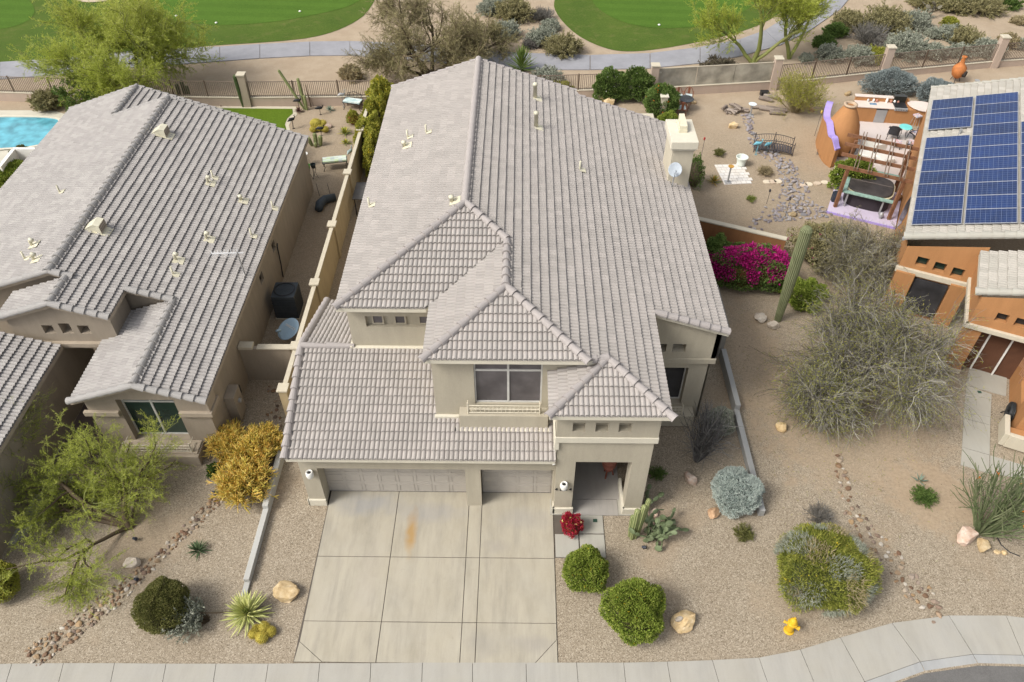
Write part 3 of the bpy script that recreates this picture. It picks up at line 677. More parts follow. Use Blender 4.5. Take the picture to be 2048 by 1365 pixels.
# pavement and road
M_SW=concrete('sidewalk concrete',(.355,.338,.30),.11)
tp=[(-300,1334),(-120,1332),(25,1328),(128,1327),(230,1327),(333,1328),(433,1328),(537,1328),(640,1327),(742,1327),(845,1326),(945,1326),(1052,1326),(1153,1326),(1247,1326),(1334,1324),(1424,1321),(1517,1316),(1600,1300),(1680,1276),(1783,1247),(1897,1232),(2011,1232),(2120,1246),(2230,1275),(2330,1320)]
bt=[(-330,1480),(-150,1478),(-20,1476),(90,1476),(200,1476),(305,1476),(410,1477),(515,1477),(625,1477),(735,1477),(840,1477),(945,1477),(1055,1477),(1165,1477),(1262,1477),(1360,1477),(1470,1474),(1570,1466),(1660,1444),(1729,1365),(1840,1325),(1945,1310),(2045,1312),(2150,1330),(2260,1365),(2380,1430)]
mb=MB(); kb=MB(); rim=[]
for i in range(len(tp)-1):
    P=[G2(*tp[i]),G2(*tp[i+1]),G2(*bt[i+1]),G2(*bt[i])]; c=sum(np.array(p) for p in P)/4
    P=[tuple(np.array(p)+(c-np.array(p))/np.linalg.norm(c-np.array(p))*.013) for p in P]; mb.prism(P[::-1],-.05,.035)
mb.build('pavement',M_SW)['kind']='structure'
for i in range(16,len(bt)-1):
    a,b=np.array(G2(*bt[i])),np.array(G2(*bt[i+1])); 
    def inn(q): 
        return q+np.array([.12,-.62])*(1 if i<30 else 1)
    P=[a,b,inn(b),inn(a)]; c=sum(P)/4; P=[tuple(p+(c-p)/np.linalg.norm(c-p)*.012) for p in P]; 
    zz=[.034,.034,-.05,-.05][::-1]
    kb.prism(P[::-1],[-.12]*4,zz)
kb.build('kerb',concrete('kerb concrete',(.33,.33,.32),.15))['kind']='structure'
rd=[G2(*q) for q in bt]; rd=[(x+.03,y-.33) for x,y in rd]+[(60,-120),(-60,-120)]
flat('road',rd,.008,paint('asphalt',(.13,.125,.12),.9,.2,3,grain=.4,bmp=.4))
flat('soil_strip',[G2(*q) for q in tp]+[(x,y) for x,y in [G2(*q) for q in bt][::-1]],.004,paint('joint soil',(.1,.085,.07)))
# ---------------------------------------------------------------- party wall left of the house
W1=thing('block_wall','long buff block wall with square capped piers between the left and middle houses','wall',(-8.6,15,0))
mb=MB(); mb.box(-8.66,-8.52,3.9,28.6,0,1.76); mb.build('wall',M_BUFF,W1,world=True)
mb=MB(); mb.box(-8.68,-8.50,3.75,28.6,1.76,1.81); mb.build('coping',M_CRM,W1,world=True,bevel=.01)
for y in (3.75,5.95,9.75,13.9,18.3,22.6):
    mb=MB(); mb.box(-8.74,-8.44,y-.15,y+.15,0,1.84); o=mb.build('pier',M_BUFF,W1,world=True); q=MB(); q.box(-8.79,-8.39,y-.21,y+.21,1.842,1.92); q.build('pier_cap',M_CRM,o,bevel=.01).location=(0,0,0)
W2=thing('side_wall','short stucco wall closing the gap beside the left house','wall',(-9.7,5.95,0))
mb=MB(); mb.box(-10.82,-8.82,5.88,6.06,0,1.74); mb.build('wall',M_ST2,W2,world=True)
mb=MB(); mb.box(-10.1,-8.84,5.84,6.1,1.74,1.80); mb.build('coping',M_CRM,W2,world=True); mb=MB(); mb.box(-10.8,-10.25,5.80,6.14,1.76,1.9); mb.build('pier_cap',M_CRM,W2,world=True,bevel=.01)
W3=thing('garden_wall','low stepped concrete kerb wall left of the driveway','low wall',(-8.6,0,0))
mb=MB(); mb.box(-8.70,-8.50,-.35,3.5,0,.42); mb.box(-8.695,-8.505,-3.0,-.352,0,.26); mb.box(-8.69,-8.51,-4.3,-3.002,0,.10); mb.build('wall',concrete('low wall concrete',(.42,.415,.39),.1),W3,world=True,bevel=.012)
W4=thing('garden_wall','low stepped grey wall curving along the right side of the middle house','low wall',(8.4,3,0))
mb=MB(); mb.box(8.30,8.50,4.25,7.3,0,.55); mb.box(8.28,8.48,-.3,4.245,0,.33); mb.build('wall',concrete('grey wall concrete',(.33,.33,.32),.15),W4,world=True,bevel=.012)
W5=thing('side_wall','taupe yard wall standing beside the right hand eave of the middle house','wall',(8.3,9,0))
mb=MB(); mb.box(8.22,8.42,7.35,9.9,0,1.75); mb.box(6.92,8.2,7.5,7.7,0,1.7); mb.build('wall',paint('grey brown stucco',(.24,.225,.20),.9,.1),W5,world=True,bevel=.01)
# ---------------------------------------------------------------- rear view fence
M_IRON=paint('taupe iron fence',(.20,.155,.12),.6,.1); M_IRON2=paint('brown iron post',(.12,.085,.06),.6)
M_FWALL=stucco('pinkish tan wall',(.44,.35,.285),.12); M_PGLASS=glassmat('fence glass',(.30,.28,.23),.15)
def iron_fence(label,A,B,glass=False,base=.55,top=1.55,step=.115,rails=True,name='iron_fence'):
    A=np.array(A,float);B=np.array(B,float); L=np.linalg.norm(B-A); u=(B-A)/L; n=np.array([-u[1],u[0]])
    t=thing(name,label,'fence',(A[0],A[1],0))
    mb=MB(); P=[A-n*.1,B-n*.1,B+n*.1,A+n*.1]; mb.prism([tuple(p) for p in P],0,base); mb.build('base_wall',M_FWALL,t,world=True)
    mb=MB(); P=[A-n*.12,B-n*.12,B+n*.12,A+n*.12]; mb.prism([tuple(p) for p in P],base,base+.04); mb.build('coping',M_CRM,t,world=True)
    ang=math.atan2(u[1],u[0])
    if glass:
        k=max(1,round(L/2.6))
        for i in range(k):
            c=A+u*L*(i+.5)/k; mb=MB(); mb.obox((c[0],c[1],(base+top)/2+.04),(L/k-.03,.02,top-base-.05),ang); mb.build('glass_panel',M_PGLASS,t,world=True)
        mb=MB(); c=(A+B)/2; mb.obox((c[0],c[1],top+.03),(L,.05,.05),ang); mb.build('rail',M_CRM,t,world=True)
        return t
    mb=MB(); c=(A+B)/2
    for z in (base+.12,top): mb.obox((c[0],c[1],z),(L,.035,.035),ang)
    mb.build('rail',M_IRON,t,world=True)
    mb=MB(); k=int(L/step)
    for i in range(k+1):
        c=A+u*L*i/k; mb.obox((c[0],c[1],(base+top)/2+.02),(.03,.03,top-base-.02),ang)
    mb.build('picket',M_IRON,t,world=True)['kind']='stuff'
    k=max(1,round(L/2.45))
    for i in range(1,k):
        c=A+u*L*i/k; mb=MB(); mb.obox((c[0],c[1],(base+top)/2+.04),(.06,.06,top-base+.06),ang); mb.build('post',M_IRON2,t,world=True)
    return t
def pillar(label,x,y,h=1.95,rz=0,s=.45,mat=None):
    t=thing('fence_pillar',label,'pillar',(x,y,0),rz,'stucco pillars of the rear fence')
    mb=MB(); mb.box(-s/2,s/2,-s/2,s/2,0,h); mb.build('shaft',mat or M_FWALL,t); mb=MB(); e=s/2+.04; mb.box(-e,e,-e,e,h,h+.08); mb.build('pier_cap',M_CRM,t,bevel=.01)
FL=[(-36,29.4),(-23.3,28.75),(-16.6,28.65),(-8.3,28.9),(8.15,30.15),(15.9,31.2),(23.35,32.9),(31.2,34.5),(42,36)]
iron_fence('taupe railing fence behind the swimming pool at far left',FL[0],(-23.5,28.75)); iron_fence('railing fence behind the palo verde tree and the left house',(-23.1,28.75),(-16.85,28.65))
iron_fence('railing fence behind the green turf and the cactus garden',(-16.35,28.65),(-8.3,28.9)); iron_fence('railing fence behind the middle house',(-8.1,28.9),(5.9,30.0))
iron_fence('glass panelled fence behind the patio chairs and the firewood',(8.45,30.18),(15.65,31.15),glass=True,top=1.75)
iron_fence('railing fence between the glass fence and the second right hand pillar',(16.15,31.25),(23.1,32.85),base=.4); iron_fence('railing fence behind the clay chimenea',(23.6,32.95),(30.95,34.45),base=.4); iron_fence('railing fence at the far right corner',(31.45,34.55),FL[8],base=.4)
pillar('grey pillar with a tall cactus in front of it, behind the turf',-16.6,28.65,2.0,mat=M_STD); pillar('pinkish pillar at the left end of the glass fence',8.2,30.15,2.0)
pillar('pinkish pillar at the right end of the glass fence',15.9,31.2,2.0); pillar('pinkish pillar above the grey brittlebush hedge',23.35,32.9,2.0); pillar('pinkish pillar nearest the right edge of the picture',31.2,34.5,2.0)
mb=MB(); mb.box(-23.6,-23.35,23.6,28.6,0,1.7); mb.box(-23.66,-23.29,23.6,28.6,1.7,1.76); tag(mb.build('side_wall',M_STD),'dark yard wall running back from the left house to the rear fence','wall')
mb=MB(); mb.prism(smooth_poly([G2(1305,222),G2(1312,222),G2(1312,232),G2(1305,232)],1),0,1.6); 
def post_stub(px,py,h,lab):
    x,y=G2(px,py); t=thing('fence_pillar',lab,'pillar',(x,y,0)); m=MB(); m.box(-.19,.19,-.19,.19,0,h); m.build('shaft',M_CRM,t); m=MB(); m.box(-.24,.24,-.24,.24,h,h+.08); m.build('pier_cap',M_TRIM,t,bevel=.01)
post_stub(1322,240,1.5,'short cream pillar between the two orange flowered bushes'); post_stub(1308,190,1.5,'cream pillar behind the larger orange flowered bush')
# ================================================================= LEFT HOUSE
H0=thing('house','single storey taupe stucco house with grey tiled roof at left','house',(-16,10,0))
LX=-10.6; zE=3.0
def zLR(x,y): return zE+(LX-x)/3
def zLL(x,y): return zLR(-17.0,0)+(x+17.0)/3
RX=-17.0; RZ=zLR(RX,0)
pr=[[(LX,2.05),(LX,19.6),(-12.87,19.6),(-12.87,2.05)],[(-12.87,6.4),(-12.87,19.6),(-14.5,19.6),(-14.5,6.35)],[(-14.5,4.8),(-14.5,19.6),(-16.4,19.6),(-16.4,4.8)],[(-16.4,6.35),(-16.4,19.6),(RX,19.6),(RX,6.35)]]
tiles('roof',pr,zE,(LX,0),(1,0),M_TILE2,H0)
zL0=zLR(RX,0)+(-24-RX)/3
tiles('roof',[[(RX,6.35),(RX,19.6),(-24,19.6),(-24,6.35)],[(-20,19.6),(-20,22.8),(-24,22.8),(-24,19.6)]],zL0,(-24,0),(-1,0),M_TILE2,H0)
z20=zL0+4/3
tiles('roof',[[(-20,19.7),(-20,22.8),(-13.2,22.8),(-13.2,19.7)]],z20-6.8/3,(-13.2,0),(1,0),M_TILE2,H0)
zg=zLR(-12.87,0)
tiles('roof',[[(-12.87,2.05),(-12.87,6.4),(-15.3,6.4),(-15.3,2.05)]],zg-2.43/3,(-15.3,0),(-1,0),M_TILE2,H0)
ze=zLR(-16.4,0)
tiles('roof',[[(-16.4,4.8),(-16.4,6.3),(-18.6,6.3),(-18.6,4.8)]],ze-2.2/3,(-18.6,0),(-1,0),M_TILE2,H0)
tiles('roof',[[(-16.7,-3.0),(-16.7,4.75),(-22,4.75),(-22,-3.0)]],2.95,(-16.7,0),(1,0),M_TILE2,H0)
fa=MB()
for pc in pr: deck(fa,pc,zE,(LX,0),(1,0))
deck(fa,[(RX,6.35),(RX,19.6),(-24,19.6),(-24,6.35)],zL0,(-24,0),(-1,0)); deck(fa,[(-20,19.6),(-20,22.8),(-24,22.8),(-24,19.6)],zL0,(-24,0),(-1,0)); deck(fa,[(-20,19.7),(-20,22.8),(-13.2,22.8),(-13.2,19.7)],z20-6.8/3,(-13.2,0),(1,0))
deck(fa,[(-12.87,2.05),(-12.87,6.4),(-15.3,6.4),(-15.3,2.05)],zg-2.43/3,(-15.3,0),(-1,0)); deck(fa,[(-16.4,4.8),(-16.4,6.3),(-18.6,6.3),(-18.6,4.8)],ze-2.2/3,(-18.6,0),(-1,0)); deck(fa,[(-16.7,-3.0),(-16.7,4.75),(-22,4.75),(-22,-3.0)],2.95,(-16.7,0),(1,0))
fascia_build(fa,H0,mat=M_STD)
cp=MB()
caps(cp,(RX,6.3,RZ),(RX,19.6,RZ),r=.13); caps(cp,(-20,19.7,z20),(-20,22.8,z20)); caps(cp,(-12.87,2.1,zg),(-12.87,6.45,zg)); caps(cp,(-16.4,4.85,ze),(-16.4,6.35,ze))
caps(cp,(-15.3,2.05,zg-.81),(-12.87,2.05,zg)); caps(cp,(LX,2.05,zE),(-12.87,2.05,zg)); caps(cp,(-18.6,4.82,ze-.73),(-16.4,4.82,ze)); caps(cp,(-14.5,4.82,zLR(-14.5,0)),(-16.4,4.82,ze))
caps(cp,(-24,6.35,zL0),(RX,6.35,RZ),L=.5); caps(cp,(-16.2,6.36,zLR(-16.2,0)),(RX,6.36,RZ)); caps(cp,(-12.9,6.38,zLR(-12.9,0)),(-14.5,6.38,zLR(-14.5,0)))
for a,b in (((LX,19.6,zE),(RX,19.6,RZ)),((-20,19.62,z20),(RX,19.62,RZ)),((-24,22.8,zL0),(-20,22.8,z20)),((-13.2,22.8,z20-6.8/3),(-20,22.8,z20))): caps(cp,a,b,r=.07,up=.05)
cp.each('ridge_cap',M_CAP2,H0,world=True)
g=MB()
facade(g,(-10.83,2.35),(0,1),17.1,0,2.98,[(7.3,7.75,1.75,2.2,.12),(9.5,9.95,1.75,2.2,.12)])
facade(g,(-10.83,19.4),(-1,0),12.5,0,2.98); facade(g,(-23.8,22.6),(0,-1),16,0,2.7); facade(g,(-15.05,2.35),(1,0),4.22,0,2.98,[(1.12,3.15,.55,2.75,.35)])
facade(g,(-15.05,6.4),(0,-1),4.05,0,2.98); g.quad((-15.05,2.35,2.98),(-10.83,2.35,2.98),(-12.87,2.35,3.68)); facade(g,(-18.4,5.0),(1,0),3.75,2.6,4.0,[(1.15,1.55,3.35,3.75,.35,1),(1.8,2.2,3.35,3.85,.35,1),(2.45,2.85,3.35,3.75,.35,1)]); facade(g,(-14.65,5.0),(0,1),1.4,2.6,4.15)
g.quad((-18.4,5.0,4.0),(-14.65,5.0,4.0),(-14.65,5.0,4.25),(-16.4,5.0,4.86),(-18.4,5.0,4.15)); facade(g,(-23.8,6.6),(1,0),12.95,0,2.8)
g.quad((-23.8,6.6,2.6),(-10.83,6.6,2.6),(-10.83,6.6,3.0),(-17,6.6,5.05),(-23.8,6.6,2.8)); facade(g,(-16.95,-2.8),(0,1),9.3,0,2.9); facade(g,(-22,-2.8),(1,0),5.05,0,2.9); g.quad((-23.8,19.4,0),(-23.8,19.4,2.6),(-17,19.4,5.0),(-10.83,19.4,3.0),(-10.83,19.4,0))
g.build('wall',M_ST2,H0,world=True)
# arch under the entry gable
g=MB(); n_=10
for i in range(n_):
    a0=-17.75+3.1*i/n_; a1=-17.75+3.1*(i+1)/n_; f=lambda x:2.28+.34*math.sqrt(max(0,1-((x+16.2)/1.58)**2))
    g.quad((a0,4.98,f(a0)),(a1,4.98,f(a1)),(a1,4.98,2.75),(a0,4.98,2.75)); g.quad((a0,4.98,f(a0)),(a0,5.4,f(a0)),(a1,5.4,f(a1)),(a1,4.98,f(a1)))
g.box(-14.66,-14.5,4.97,5.4,0,2.7); g.box(-18.4,-17.75,4.97,5.4,0,2.75); g.build('entry_arch',M_ST2,H0,world=True)
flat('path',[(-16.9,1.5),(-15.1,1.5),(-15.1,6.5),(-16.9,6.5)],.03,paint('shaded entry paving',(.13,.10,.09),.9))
t=TB(); t.box(-18.5,-14.5,4.84,5.0,2.78,2.98); t.box(-15.2,-13.96,2.22,2.35,1.98,2.2); t.box(-11.85,-10.68,2.22,2.35,1.98,2.2); t.box(-10.83,-10.68,2.35,3.1,1.98,2.2); t.box(-10.83,-10.74,2.3,3.0,2.2,2.95); t.build('trim',M_STD,H0,world=True,bevel=.015)
window(H0,(-15.05,2.35),(1,0),1.12,3.15,.55,2.75,.34,M_FR,M_GRN,screen=2.35)
t=MB(); t.box(-14.4,-11.45,1.62,2.348,0,.5); t.box(-14.3,-11.5,1.74,2.345,.5,.56); t.build('window_sill',M_STD,H0,world=True,bevel=.02)
railing(H0,(-14.05,1.80),(1,0),2.35,.58,.34,M_RAIL,ret=.4)
for y0 in (7.3,9.5):
    t=MB(); 
    y=2.35+y0; t.box(-10.96,-10.945,y+.02,y+.43,1.77,2.18); t.build('side_window',M_DK,H0,world=True)
t=MB(); t.box(-10.83,-10.45,3.55,4.25,.2,1.5); q=t.build('meter_cabinet',M_ST2,H0,world=True,bevel=.02); t=MB(); t.tube([(-10.5,3.9,1.0),(-10.38,3.9,1.0)],.09,12); t.build('meter',M_GREY,q).location=(0,0,0); t=MB(); t.box(-10.8,-10.6,4.4,4.6,.7,1.1); t.build('junction_box',M_BLK,H0,world=True)
t=MB(); t.tube([(-10.78,12.1,.2),(-10.72,12.1,1.0),(-10.76,12.3,1.75),(-10.8,12.5,1.8)],.03,6); t.build('conduit',M_BLK,H0,world=True)
for px,py,k in ((425,352,'pipe'),(415,362,'elbow'),(481,397,'short'),(545,413,'pipe'),(412,474,'elbow'),(502,468,'pipe'),(350,516,'elbow'),(345,545,'pipe'),(62,488,'elbow'),(48,515,'pipe'),(66,517,'elbow'),(118,382,'pipe')):
    fn=zLR if px>200 else zLL
    p=G(px,py,4.0)
    for _ in range(8): p=G(px,py,fn(p.x,p.y)+.15)
    vent_pipe(H0,p.x,p.y,fn,k)
def dormer_vent(px,py):
    p=G(px,py,4.3)
    for _ in range(8): p=G(px,py,zLR(p.x,p.y)+.2)
    x,y=p.x,p.y; z=zLR(x,y); mb=MB(); a=.26; b=.27
    V=[(x-a*1.5,y-b*.8,zLR(x-a*1.5,0)+.05),(x-a*1.5,y+b*.8,zLR(x-a*1.5,0)+.05),(x+a,y-b,z-.1),(x+a,y+b,z-.1),(x+a,y-b,z+.36),(x+a,y+b,z+.36),(x+.02,y-b,z+.42),(x+.02,y+b,z+.42)]
    mb.add(V,[(0,6,7,1),(6,4,5,7),(0,2,4,6),(1,7,5,3)]); o=mb.build('attic_vent',M_VENT,H0,world=True)
    q=MB(); 
    for i in range(4): q.obox((x+a+.005,y,z-.02+i*.09),(.05,2*b-.06,.012),0,(0,.5))
    q.box(x+a-.03,x+a-.02,y-b+.02,y+b-.02,z-.1,z+.34); q.build('louvre',M_STD,o).location=(0,0,0)
    f=MB(); P=[(x-.2,y-.3),(x+.5,y-.3),(x+.5,y+.22),(x-.2,y+.22)]; f.prism(P,[zLR(*v)+.06 for v in P],[zLR(*v)+.085 for v in P]); f.build('flashing',M_FLASH,o).location=(0,0,0)
dormer_vent(322,262); dormer_vent(192,452)
# TV antenna on the left roof
p=G(490,549,3.3); 
for _ in range(6): p=G(490,549,zLR(p.x,p.y)+.1)
an=thing('tv_antenna','spiky white television antenna on a thin mast on the left roof','antenna',(p.x,p.y,p.z))
mb=MB(); mb.tube([(0,0,-.05),(-.06,.02,1.1)],.03,6); mb.build('mast',M_GREY,an)
mb=MB(); a=Vector((-.06,.02,1.05)); d=Vector((-.95,-.1,.05)); mb.tube([a-d*.25,a+d],.024,5)
for i in range(9):
    c=a+d*(i/8.); L=.28-.018*i; mb.tube([c+Vector((-.06,L,0)),c,c+Vector((-.06,-L,0))],.014,4)
mb.tube([a,a+Vector((.0,-.2,.4))],.008,4); mb.build('elements',paint('antenna aluminium',(.6,.6,.6),.4),an)
# pool
M_WATER=glassmat('pool water',(.10,.34,.42),.08)
pp=gg([(-220,237),(60,236),(104,238),(122,243),(118,300),(-220,300)])
pool=smooth_poly(pp,2)
flat('pool_deck',gg([(-260,222),(60,222),(112,224),(140,232),(134,335),(-260,335)]),.03,paint('cream pool deck',(.50,.47,.39),.8,.08,1.5,grain=.1))
th_=thing('swimming_pool','blue swimming pool with a pale coping at far left','pool',(-28,23,0))
mb=MB(); c=np.mean(pool,axis=0); out=[tuple(np.array(p)+(np.array(p)-c)/np.linalg.norm(np.array(p)-c)*.22) for p in pool]; n_=len(pool)
mb.add([(x,y,.09) for x,y in out]+[(x,y,.09) for x,y in pool]+[(x,y,.0) for x,y in pool],[(i,(i+1)%n_,n_+(i+1)%n_,n_+i) for i in range(n_)]+[(n_+i,n_+(i+1)%n_,2*n_+(i+1)%n_,2*n_+i) for i in range(n_)]); mb.build('coping',M_TRIM,th_,world=True)
mb=MB(); mb.add([(x,y,.045) for x,y in pool],[tuple(range(n_))]); mb.build('water',M_WATER,th_,world=True)
p1=G(15,300,1.0)
a_=G2(27,297,1.2); b_=G2(95,297,1.2); c_=G2(-6,334,1.2)
mb=MB(); mb.prism([(a_[0],a_[1]-.1),(b_[0],b_[1]-.1),(b_[0],b_[1]+.1),(a_[0]-.08,a_[1]+.1)],0,1.2); mb.prism([(c_[0],c_[1]),(c_[0]+.2,c_[1]),(a_[0]+.12,a_[1]-.103),(a_[0]-.08,a_[1]-.103)],0,1.2); tag(mb.build('pool_screen_wall',M_WHT),'white screen wall at the near corner of the pool','wall')
# turf pad behind the left house
t0=gg([(395,258),(395,217),(585,219),(586,228),(575,238),(570,250),(574,264)])
o=flat('turf',smooth_poly(t0[:3],0)+t0[3:],.03,M_TURF); 
flat('turf_border',gg([(390,260),(390,212),(592,214),(594,230),(583,241),(578,252),(582,266)]),.018,M_CRM)
# ================================================================= RIGHT HOUSE (turned about 24 degrees)
TH=R(24.5); OU=np.array([18.62,16.7]); UR=np.array([math.cos(TH),-math.sin(TH)]); UF=np.array([math.sin(TH),math.cos(TH)])
def U(u,v): q=OU+UR*u+UF*v; return (q[0],q[1])
def U3(u,v,z): q=U(u,v); return (q[0],q[1],z)
def ubox(mb,u0,u1,v0,v1,z0,z1): mb.prism([U(u0,v0),U(u1,v0),U(u1,v1),U(u0,v1)],z0,z1)
H2=thing('house','terracotta orange stucco house with rooftop solar panels at right','house',(*U(6,2),0))
def zP(u): return 3.38+u/3
tiles('roof',[[U(0,-6.1),U(0,8.6),U(9,8.6),U(9,-6.1)]],zP(0),U(0,0),tuple(-UR),M_TILE3,H2)
tiles('roof',[[U(2.72,-9.4),U(2.72,-6.7),U(7.5,-6.7),U(7.5,-9.4)]],3.9,U(2.72,0),tuple(-UR),M_TILE3,H2)
fa=MB(); deck(fa,[U(.02,-6.08),U(.02,8.6),U(9,8.6),U(9,-6.08)],zP(0),U(0,0),tuple(-UR)); deck(fa,[U(2.74,-9.38),U(2.74,-6.7),U(7.5,-6.7),U(7.5,-9.38)],3.9,U(2.72,0),tuple(-UR)); fascia_build(fa,H2,mat=M_CRM)
cp=MB(); M_CAP3=stucco('pale roof cap tile',(.37,.355,.31),.12); caps(cp,U3(0,-6.12,zP(0)),U3(9,-6.12,zP(9)),r=.15); caps(cp,U3(2.66,-9.4,3.88),U3(7.5,-9.4,5.48),r=.14); caps(cp,U3(0,8.6,zP(0)),U3(9,8.6,zP(9)),r=.08); cp.each('ridge_cap',M_CAP3,H2,world=True)
g=MB()
facade(g,U(.18,8.4),tuple(-UF),15.0,0,3.28)
uu=tuple(UR)
facade(g,U(.18,-6.65),uu,2.8,0,3.35,[(.55,1.0,2.55,3.0,.25,1),(1.25,1.7,2.5,2.95,.25,1),(1.95,2.4,2.45,2.9,.25,1)]); g.quad(U3(.18,-6.65,3.35),U3(3,-6.65,3.35),U3(3,-6.65,4.2)); ubox(g,.16,.9,-6.9,-6.66,0,2.2); ubox(g,2.3,2.95,-6.9,-6.66,0,2.2)
facade(g,U(2.9,-6.6),tuple(-UF),3.0,2.5,3.85)
facade(g,U(2.9,-9.6),uu,4.5,2.6,3.9,[(.75,1.15,3.0,3.4,.3,1),(1.4,1.8,3.0,3.4,.3,1)]); g.quad(U3(2.9,-9.6,3.9),U3(7.4,-9.6,3.9),U3(7.4,-9.6,5.3))
ubox(g,2.95,3.5,-9.58,-9.0,.2,2.5)
facade(g,U(5.4,-9.0),tuple(-UF),3.4,0,3.0,[(1.0,2.5,1.05,2.3,.2)]); facade(g,U(5.4,-12.4),uu,2.6,0,3.0); ubox(g,5.15,7.5,-12.85,-12.42,.4,.62)
g.build('wall',M_OR,H2,world=True)
t=TB(); ubox(t,2.82,7.4,-9.72,-9.55,2.42,2.62); ubox(t,2.80,2.95,-9.7,-6.6,2.42,2.62); ubox(t,.1,2.85,-6.78,-6.6,2.10,2.34); ubox(t,2.9,3.55,-9.62,-8.95,0,.22); ubox(t,5.0,5.18,-12.95,-11.9,.1,.72); ubox(t,5.18,7.5,-12.98,-12.8,.1,.72)
t.build('trim',M_CRM,H2,world=True,bevel=.015)
t=MB(); ubox(t,.95,2.25,-6.80,-6.655,.25,1.98); t.build('window',M_GL,H2,world=True)  # dark box before the wall, its colour stands for the recess's shade
for a_,z_ in ((.55,2.55),(1.25,2.5),(1.95,2.45)):
    t=MB(); ubox(t,.18+a_+.03,.18+a_+.42,-6.46,-6.43,z_+.03,z_+.42); t.build('pane',M_GRN,H2,world=True)
for a_ in (.75,1.4):
    t=MB(); ubox(t,2.9+a_+.02,2.9+a_+.38,-9.40,-9.36,3.02,3.38); t.build('pane',M_DK,H2,world=True)  # no glass: dark backing paints the shade inside the vents
t=MB(); ubox(t,3.5,7.2,-9.05,-8.98,0,2.6); t.build('entry_shade_panel',paint('brown shade',(.10,.045,.025),.9),H2,world=True)  # brown door plane set forward, darkened to carry the recess's shade
for u_ in (3.9,4.7):
    t=MB(); ubox(t,u_,u_+.06,-9.14,-9.08,.0,2.5); t.build('post',M_WHT,H2,world=True)
window(H2,U(5.4,-9.0),tuple(-UF),1.0,2.5,1.05,2.3,.19,M_FR,M_GL)
t=MB(); t.tube([U3(-.02,-6.2,3.42),U3(-.02,-6.35,3.42)],.06,8); t.build('gutter_end',M_GREY,H2,world=True)
# hexagonal side window with a green view in it
t=MB(); t.add([U3(.165,v,z) for v,z in ((-2.2,2.2),(-1.2,2.6),(-.4,1.7),(.1,.5),(-.6,.3),(-1.6,1.2))],[(0,1,2,3,4,5)]); t.build('side_window',M_GRN,H2,world=True)
# wall sculpture of thin bronze rods by the entrance
t=MB()
for i in range(7): t.tube([U3(5.38,-9.2-.17*i,.9+.12*(i%3)),U3(5.36,-9.2-.17*i,2.0+.1*(i%2))],.018,5)
t.build('rod_sculpture',paint('bronze rods',(.36,.20,.12),.5),H2,world=True)
# solar panels
m,t_,b=nodes('solar cell'); uvn=N(t_,'ShaderNodeUVMap'); sp=N(t_,'ShaderNodeSeparateXYZ'); t_.links.new(uvn.outputs[0],sp.inputs[0])
def mth(op,*a):
    n=N(t_,'ShaderNodeMath',operation=op)
    for i,v in enumerate(a):
        if isinstance(v,(int,float)): n.inputs[i].default_value=v
        else: t_.links.new(v,n.inputs[i])
    return n.outputs[0]
def line(o,k,wd): return mth('LESS_THAN',mth('ABSOLUTE',mth('SUBTRACT',mth('FRACT',mth('ADD',mth('MULTIPLY',o,k),.5)),.5)),wd)
ln=mth('MAXIMUM',line(sp.outputs[0],10,.05),line(sp.outputs[1],6,.05)); fine=line(sp.outputs[0],30,.06)
oi=N(t_,'ShaderNodeObjectInfo')
cell=ramp(t_,oi.outputs['Random'],[(0,(.009,.016,.048)),(.5,(.010,.026,.092)),(1,(.012,.034,.13))])
cell=mixc(t_,.5,cell,ramp(t_,noise(t_,pos(t_),2.2,5,.7),[(.3,(.007,.015,.052)),(.7,(.014,.042,.155))]))
cell=mixc(t_,mth('MULTIPLY',fine,.18),cell,(.2,.25,.4)); col=mixc(t_,mth('MULTIPLY',ln,.38),cell,(.20,.25,.36)); t_.links.new(col,b.inputs['Base Color']); b.inputs['Roughness'].default_value=.3; b.inputs['Specular IOR Level'].default_value=.25
M_CELL=m; M_ALU=paint('aluminium frame',(.30,.31,.34),.4,.04)
def panel(u0,u1,v0,v1):
    off=.20; e=.012; F_=MB(); P=[(u0,v0),(u1,v0),(u1,v1),(u0,v1)]
    for (a,b_,c,d) in ((u0,u0+.022,v0,v1),(u1-.022,u1,v0,v1),(u0+.022,u1-.022,v0,v0+.018),(u0+.022,u1-.022,v1-.018,v1)):
        q=[(a,c),(b_,c),(b_,d),(a,d)]; F_.prism([U(*x) for x in q],[zP(x[0])+off-.035 for x in q],[zP(x[0])+off+.004 for x in q])
    o=F_.build('solar_panel',M_ALU,H2,world=True)
    G_=MB(); G_.add([(*U(*x),zP(x[0])+off) for x in P],[(0,1,2,3)]); c=G_.build('cells',M_CELL,o,world=False); c.location=(0,0,0)
    l=c.data.uv_layers.new(name='UVMap'); l.data.foreach_set('uv',[0,0,1,0,1,1,0,1])
for i in range(7): panel(.14,1.88,-5.42+i*1.125,-5.42+(i+1)*1.125-.02)
for i in range(3): panel(.14,1.88,3.32+i*1.125,3.32+(i+1)*1.125-.02)
for i in range(11): panel(1.97,3.70,-5.42+i*1.108,-5.42+(i+1)*1.108-.02)
for i in range(8): panel(3.80,5.55,-5.42+i*1.108,-5.42+(i+1)*1.108-.02)
t=MB()
for v in np.arange(-5.3,6.6,1.1):
    for u_ in (.4,1.6,2.3,3.4): t.prism([U(u_,v),U(u_+.05,v),U(u_+.05,v+.05),U(u_,v+.05)],zP(u_)+.02,zP(u_)+.17)
t.build('panel_feet',M_GREY,H2,world=True)['kind']='stuff'
vent=MB(); vent.lathe([(.06,0),(.06,.3),(.05,.3)],10,U3(1.5,2.9,zP(1.5))); vent.build('vent_pipe',M_GREY,H2,world=True)
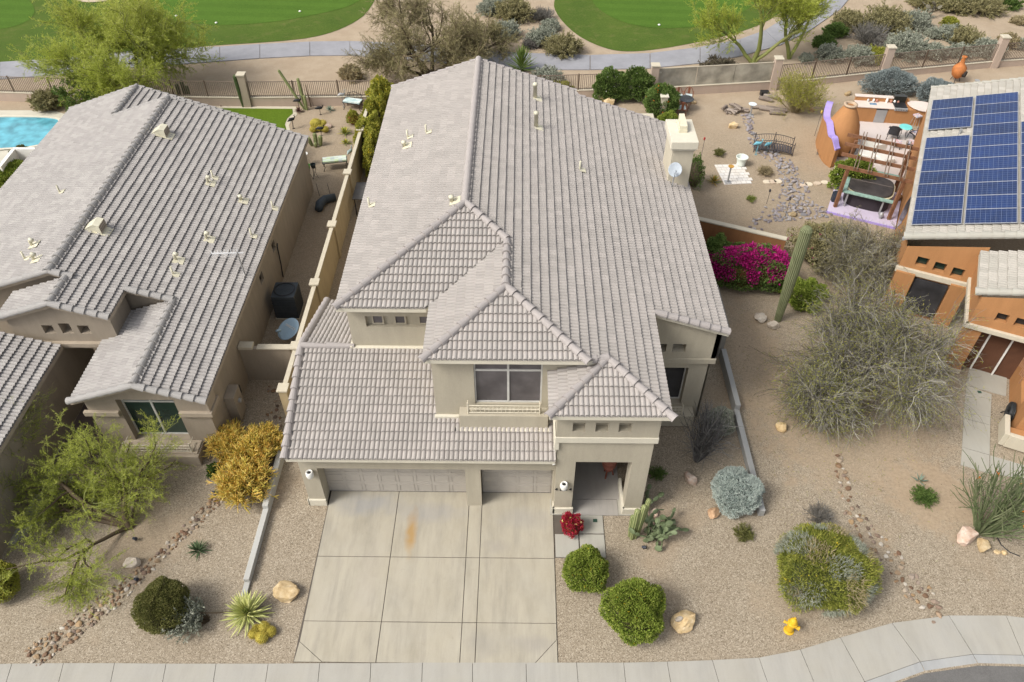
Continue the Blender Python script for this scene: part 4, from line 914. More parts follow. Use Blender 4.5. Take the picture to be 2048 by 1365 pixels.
# ---------------------------------------------------------------- patio of the right house
M_LAV=paint('lavender paint',(.36,.28,.62),.7,.1); M_LSL=concrete('lavender slab',(.50,.44,.56),.12); M_PAT=concrete('pale pink patio concrete',(.56,.50,.47),.06)
flat('patio',smooth_poly([U(-3.0,2.8),U(.15,2.9),U(.15,12.2),U(-3.6,12.2),U(-3.9,8),U(-3.6,4.5)],1),.03,M_PAT)
mb=MB(); mb.prism([U(-3.15,-.3),U(.14,-.3),U(.14,2.95),U(-3.15,2.95)],0,.12); o=tag(mb.build('hot_tub_slab',M_LSL),'pale lavender concrete slab under the hot tub and pergola','slab'); 
q=MB(); q.prism([U(-3.17,-.34),U(.14,-.34),U(.14,-.302),U(-3.17,-.302)],0,.115); q.build('painted_edge',M_LAV,o)
# curved orange wall with scalloped lavender coping
arc=[G2(1660,206,1.8),G2(1654,226,1.8),G2(1657,247,1.75),G2(1663,267,1.6),G2(1669,283,1.4),G2(1676,298,1.15)]; hts=[1.8,1.8,1.75,1.6,1.4,1.15]
def resample(P,k):
    P=[np.array(p,float) for p in P]; out=[]
    for i in range(len(P)-1):
        p0=P[max(i-1,0)];p1=P[i];p2=P[i+1];p3=P[min(i+2,len(P)-1)]
        for j in range(k):
            t=j/k; out.append(.5*((2*p1)+(-p0+p2)*t+(2*p0-5*p1+4*p2-p3)*t*t+(-p0+3*p1-3*p2+p3)*t**3))
    out.append(P[-1]); return out
A=resample([(*p,h) for p,h in zip(arc,hts)],6); W=thing('patio_wall','curved terracotta wall with wavy lavender coping around the egg shaped fireplace','wall',(A[0][0],A[0][1],0))
mb=MB(); cpn=MB(); n_=len(A)
for i in range(n_-1):
    a,b=A[i],A[i+1]; d=(b-a)[:2]; nn=np.array([-d[1],d[0]])/np.linalg.norm(d)*.14
    def wv(k,x): return x+.09*math.sin(k*.6)
    P=[a[:2]-nn,b[:2]-nn,b[:2]+nn,a[:2]+nn]; z=[wv(i,a[2]),wv(i+1,b[2]),wv(i+1,b[2]),wv(i,a[2])]
    ar=sum(P[j][0]*P[(j+1)%4][1]-P[(j+1)%4][0]*P[j][1] for j in range(4))
    if ar<0: P=P[::-1]; z=z[::-1]
    mb.prism([tuple(p) for p in P],[0]*4,z); Q=[(sum(P)/4)+(p-sum(P)/4)+np.sign(np.dot(p-sum(P)/4,nn))*nn*.25 for p in P]; cpn.prism([tuple(p) for p in Q],[v+.002 for v in z],[v+.09 for v in z])
mb.build('wall',M_OR,W,world=True); cpn.build('coping',M_LAV,W,world=True)
x,y=G2(1671,303); K=thing('fireplace','tall egg shaped terracotta outdoor fireplace with an open top','fireplace',(x,y,0))
mb=MB(); mb.lathe([(.62,0),(.86,.35),(.94,.8),(.93,1.2),(.80,1.75),(.58,2.25),(.38,2.62),(.30,2.78)],28); mb.build('body',M_OR,K,smooth=True)
mb=MB(); mb.lathe([(.30,2.77),(.37,2.80),(.37,2.88),(.24,2.90),(.22,2.7),(.20,2.5)],24,cap=False); mb.build('rim',stucco('tan rim',(.45,.34,.24)),K,smooth=True); mb=MB(); mb.lathe([(.225,2.72),(.01,2.72)],20,cap=False); mb.build('flue',M_DK,K)
mb=MB(); mb.tube([(.55,-.55,.45),(.72,-.70,.44)],[.28,.27],14); mb.build('firebox',M_DK,K)
def bench(pl,lab,z1=.42): mb=MB(); mb.prism(smooth_poly([G2(*q) for q in pl],2)[::-1],0,z1); tag(mb.build('patio_bench',M_LAV,bevel=.02),lab,'bench')
bench([(1692,272),(1712,276),(1716,288),(1708,296),(1690,293)],'lavender built in bench right of the egg shaped fireplace')
bench([(1672,296),(1690,292),(1688,304),(1676,310)],'smaller lavender bench just in front of the egg shaped fireplace')
x,y=G2(1672,283,.6); sh=thing('wall_shelf','round turquoise shelf holding two black lanterns on the curved wall','shelf',(x,y,.95)); mb=MB(); mb.lathe([(.30,0),(.32,.03),(.30,.05)],20); mb.build('shelf_top',paint('turquoise paint',(.15,.55,.50),.5),sh)
for i,dx in enumerate((-.12,.14)):
    l=thing('lantern',('left','right')[i]+' black lantern standing on the turquoise shelf','lantern',(x+dx,y+.03,1.0)); mb=MB(); mb.box(-.08,.08,-.08,.08,0,.03); mb.box(-.06,.06,-.06,.06,.03,.2); mb.lathe([(.09,.2),(.03,.27),(.01,.3)],8); mb.build('lantern_body',M_BLK,l)
# kitchen counter, angled
kc=thing('outdoor_kitchen','terracotta outdoor kitchen counter with steel fridge door and built in grill','counter',(*U(-1,11),0))
M_CTOP=paint('pale pink countertop',(.62,.53,.47),.6,.06); k0=G2(1705,243); k1=G2(1846,252); k0=np.array(k0);k1=np.array(k1); kd=(k1-k0)/np.linalg.norm(k1-k0); kn=np.array([-kd[1],kd[0]]); KL=np.linalg.norm(k1-k0)
def KK(a,b): q=k0+kd*a+kn*b; return (q[0],q[1])
def kb_(mb,a0,a1,b0,b1,z0,z1): mb.prism([KK(a0,b0),KK(a1,b0),KK(a1,b1),KK(a0,b1)],z0,z1)
mb=MB(); kb_(mb,0,KL,0,.75,0,.92); kb_(mb,0,KL-1.0,.75,.95,0,1.2); mb.build('counter_base',M_OR,kc,world=True)
mb=MB(); kb_(mb,-.05,KL*.62,-.05,.752,.921,.98); kb_(mb,-.05,KL*.66,.72,1.0,1.201,1.26)
mb.prism(smooth_poly([KK(KL*.72,.95),KK(KL*.74,.25),KK(KL*.86,-.25),KK(KL+.3,-.35),KK(KL+.3,.95)],2),1.0,1.06); mb.build('countertop',M_CTOP,kc,world=True,bevel=.01)
mb=MB(); mb.prism(smooth_poly([KK(KL*.72,.9),KK(KL*.76,.3),KK(KL*.88,-.1),KK(KL+.2,-.2),KK(KL+.2,.9)],2),0,1.0); mb.build('bar_base',M_OR,kc,world=True)
mb=MB(); kb_(mb,1.15,1.75,-.03,-.002,.05,.82); mb.build('fridge_door',M_GREY,kc,world=True); mb=MB(); kb_(mb,1.1,1.8,-.02,-.001,.83,.9); mb.build('fridge_gap',M_BLK,kc,world=True)
gr=thing('grill','built in black and steel gas grill set into the outdoor kitchen','grill',(*KK(KL*.63,.4),.95))
mb=MB(); kb_(mb,KL*.52,KL*.70,-.08,.02,.86,1.02); mb.build('control_panel',M_GREY,gr,world=True,bevel=.01); mb=MB(); kb_(mb,KL*.525,KL*.695,.02,.7,.98,1.05); mb.build('grate',M_BLK,gr,world=True)
mb=MB(); a0,a1=KL*.525,KL*.695; mb.add([(*KK(a0,.68),1.05),(*KK(a1,.68),1.05),(*KK(a1,.62),1.42),(*KK(a0,.62),1.42),(*KK(a0,.95),1.40),(*KK(a1,.95),1.40),(*KK(a0,.95),1.05),(*KK(a1,.95),1.05)],[(0,1,2,3),(3,2,5,4),(0,3,4,6),(1,7,5,2)]); mb.build('open_lid',paint('dark lid',(.03,.03,.025),.35),gr,world=True)
for i in range(5): mb=MB(); c=KK(KL*(.54+.035*i),-.09); mb.tube([(c[0],c[1],.94),(c[0]-kn[0]*.03,c[1]-kn[1]*.03,.94)],.02,8); mb.build('knob',M_BLK,gr,world=True)
mb=MB(); kb_(mb,.75,1.15,.25,.5,.981,.99); tag(mb.build('sink',glassmat('sink blue',(.12,.22,.32),.2)),'small sink basin in the pale kitchen countertop','sink')
for i,(a,b,h,c) in enumerate(((.7,.72,.16,(.5,.5,.5)),(1.0,.70,.2,(.75,.7,.66)),(1.2,.72,.16,(.45,.2,.15)),(1.75,.72,.28,(.8,.78,.72)),(2.0,.72,.18,(.4,.18,.12)),(2.2,.72,.18,(.78,.75,.7)),(2.4,.72,.16,(.42,.2,.15)))):
    q=KK(a,b-.06); mb=MB(); mb.lathe([(.05,0),(.075,h*.4),(.06,h*.8),(.03,h)],10); tag(mb.build('jar',paint('jar colour %d'%i,c,.5),None,(q[0],q[1],.982)),('small steel jar first in the row along the kitchen counter','white lidded jar on the counter behind the sink','red brown jar on the counter right of the sink','tall white cone jar in the middle of the kitchen counter','dark red jar right of the white cone jar','white jar between two red jars on the counter','red jar nearest the grill on the kitchen counter')[i],'jar')
# swivel barstool, chairs, table
M_WICK=paint('dark wicker',(.035,.035,.04),.7,.2,8); M_CUSH=varmat('patterned cushion',[(.60,.55,.52),(.45,.15,.2),(.55,.5,.5),(.2,.25,.4),(.6,.56,.5)],.9,0)
def cushion(parent,c,sx,sy,rz=0,name='cushion',mat=None,z=.07):
    mb=MB(); nx=6
    for i in range(nx):
        for j in range(nx): mb.obox((c[0]+(i-nx/2+.5)*sx/nx*math.cos(rz)-(j-nx/2+.5)*sy/nx*math.sin(rz),c[1]+(i-nx/2+.5)*sx/nx*math.sin(rz)+(j-nx/2+.5)*sy/nx*math.cos(rz),c[2]),(sx/nx*1.001,sy/nx*1.001,z),rz)
    mb.var=[random.random() for _ in mb.f]; return mb.build(name,mat or M_CUSH,parent)
def wicker_chair(px,py,rz,lab,grp='black wicker chairs at the turquoise table'):
    x,y=G2(px,py); t=thing('patio_chair',lab,'chair',(x,y,0),rz,grp)
    mb=MB(); mb.box(-.27,.27,-.25,.27,.36,.41); mb.build('seat',M_WICK,t); cushion(t,(0,0,.45),.48,.46)
    mb=MB(); pts=[(-.30,-.22,.62),(-.33,.05,.66),(-.30,.25,.78),(-.16,.33,.92),(0,.35,.95),(.16,.33,.92),(.30,.25,.78),(.33,.05,.66),(.30,-.22,.62)]
    for a,b in zip(pts,pts[1:]):
        if a[1]>.2 and b[1]>.2: mb.add([a,b,(b[0]*.9,b[1]-.03,.42),(a[0]*.9,a[1]-.03,.42)],[(0,1,2,3)])
    mb.tube(pts,.025,6); mb.build('backrest',M_WICK,t)
    for sx in (-1,1):
        for sy in (-1,1): mb=MB(); mb.tube([(sx*.25,sy*.24,.6 if sy<0 else .38),(sx*.29,sy*.30,0)],.02,6); mb.build('leg',M_BLK,t)
    return t
wicker_chair(1783,278,R(155),'black wicker chair left of the turquoise patio table'); wicker_chair(1828,280,R(-160),'black wicker chair right of the turquoise patio table')
x,y=G2(1803,277); tb=thing('patio_table','small round turquoise patio table on black legs','table',(x,y,0))
mb=MB(); mb.lathe([(.34,.70),(.36,.72),(.34,.74)],24); mb.build('tabletop',varmat('turquoise',[(.12,.50,.48),(.2,.62,.60)],.5,0),tb)
for i in range(4): a=i*PI/2+.4; mb=MB(); mb.tube([(.26*math.cos(a),.26*math.sin(a),.70),(.16*math.cos(a),.16*math.sin(a),.35),(.28*math.cos(a),.28*math.sin(a),0)],.014,5); mb.build('leg',M_BLK,tb)
for px,py,lab in ((1790,296,'square ottoman with patterned cushion in front of the left wicker chair'),(1822,297,'ottoman with patterned cushion in front of the right wicker chair')):
    x,y=G2(px,py); t=thing('ottoman',lab,'ottoman',(x,y,0),R(-24)); mb=MB(); mb.box(-.25,.25,-.22,.22,.28,.34); mb.build('seat',M_WICK,t); cushion(t,(0,0,.38),.48,.44)
    for sx in (-1,1):
        for sy in (-1,1): mb=MB(); mb.tube([(sx*.22,sy*.19,.3),(sx*.24,sy*.21,0)],.018,5); mb.build('leg',M_BLK,t)
x,y=G2(1826,256); t=thing('bar_stool','metal bar stool with patterned cushion beside the curved kitchen bar','stool',(x,y,0)); cushion(t,(0,0,.78),.38,.38,R(20))
for i in range(4): a=i*PI/2+PI/4; mb=MB(); mb.tube([(.17*math.cos(a),.17*math.sin(a),.74),(.26*math.cos(a),.26*math.sin(a),0)],.013,5); mb.build('leg',M_GREY,t)
x,y=G2(1702,300); t=thing('lounge_chair','white moulded swivel lounge chair by the egg shaped fireplace','chair',(x,y,0),R(60))
mb=MB(); mb.lathe([(.38,0),(.40,.04),(.30,.09),(.08,.12),(.07,.3)],20); mb.build('base',M_WHT,t,smooth=True); mb=MB(); mb.prism(smooth_poly([(-.36,-.34),(.36,-.34),(.36,.3),(-.36,.3)],2),.3,.45); mb.build('seat',M_WHT,t,bevel=.03); mb=MB(); mb.prism(smooth_poly([(-.33,.22),(.33,.22),(.28,.38),(-.28,.38)],2),.42,1.15); mb.build('backrest',M_WHT,t,bevel=.04)
for s_ in (-1,1): mb=MB(); mb.prism(smooth_poly([(s_*.32,-.3),(s_*.42,-.3),(s_*.42,.3),(s_*.32,.3)][::s_],1),.4,.68); mb.build('armrest',M_WHT,t,bevel=.03)
for px,py,rz,lab in ((1733,312,-.4,'white slipcovered lounge seat behind the left part of the pergola'),(1762,320,.3,'white slipcovered lounge seat behind the middle of the pergola')):
    x,y=G2(px,py); t=thing('white_lounge',lab,'seat',(x,y,0),rz); mb=MB(); mb.box(-.42,.42,-.6,.45,.0,.34); mb.build('base',paint('slipcover',(.62,.61,.57),.9,.08),t,bevel=.05); mb=MB(); mb.box(-.42,.42,.3,.5,.34,.8); mb.build('backrest',paint('slipcover',(.6,.6,.56),.9),t,bevel=.06)
# pergola
M_WOOD=paint('weathered brown wood',(.20,.095,.05),.75,.3,6); M_WOOD2=paint('grey pergola slats',(.17,.12,.085),.8,.25,6)
pg=thing('pergola','brown timber pergola with grey slats over the hot tub','pergola',(*U(-1.5,2),0))
def beam(mb,a,b,s,t_): 
    a=Vector(a);b=Vector(b); d=(b-a).normalized(); sd=d.cross(Vector((0,0,1)));sd=sd.normalized() if sd.length>1e-4 else Vector((1,0,0)); up=sd.cross(d)
    V=[tuple(p+sd*i*s/2+up*j*t_/2) for p in (a,b) for i,j in ((-1,-1),(1,-1),(1,1),(-1,1))]; mb.add(V,[(3,2,1,0),(4,5,6,7),(0,1,5,4),(1,2,6,5),(2,3,7,6),(3,0,4,7)])
for u_,v_ in ((-2.85,.25),(-.25,.25),(-2.85,3.2),(-.25,3.2)):
    mb=MB(); beam(mb,U3(u_,v_,.12 if v_<1 else 0),U3(u_,v_,2.35),.15,.15); mb.build('post',M_WOOD,pg,world=True)
for v_ in (.2,1.4,2.5,3.5): mb=MB(); beam(mb,U3(-3.35,v_,2.42),U3(.12,v_,2.42),.07,.17); mb.build('beam',M_WOOD,pg,world=True)
for u_ in (-2.6,-2.45,-1.95,-1.8,-1.2,-1.05,-.5,-.3): mb=MB(); beam(mb,U3(u_,.0,2.54),U3(u_,3.9,2.54),.045,.06); mb.build('slat',M_WOOD2,pg,world=True)
# hot tub
ht=thing('hot_tub','dark hot tub with folded grey cover and green timber shelf','hot tub',(*U(-1.5,1.5),.12))
tubp=[U(-1.5+1.12*math.copysign(abs(math.cos(a))**.6,math.cos(a)),1.6+1.0*math.copysign(abs(math.sin(a))**.6,math.sin(a))) for a in np.linspace(0,2*PI,28,endpoint=False)]
mb=MB(); mb.prism(tubp,.12,.88); mb.build('shell',paint('dark tub shell',(.035,.028,.032),.5),ht,world=True)
sc_=lambda k,z: [((p[0]-U(-1.5,1.6)[0])*k+U(-1.5,1.6)[0],(p[1]-U(-1.5,1.6)[1])*k+U(-1.5,1.6)[1]) for p in tubp]
mb=MB(); mb.prism(sc_(1.03,0),.881,.93); mb.build('rim',paint('cream rim',(.60,.55,.38),.6),ht,world=True)
mb=MB(); mb.prism(sc_(.97,0),.931,1.02); mb.build('cover',paint('charcoal vinyl cover',(.055,.048,.046),.5,.3,3),ht,world=True,bevel=.03); mb=MB(); beam(mb,U3(-2.5,1.75,1.03),U3(-.5,1.75,1.03),.05,.02); mb.build('cover_fold',paint('cover seam',(.14,.12,.11),.5),ht,world=True)
M_MINT=paint('weathered mint paint',(.22,.33,.28),.8,.3,7)
mb=MB(); ubox(mb,-2.75,-.25,.28,.52,.98,1.05); ubox(mb,-2.75,-2.55,.52,2.9,.98,1.04); ubox(mb,-2.75,-.3,2.7,3.05,.98,1.04); mb.build('shelf',M_MINT,ht,world=True,bevel=.01)
for u_ in (-2.45,-.75): mb=MB(); beam(mb,U3(u_,.5,.12),U3(u_,.42,.97),.08,.08); mb.build('shelf_leg',M_GREY,ht,world=True)
x,y=U(-2.98,.9); mb=MB(); mb.prism(smooth_poly([(-.18,-.3),(.18,-.3),(.18,.3),(-.18,.3)],1),0,.35); tag(mb.build('step_box',paint('black plastic',(.03,.035,.05),.4),None,(x,y,.12),rz=-TH,bevel=.02),'black plastic step box left of the hot tub','step box')
for px,py,lab in ((1760,437,'silver garden lantern on the lavender slab corner'),(1797,401,'small bronze lantern hanging by the pergola post at the orange wall')):
    x,y=G2(px,py,.12); t=thing('lantern',lab,'lantern',(x,y,.12)); mb=MB(); mb.lathe([(.07,0),(.09,.03),(.04,.06),(.11,.14),(.12,.24),(.07,.32),(.02,.36)],10); mb.build('lantern_body',M_GREY if px<1770 else paint('bronze',(.18,.11,.06),.4,metal=.4),t,smooth=True)
# chimenea, globe table, lights
x,y=G2(1909,163); t=thing('chimenea','rust orange clay chimenea on a black stand near the rear fence','chimenea',(x,y,0)); M_CLAY=paint('rust clay',(.42,.15,.045),.7,.25,4)
mb=MB(); mb.lathe([(.12,.22),(.34,.42),(.42,.70),(.40,.95),(.22,1.15),(.13,1.25),(.11,1.55),(.16,1.62),(.15,1.66),(.09,1.60)],20); mb.build('body',M_CLAY,t,smooth=True); mb=MB(); mb.tube([(.22,-.24,.62),(.34,-.36,.62)],[.2,.19],14); mb.build('mouth',M_DK,t)
for i in range(3): a=i*2*PI/3; mb=MB(); mb.tube([(.2*math.cos(a),.2*math.sin(a),.32),(.32*math.cos(a),.32*math.sin(a),0)],.02,5); mb.build('leg',M_BLK,t)
x,y=G2(1936,190,.7); mb=MB(); mb.lathe([(.05,0),(.05,.6),(.3,.62),(.55,.68),(.62,.74),(.55,.75),(.1,.70)],24); tag(mb.build('patio_table',paint('pale blue glass',(.50,.58,.64),.3),None,(x,y,0),smooth=True),'round pale blue table top behind the right hand roof','table')
# stone bridge, pads and other things in the sandy yard
M_RUST=paint('dark iron',(.05,.045,.05),.6)
x,y=G2(1545,302); br=thing('garden_bridge','black wrought iron footbridge over the dry creek bed','bridge',(x,y,0),R(-12)); L=2.1; Wd=.75
def az(s): return .12+.16*(1-(2*s-1)**2)
mb=MB()
for i in range(14):
    s0=i/14;s1=(i+.7)/14; mb.add([(-L/2+L*s0,-Wd/2,az(s0)),(-L/2+L*s1,-Wd/2,az(s1)),(-L/2+L*s1,Wd/2,az(s1)),(-L/2+L*s0,Wd/2,az(s0))],[(0,1,2,3)])
mb.build('deck',paint('iron mesh deck',(.09,.08,.085),.7),br)
for s_ in (-1,1):
    mb=MB(); mb.tube([(-L/2+L*k/8,s_*Wd/2,az(k/8)+.0) for k in range(9)],.025,5); mb.tube([(-L/2+L*k/8,s_*Wd/2,az(k/8)+.55) for k in range(9)],.02,5)
    for k in (0,4,8): mb.tube([(-L/2+L*k/8,s_*Wd/2,0),(-L/2+L*k/8,s_*Wd/2,az(k/8)+.68)],.022,5)
    for k in range(16): a=-L/2+L*(k+.5)/16; mb.tube([(a-.06,s_*Wd/2,az((k+.2)/16)+.05),(a+.05,s_*Wd/2,az((k+.5)/16)+.3),(a-.04,s_*Wd/2,az((k+.8)/16)+.52)],.008,4,cap=False)
    mb.build('railing',M_RUST,br)
pad=[G2(1429,331),G2(1472,329),G2(1490,331),G2(1509,367),G2(1450,371)]; 
mb=MB(); e=[np.array(p) for p in (G2(1429,331),G2(1489,330),G2(1509,368),G2(1449,371))]
for i in range(7):
    for j in range(6):
        f=lambda a,b:e[0]*(1-a)*(1-b)+e[1]*a*(1-b)+e[2]*a*b+e[3]*(1-a)*b
        off=.5/6*(i%2); a0=min(1,max(0,j/6+off-.08)); a1=min(1,j/6+off+1/6-.012-.08)
        if a1-a0<.02: continue
        P=[f(a0,i/7),f(a1,i/7),f(a1,(i+1)/7-.012),f(a0,(i+1)/7-.012)]; mb.prism([tuple(p) for p in P][::-1],0,.035+random.random()*.004)
mb.var=[random.random() for _ in mb.f]
tag(mb.build('paver_patio',varmat('white pavers',[(.60,.56,.50),(.70,.66,.61),(.62,.60,.58)],.9,0)),'whitish paver pad with a bird bath post and a white pot','paving')
x,y=G2(1481,331); mb=MB(); mb.lathe([(.20,0),(.25,.04),(.22,.08),(.30,.42),(.34,.50),(.30,.52),(.26,.46),(.24,.30),(.02,.30)],24); tag(mb.build('flower_pot',paint('white glaze',(.62,.66,.60),.35),None,(x,y,.03),smooth=True),'empty white glazed pot at the corner of the pale paver pad','pot')
def birdbath(px,py,h,r,bowl,lab,base=True):
    x,y=G2(px,py); t=thing('bird_bath',lab,'bird bath',(x,y,0)); mb=MB(); mb.tube([(0,0,0.02),(0,0,h)],[.05,.04],8); mb.build('post',M_GREY if base else M_RUST,t)
    mb=MB(); mb.lathe([(.03,h-.02),(r*.8,h+.02),(r,h+.07),(r*.93,h+.075),(r*.5,h+.035),(.01,h+.03)],20); mb.build('bowl',bowl,t,smooth=True); mb=MB(); mb.prism([(-.16,-.16),(.16,-.16),(.16,.16),(-.16,.16)],0,.06); mb.build('base',M_GREY,t)
birdbath(1455,366,.95,.16,paint('amber bowl',(.45,.25,.05),.4),'grey post with a small amber bowl on the pale paver pad')
birdbath(1500,232,.7,.24,paint('white blue bowl',(.6,.66,.68),.4),'pale bird bath beside the firewood pile')
birdbath(1946,181,.6,.16,M_GREY,'small metal bird bath behind the right hand solar panels',False)
for i,(px,py) in enumerate(((1533,365),(1545,365),(1556,364),(1607,371),(1618,370),(1634,368),(1649,366))):
    x,y=G2(px,py); mb=MB(); P=[(.19*math.cos(a)*(1+.25*random.random()),.17*math.sin(a)*(1+.25*random.random())) for a in np.linspace(0,2*PI,7,endpoint=False)]; mb.prism(P,0,.05)
    tag(mb.build('stepping_stone',paint('cream flagstone %d'%(i%2),((.60,.52,.40),(.52,.42,.32))[i%2],.85,.12,3),None,(x,y,0)),'flat cream stepping stone, number '+('one','two','three','four','five','six','seven')[i]+' from the left, across the dry creek','stepping stone',group='stepping stones across the dry creek')
M_TEAL=paint('verdigris',(.10,.30,.34),.6)
def heron(px,py,h,lab,rz=0,col=None):
    x,y=G2(px,py); t=thing('bird_sculpture',lab,'sculpture',(x,y,0),rz); m_=col or M_TEAL
    mb=MB(); mb.tube([(-.28,0,h*.70),(-.1,0,h*.78),(.12,0,h*.74),(.2,0,h*.80)],[.015,.10,.09,.03],8); mb.tube([(.18,0,h*.78),(.24,0,h*.9),(.18,0,h*.98),(.30,0,h)],[.035,.025,.03,.008],6); mb.build('body',m_,t,smooth=True)
    for s_ in (-.04,.04): mb=MB(); mb.tube([(.02,s_,h*.72),(0,s_,0)],.012,5); mb.tube([(-.06,s_,.01),(.09,s_,.01)],.012,4); mb.build('leg',m_,t)
heron(1511,310,.95,'blue green metal heron standing left of the iron footbridge',.2,paint('blue heron',(.16,.42,.52),.5)); heron(1533,303,.6,'small blue metal bird perched at the footbridge railing',.5,paint('blue heron',(.16,.42,.52),.5))
def stake(px,py,h,lab,name='garden_stake',cat='garden stake',top=None,tip=None):
    x,y=G2(px,py); t=thing(name,lab,cat,(x,y,0)); mb=MB(); mb.tube([(0,0,0),(.02,0,h)],.012,5); mb.build('rod',M_RUST,t)
    mb=MB(); mb.lathe([(.01,h-.1),(.06,h-.05),(.05,h+.06),(.01,h+.1)],8); mb.build('finial',top or M_RUST,t)
stake(1398,335,1.75,'tall thin shepherd hook with a feeder right of the chimney','feeder_pole','feeder',paint('red feeder',(.35,.05,.04),.5))
stake(1629,272,1.5,'yellow pole on a round base left of the curved terracotta wall',top=paint('yellow pole',(.45,.33,.08),.5))
stake(1533,408,.8,'thin rusty stake with a small lamp below the stepping stones'); stake(1569,437,1.2,'rusty metal flower stake beside the tan boulder above the saguaro')
# round urn sculpture on rock
for px,py,r_,c,lab in ((1710,470,.28,(.45,.55,.55),'mirrored oval gazing dish on the ground beside the orange house'),):
    x,y=G2(px,py,.3); mb=MB(); mb.lathe([(.05,0),(.06,.25),(.22,.3),(.30,.36),(.27,.38),(.02,.34)],18); o=tag(mb.build('gazing_dish',glassmat('mirror mosaic',(.40,.50,.52),.1),None,(x,y,0),smooth=True),lab,'garden ornament'); o.scale=(.8,1.4,1)
# patio set behind the chimney
M_COP=paint('copper frame',(.24,.09,.05),.45,.2,4,metal=.3); M_STRP=varmat('striped cushion',[(.45,.60,.62),(.62,.66,.64),(.40,.50,.52)],.9,0)
def arm_chair(px,py,rz,lab):
    x,y=G2(px,py); t=thing('patio_chair',lab,'chair',(x,y,0),rz,'copper chairs around the dark round table')
    mb=MB(); mb.box(-.25,.25,-.25,.25,.38,.42); mb.build('seat',M_COP,t); cushion(t,(0,0,.45),.46,.46,mat=M_STRP,name='seat_cushion')
    mb=MB(); pts=[(.27*math.cos(a)*1.0,.27+.0*a,.42+.50*math.sin(a)) for a in np.linspace(0,PI,9)]; mb.tube(pts,.02,6); mb.tube([(0,.27,.42),(0,.27,.9)],.03,6); mb.box(-.07,.07,.26,.28,.42,.86); mb.build('backrest',M_COP,t)
    for s_ in (-1,1):
        mb=MB(); mb.tube([(s_*.27,.25,.65),(s_*.30,-.2,.62),(s_*.29,-.25,.4)],.016,5); mb.build('armrest',M_COP,t)
        for q in (-1,1): mb=MB(); mb.tube([(s_*.23,q*.22,.4),(s_*.26,q*.27,0)],.018,5); mb.build('leg',M_COP,t)
arm_chair(1357,207,R(15),'copper patio chair with striped cushion at the back left of the dark round table'); arm_chair(1374,206,R(-15),'copper patio chair with striped cushion at the back right of the dark round table')
arm_chair(1347,217,R(80),'copper patio chair at the left of the dark round table'); arm_chair(1361,229,R(180),'copper patio chair with its back to the camera at the dark round table')
x,y=G2(1369,220); t=thing('patio_table','dark round glass patio table among the copper chairs','table',(x,y,0)); mb=MB(); mb.lathe([(.44,.70),(.46,.72),(.44,.74)],24); mb.build('tabletop',glassmat('smoked glass',(.04,.045,.05),.15),t)
for i in range(4): a=i*PI/2+.4; mb=MB(); mb.tube([(.34*math.cos(a),.34*math.sin(a),.70),(.30*math.cos(a),.30*math.sin(a),0)],.018,5); mb.build('leg',M_COP,t)
# ---------------------------------------------------------------- left back yard things
def bench_set(px,py,rz,lab,L,cu,cloth):
    x,y=G2(px,py); t=thing('garden_bench',lab,'bench',(x,y,0),rz)
    mb=MB(); mb.box(-L/2,L/2,-.28,.28,.46,.49); mb.build('seat',M_BLK,t); cushion(t,(0,0,.53),L-.08,.5,mat=cloth,z=.09)
    for s_ in (-1,1):
        for q in (-1,1): mb=MB(); mb.tube([(s_*(L/2-.05),q*.25,.47),(s_*(L/2-.12),q*.22,.22),(s_*(L/2-.02),q*.27,0)],.02,5); mb.build('leg',M_BLK,t)
    return t
M_FLOR=varmat('blue white cushion cloth',[(.55,.66,.66),(.30,.45,.48),(.62,.70,.68),(.58,.66,.6)],.9,0); M_FLO2=varmat('green white cushion cloth',[(.62,.68,.60),(.45,.60,.25),(.66,.70,.66),(.35,.42,.42)],.9,0)
b=bench_set(708,218,R(-14),'black iron bench with pale blue cushion by the rear fence',1.15,None,M_FLOR); mb=MB(); mb.tube([(-.5,.30,.46),(-.45,.33,.8),(0,.35,.95),(.45,.33,.8),(.5,.30,.46)],.018,5)
for i in range(7): a=-.4+i*.13; mb.tube([(a,.31,.48),(a+.05*(-1)**i,.34,.85)],.01,4)
mb.build('backrest',M_BLK,b)
bench_set(672,336,R(12),'black iron daybed with white and green cushion beside the block wall',1.35,None,M_FLO2)
heron(687,215,1.1,'grey heron figure at the left end of the blue cushioned bench',.4,M_GREY); heron(703,325,.9,'small metal bird figure at the right end of the green cushioned bench',1.2,paint('pale verdigris',(.30,.38,.38),.5))
heron(641,230,.6,'small black metal roadrunner in the sand below the bench',.3,M_BLK); heron(643,272,.65,'black metal quail figure right of the columnar cactus clump',.2,M_BLK); heron(587,258,.8,'black metal bird figure on the edge of the turf',.8,M_BLK); heron(599,222,.9,'black metal heron at the corner of the turf',.2,M_BLK)
for px,py,lab,c in ((620,358,'wire plant stand with green pot next to the left house corner',(.12,.35,.05)),(631,356,'wire plant stand with dark pot beside the green one',(.03,.04,.04))):
    x,y=G2(px,py); t=thing('plant_stand',lab,'plant stand',(x,y,0)); mb=MB(); mb.lathe([(.10,.62),(.15,.85),(.13,.85),(.12,.75)],12); mb.build('pot',paint('pot '+lab[-5:],c,.5),t)
    for i in range(3): a=i*2.1; mb=MB(); mb.tube([(.12*math.cos(a),.12*math.sin(a),.7),(.05*math.cos(a),.05*math.sin(a),.35),(.16*math.cos(a),.16*math.sin(a),0)],.012,4); mb.build('leg',M_BLK,t)
x,y=G2(613,330); mb=MB(); mb.lathe([(.03,0),(.03,.6),(.16,.66),(.20,.7),(.17,.7)],14); tag(mb.build('bird_bath',M_WHT,None,(x,y,0)),'small white bird bath beside the left house corner','bird bath')
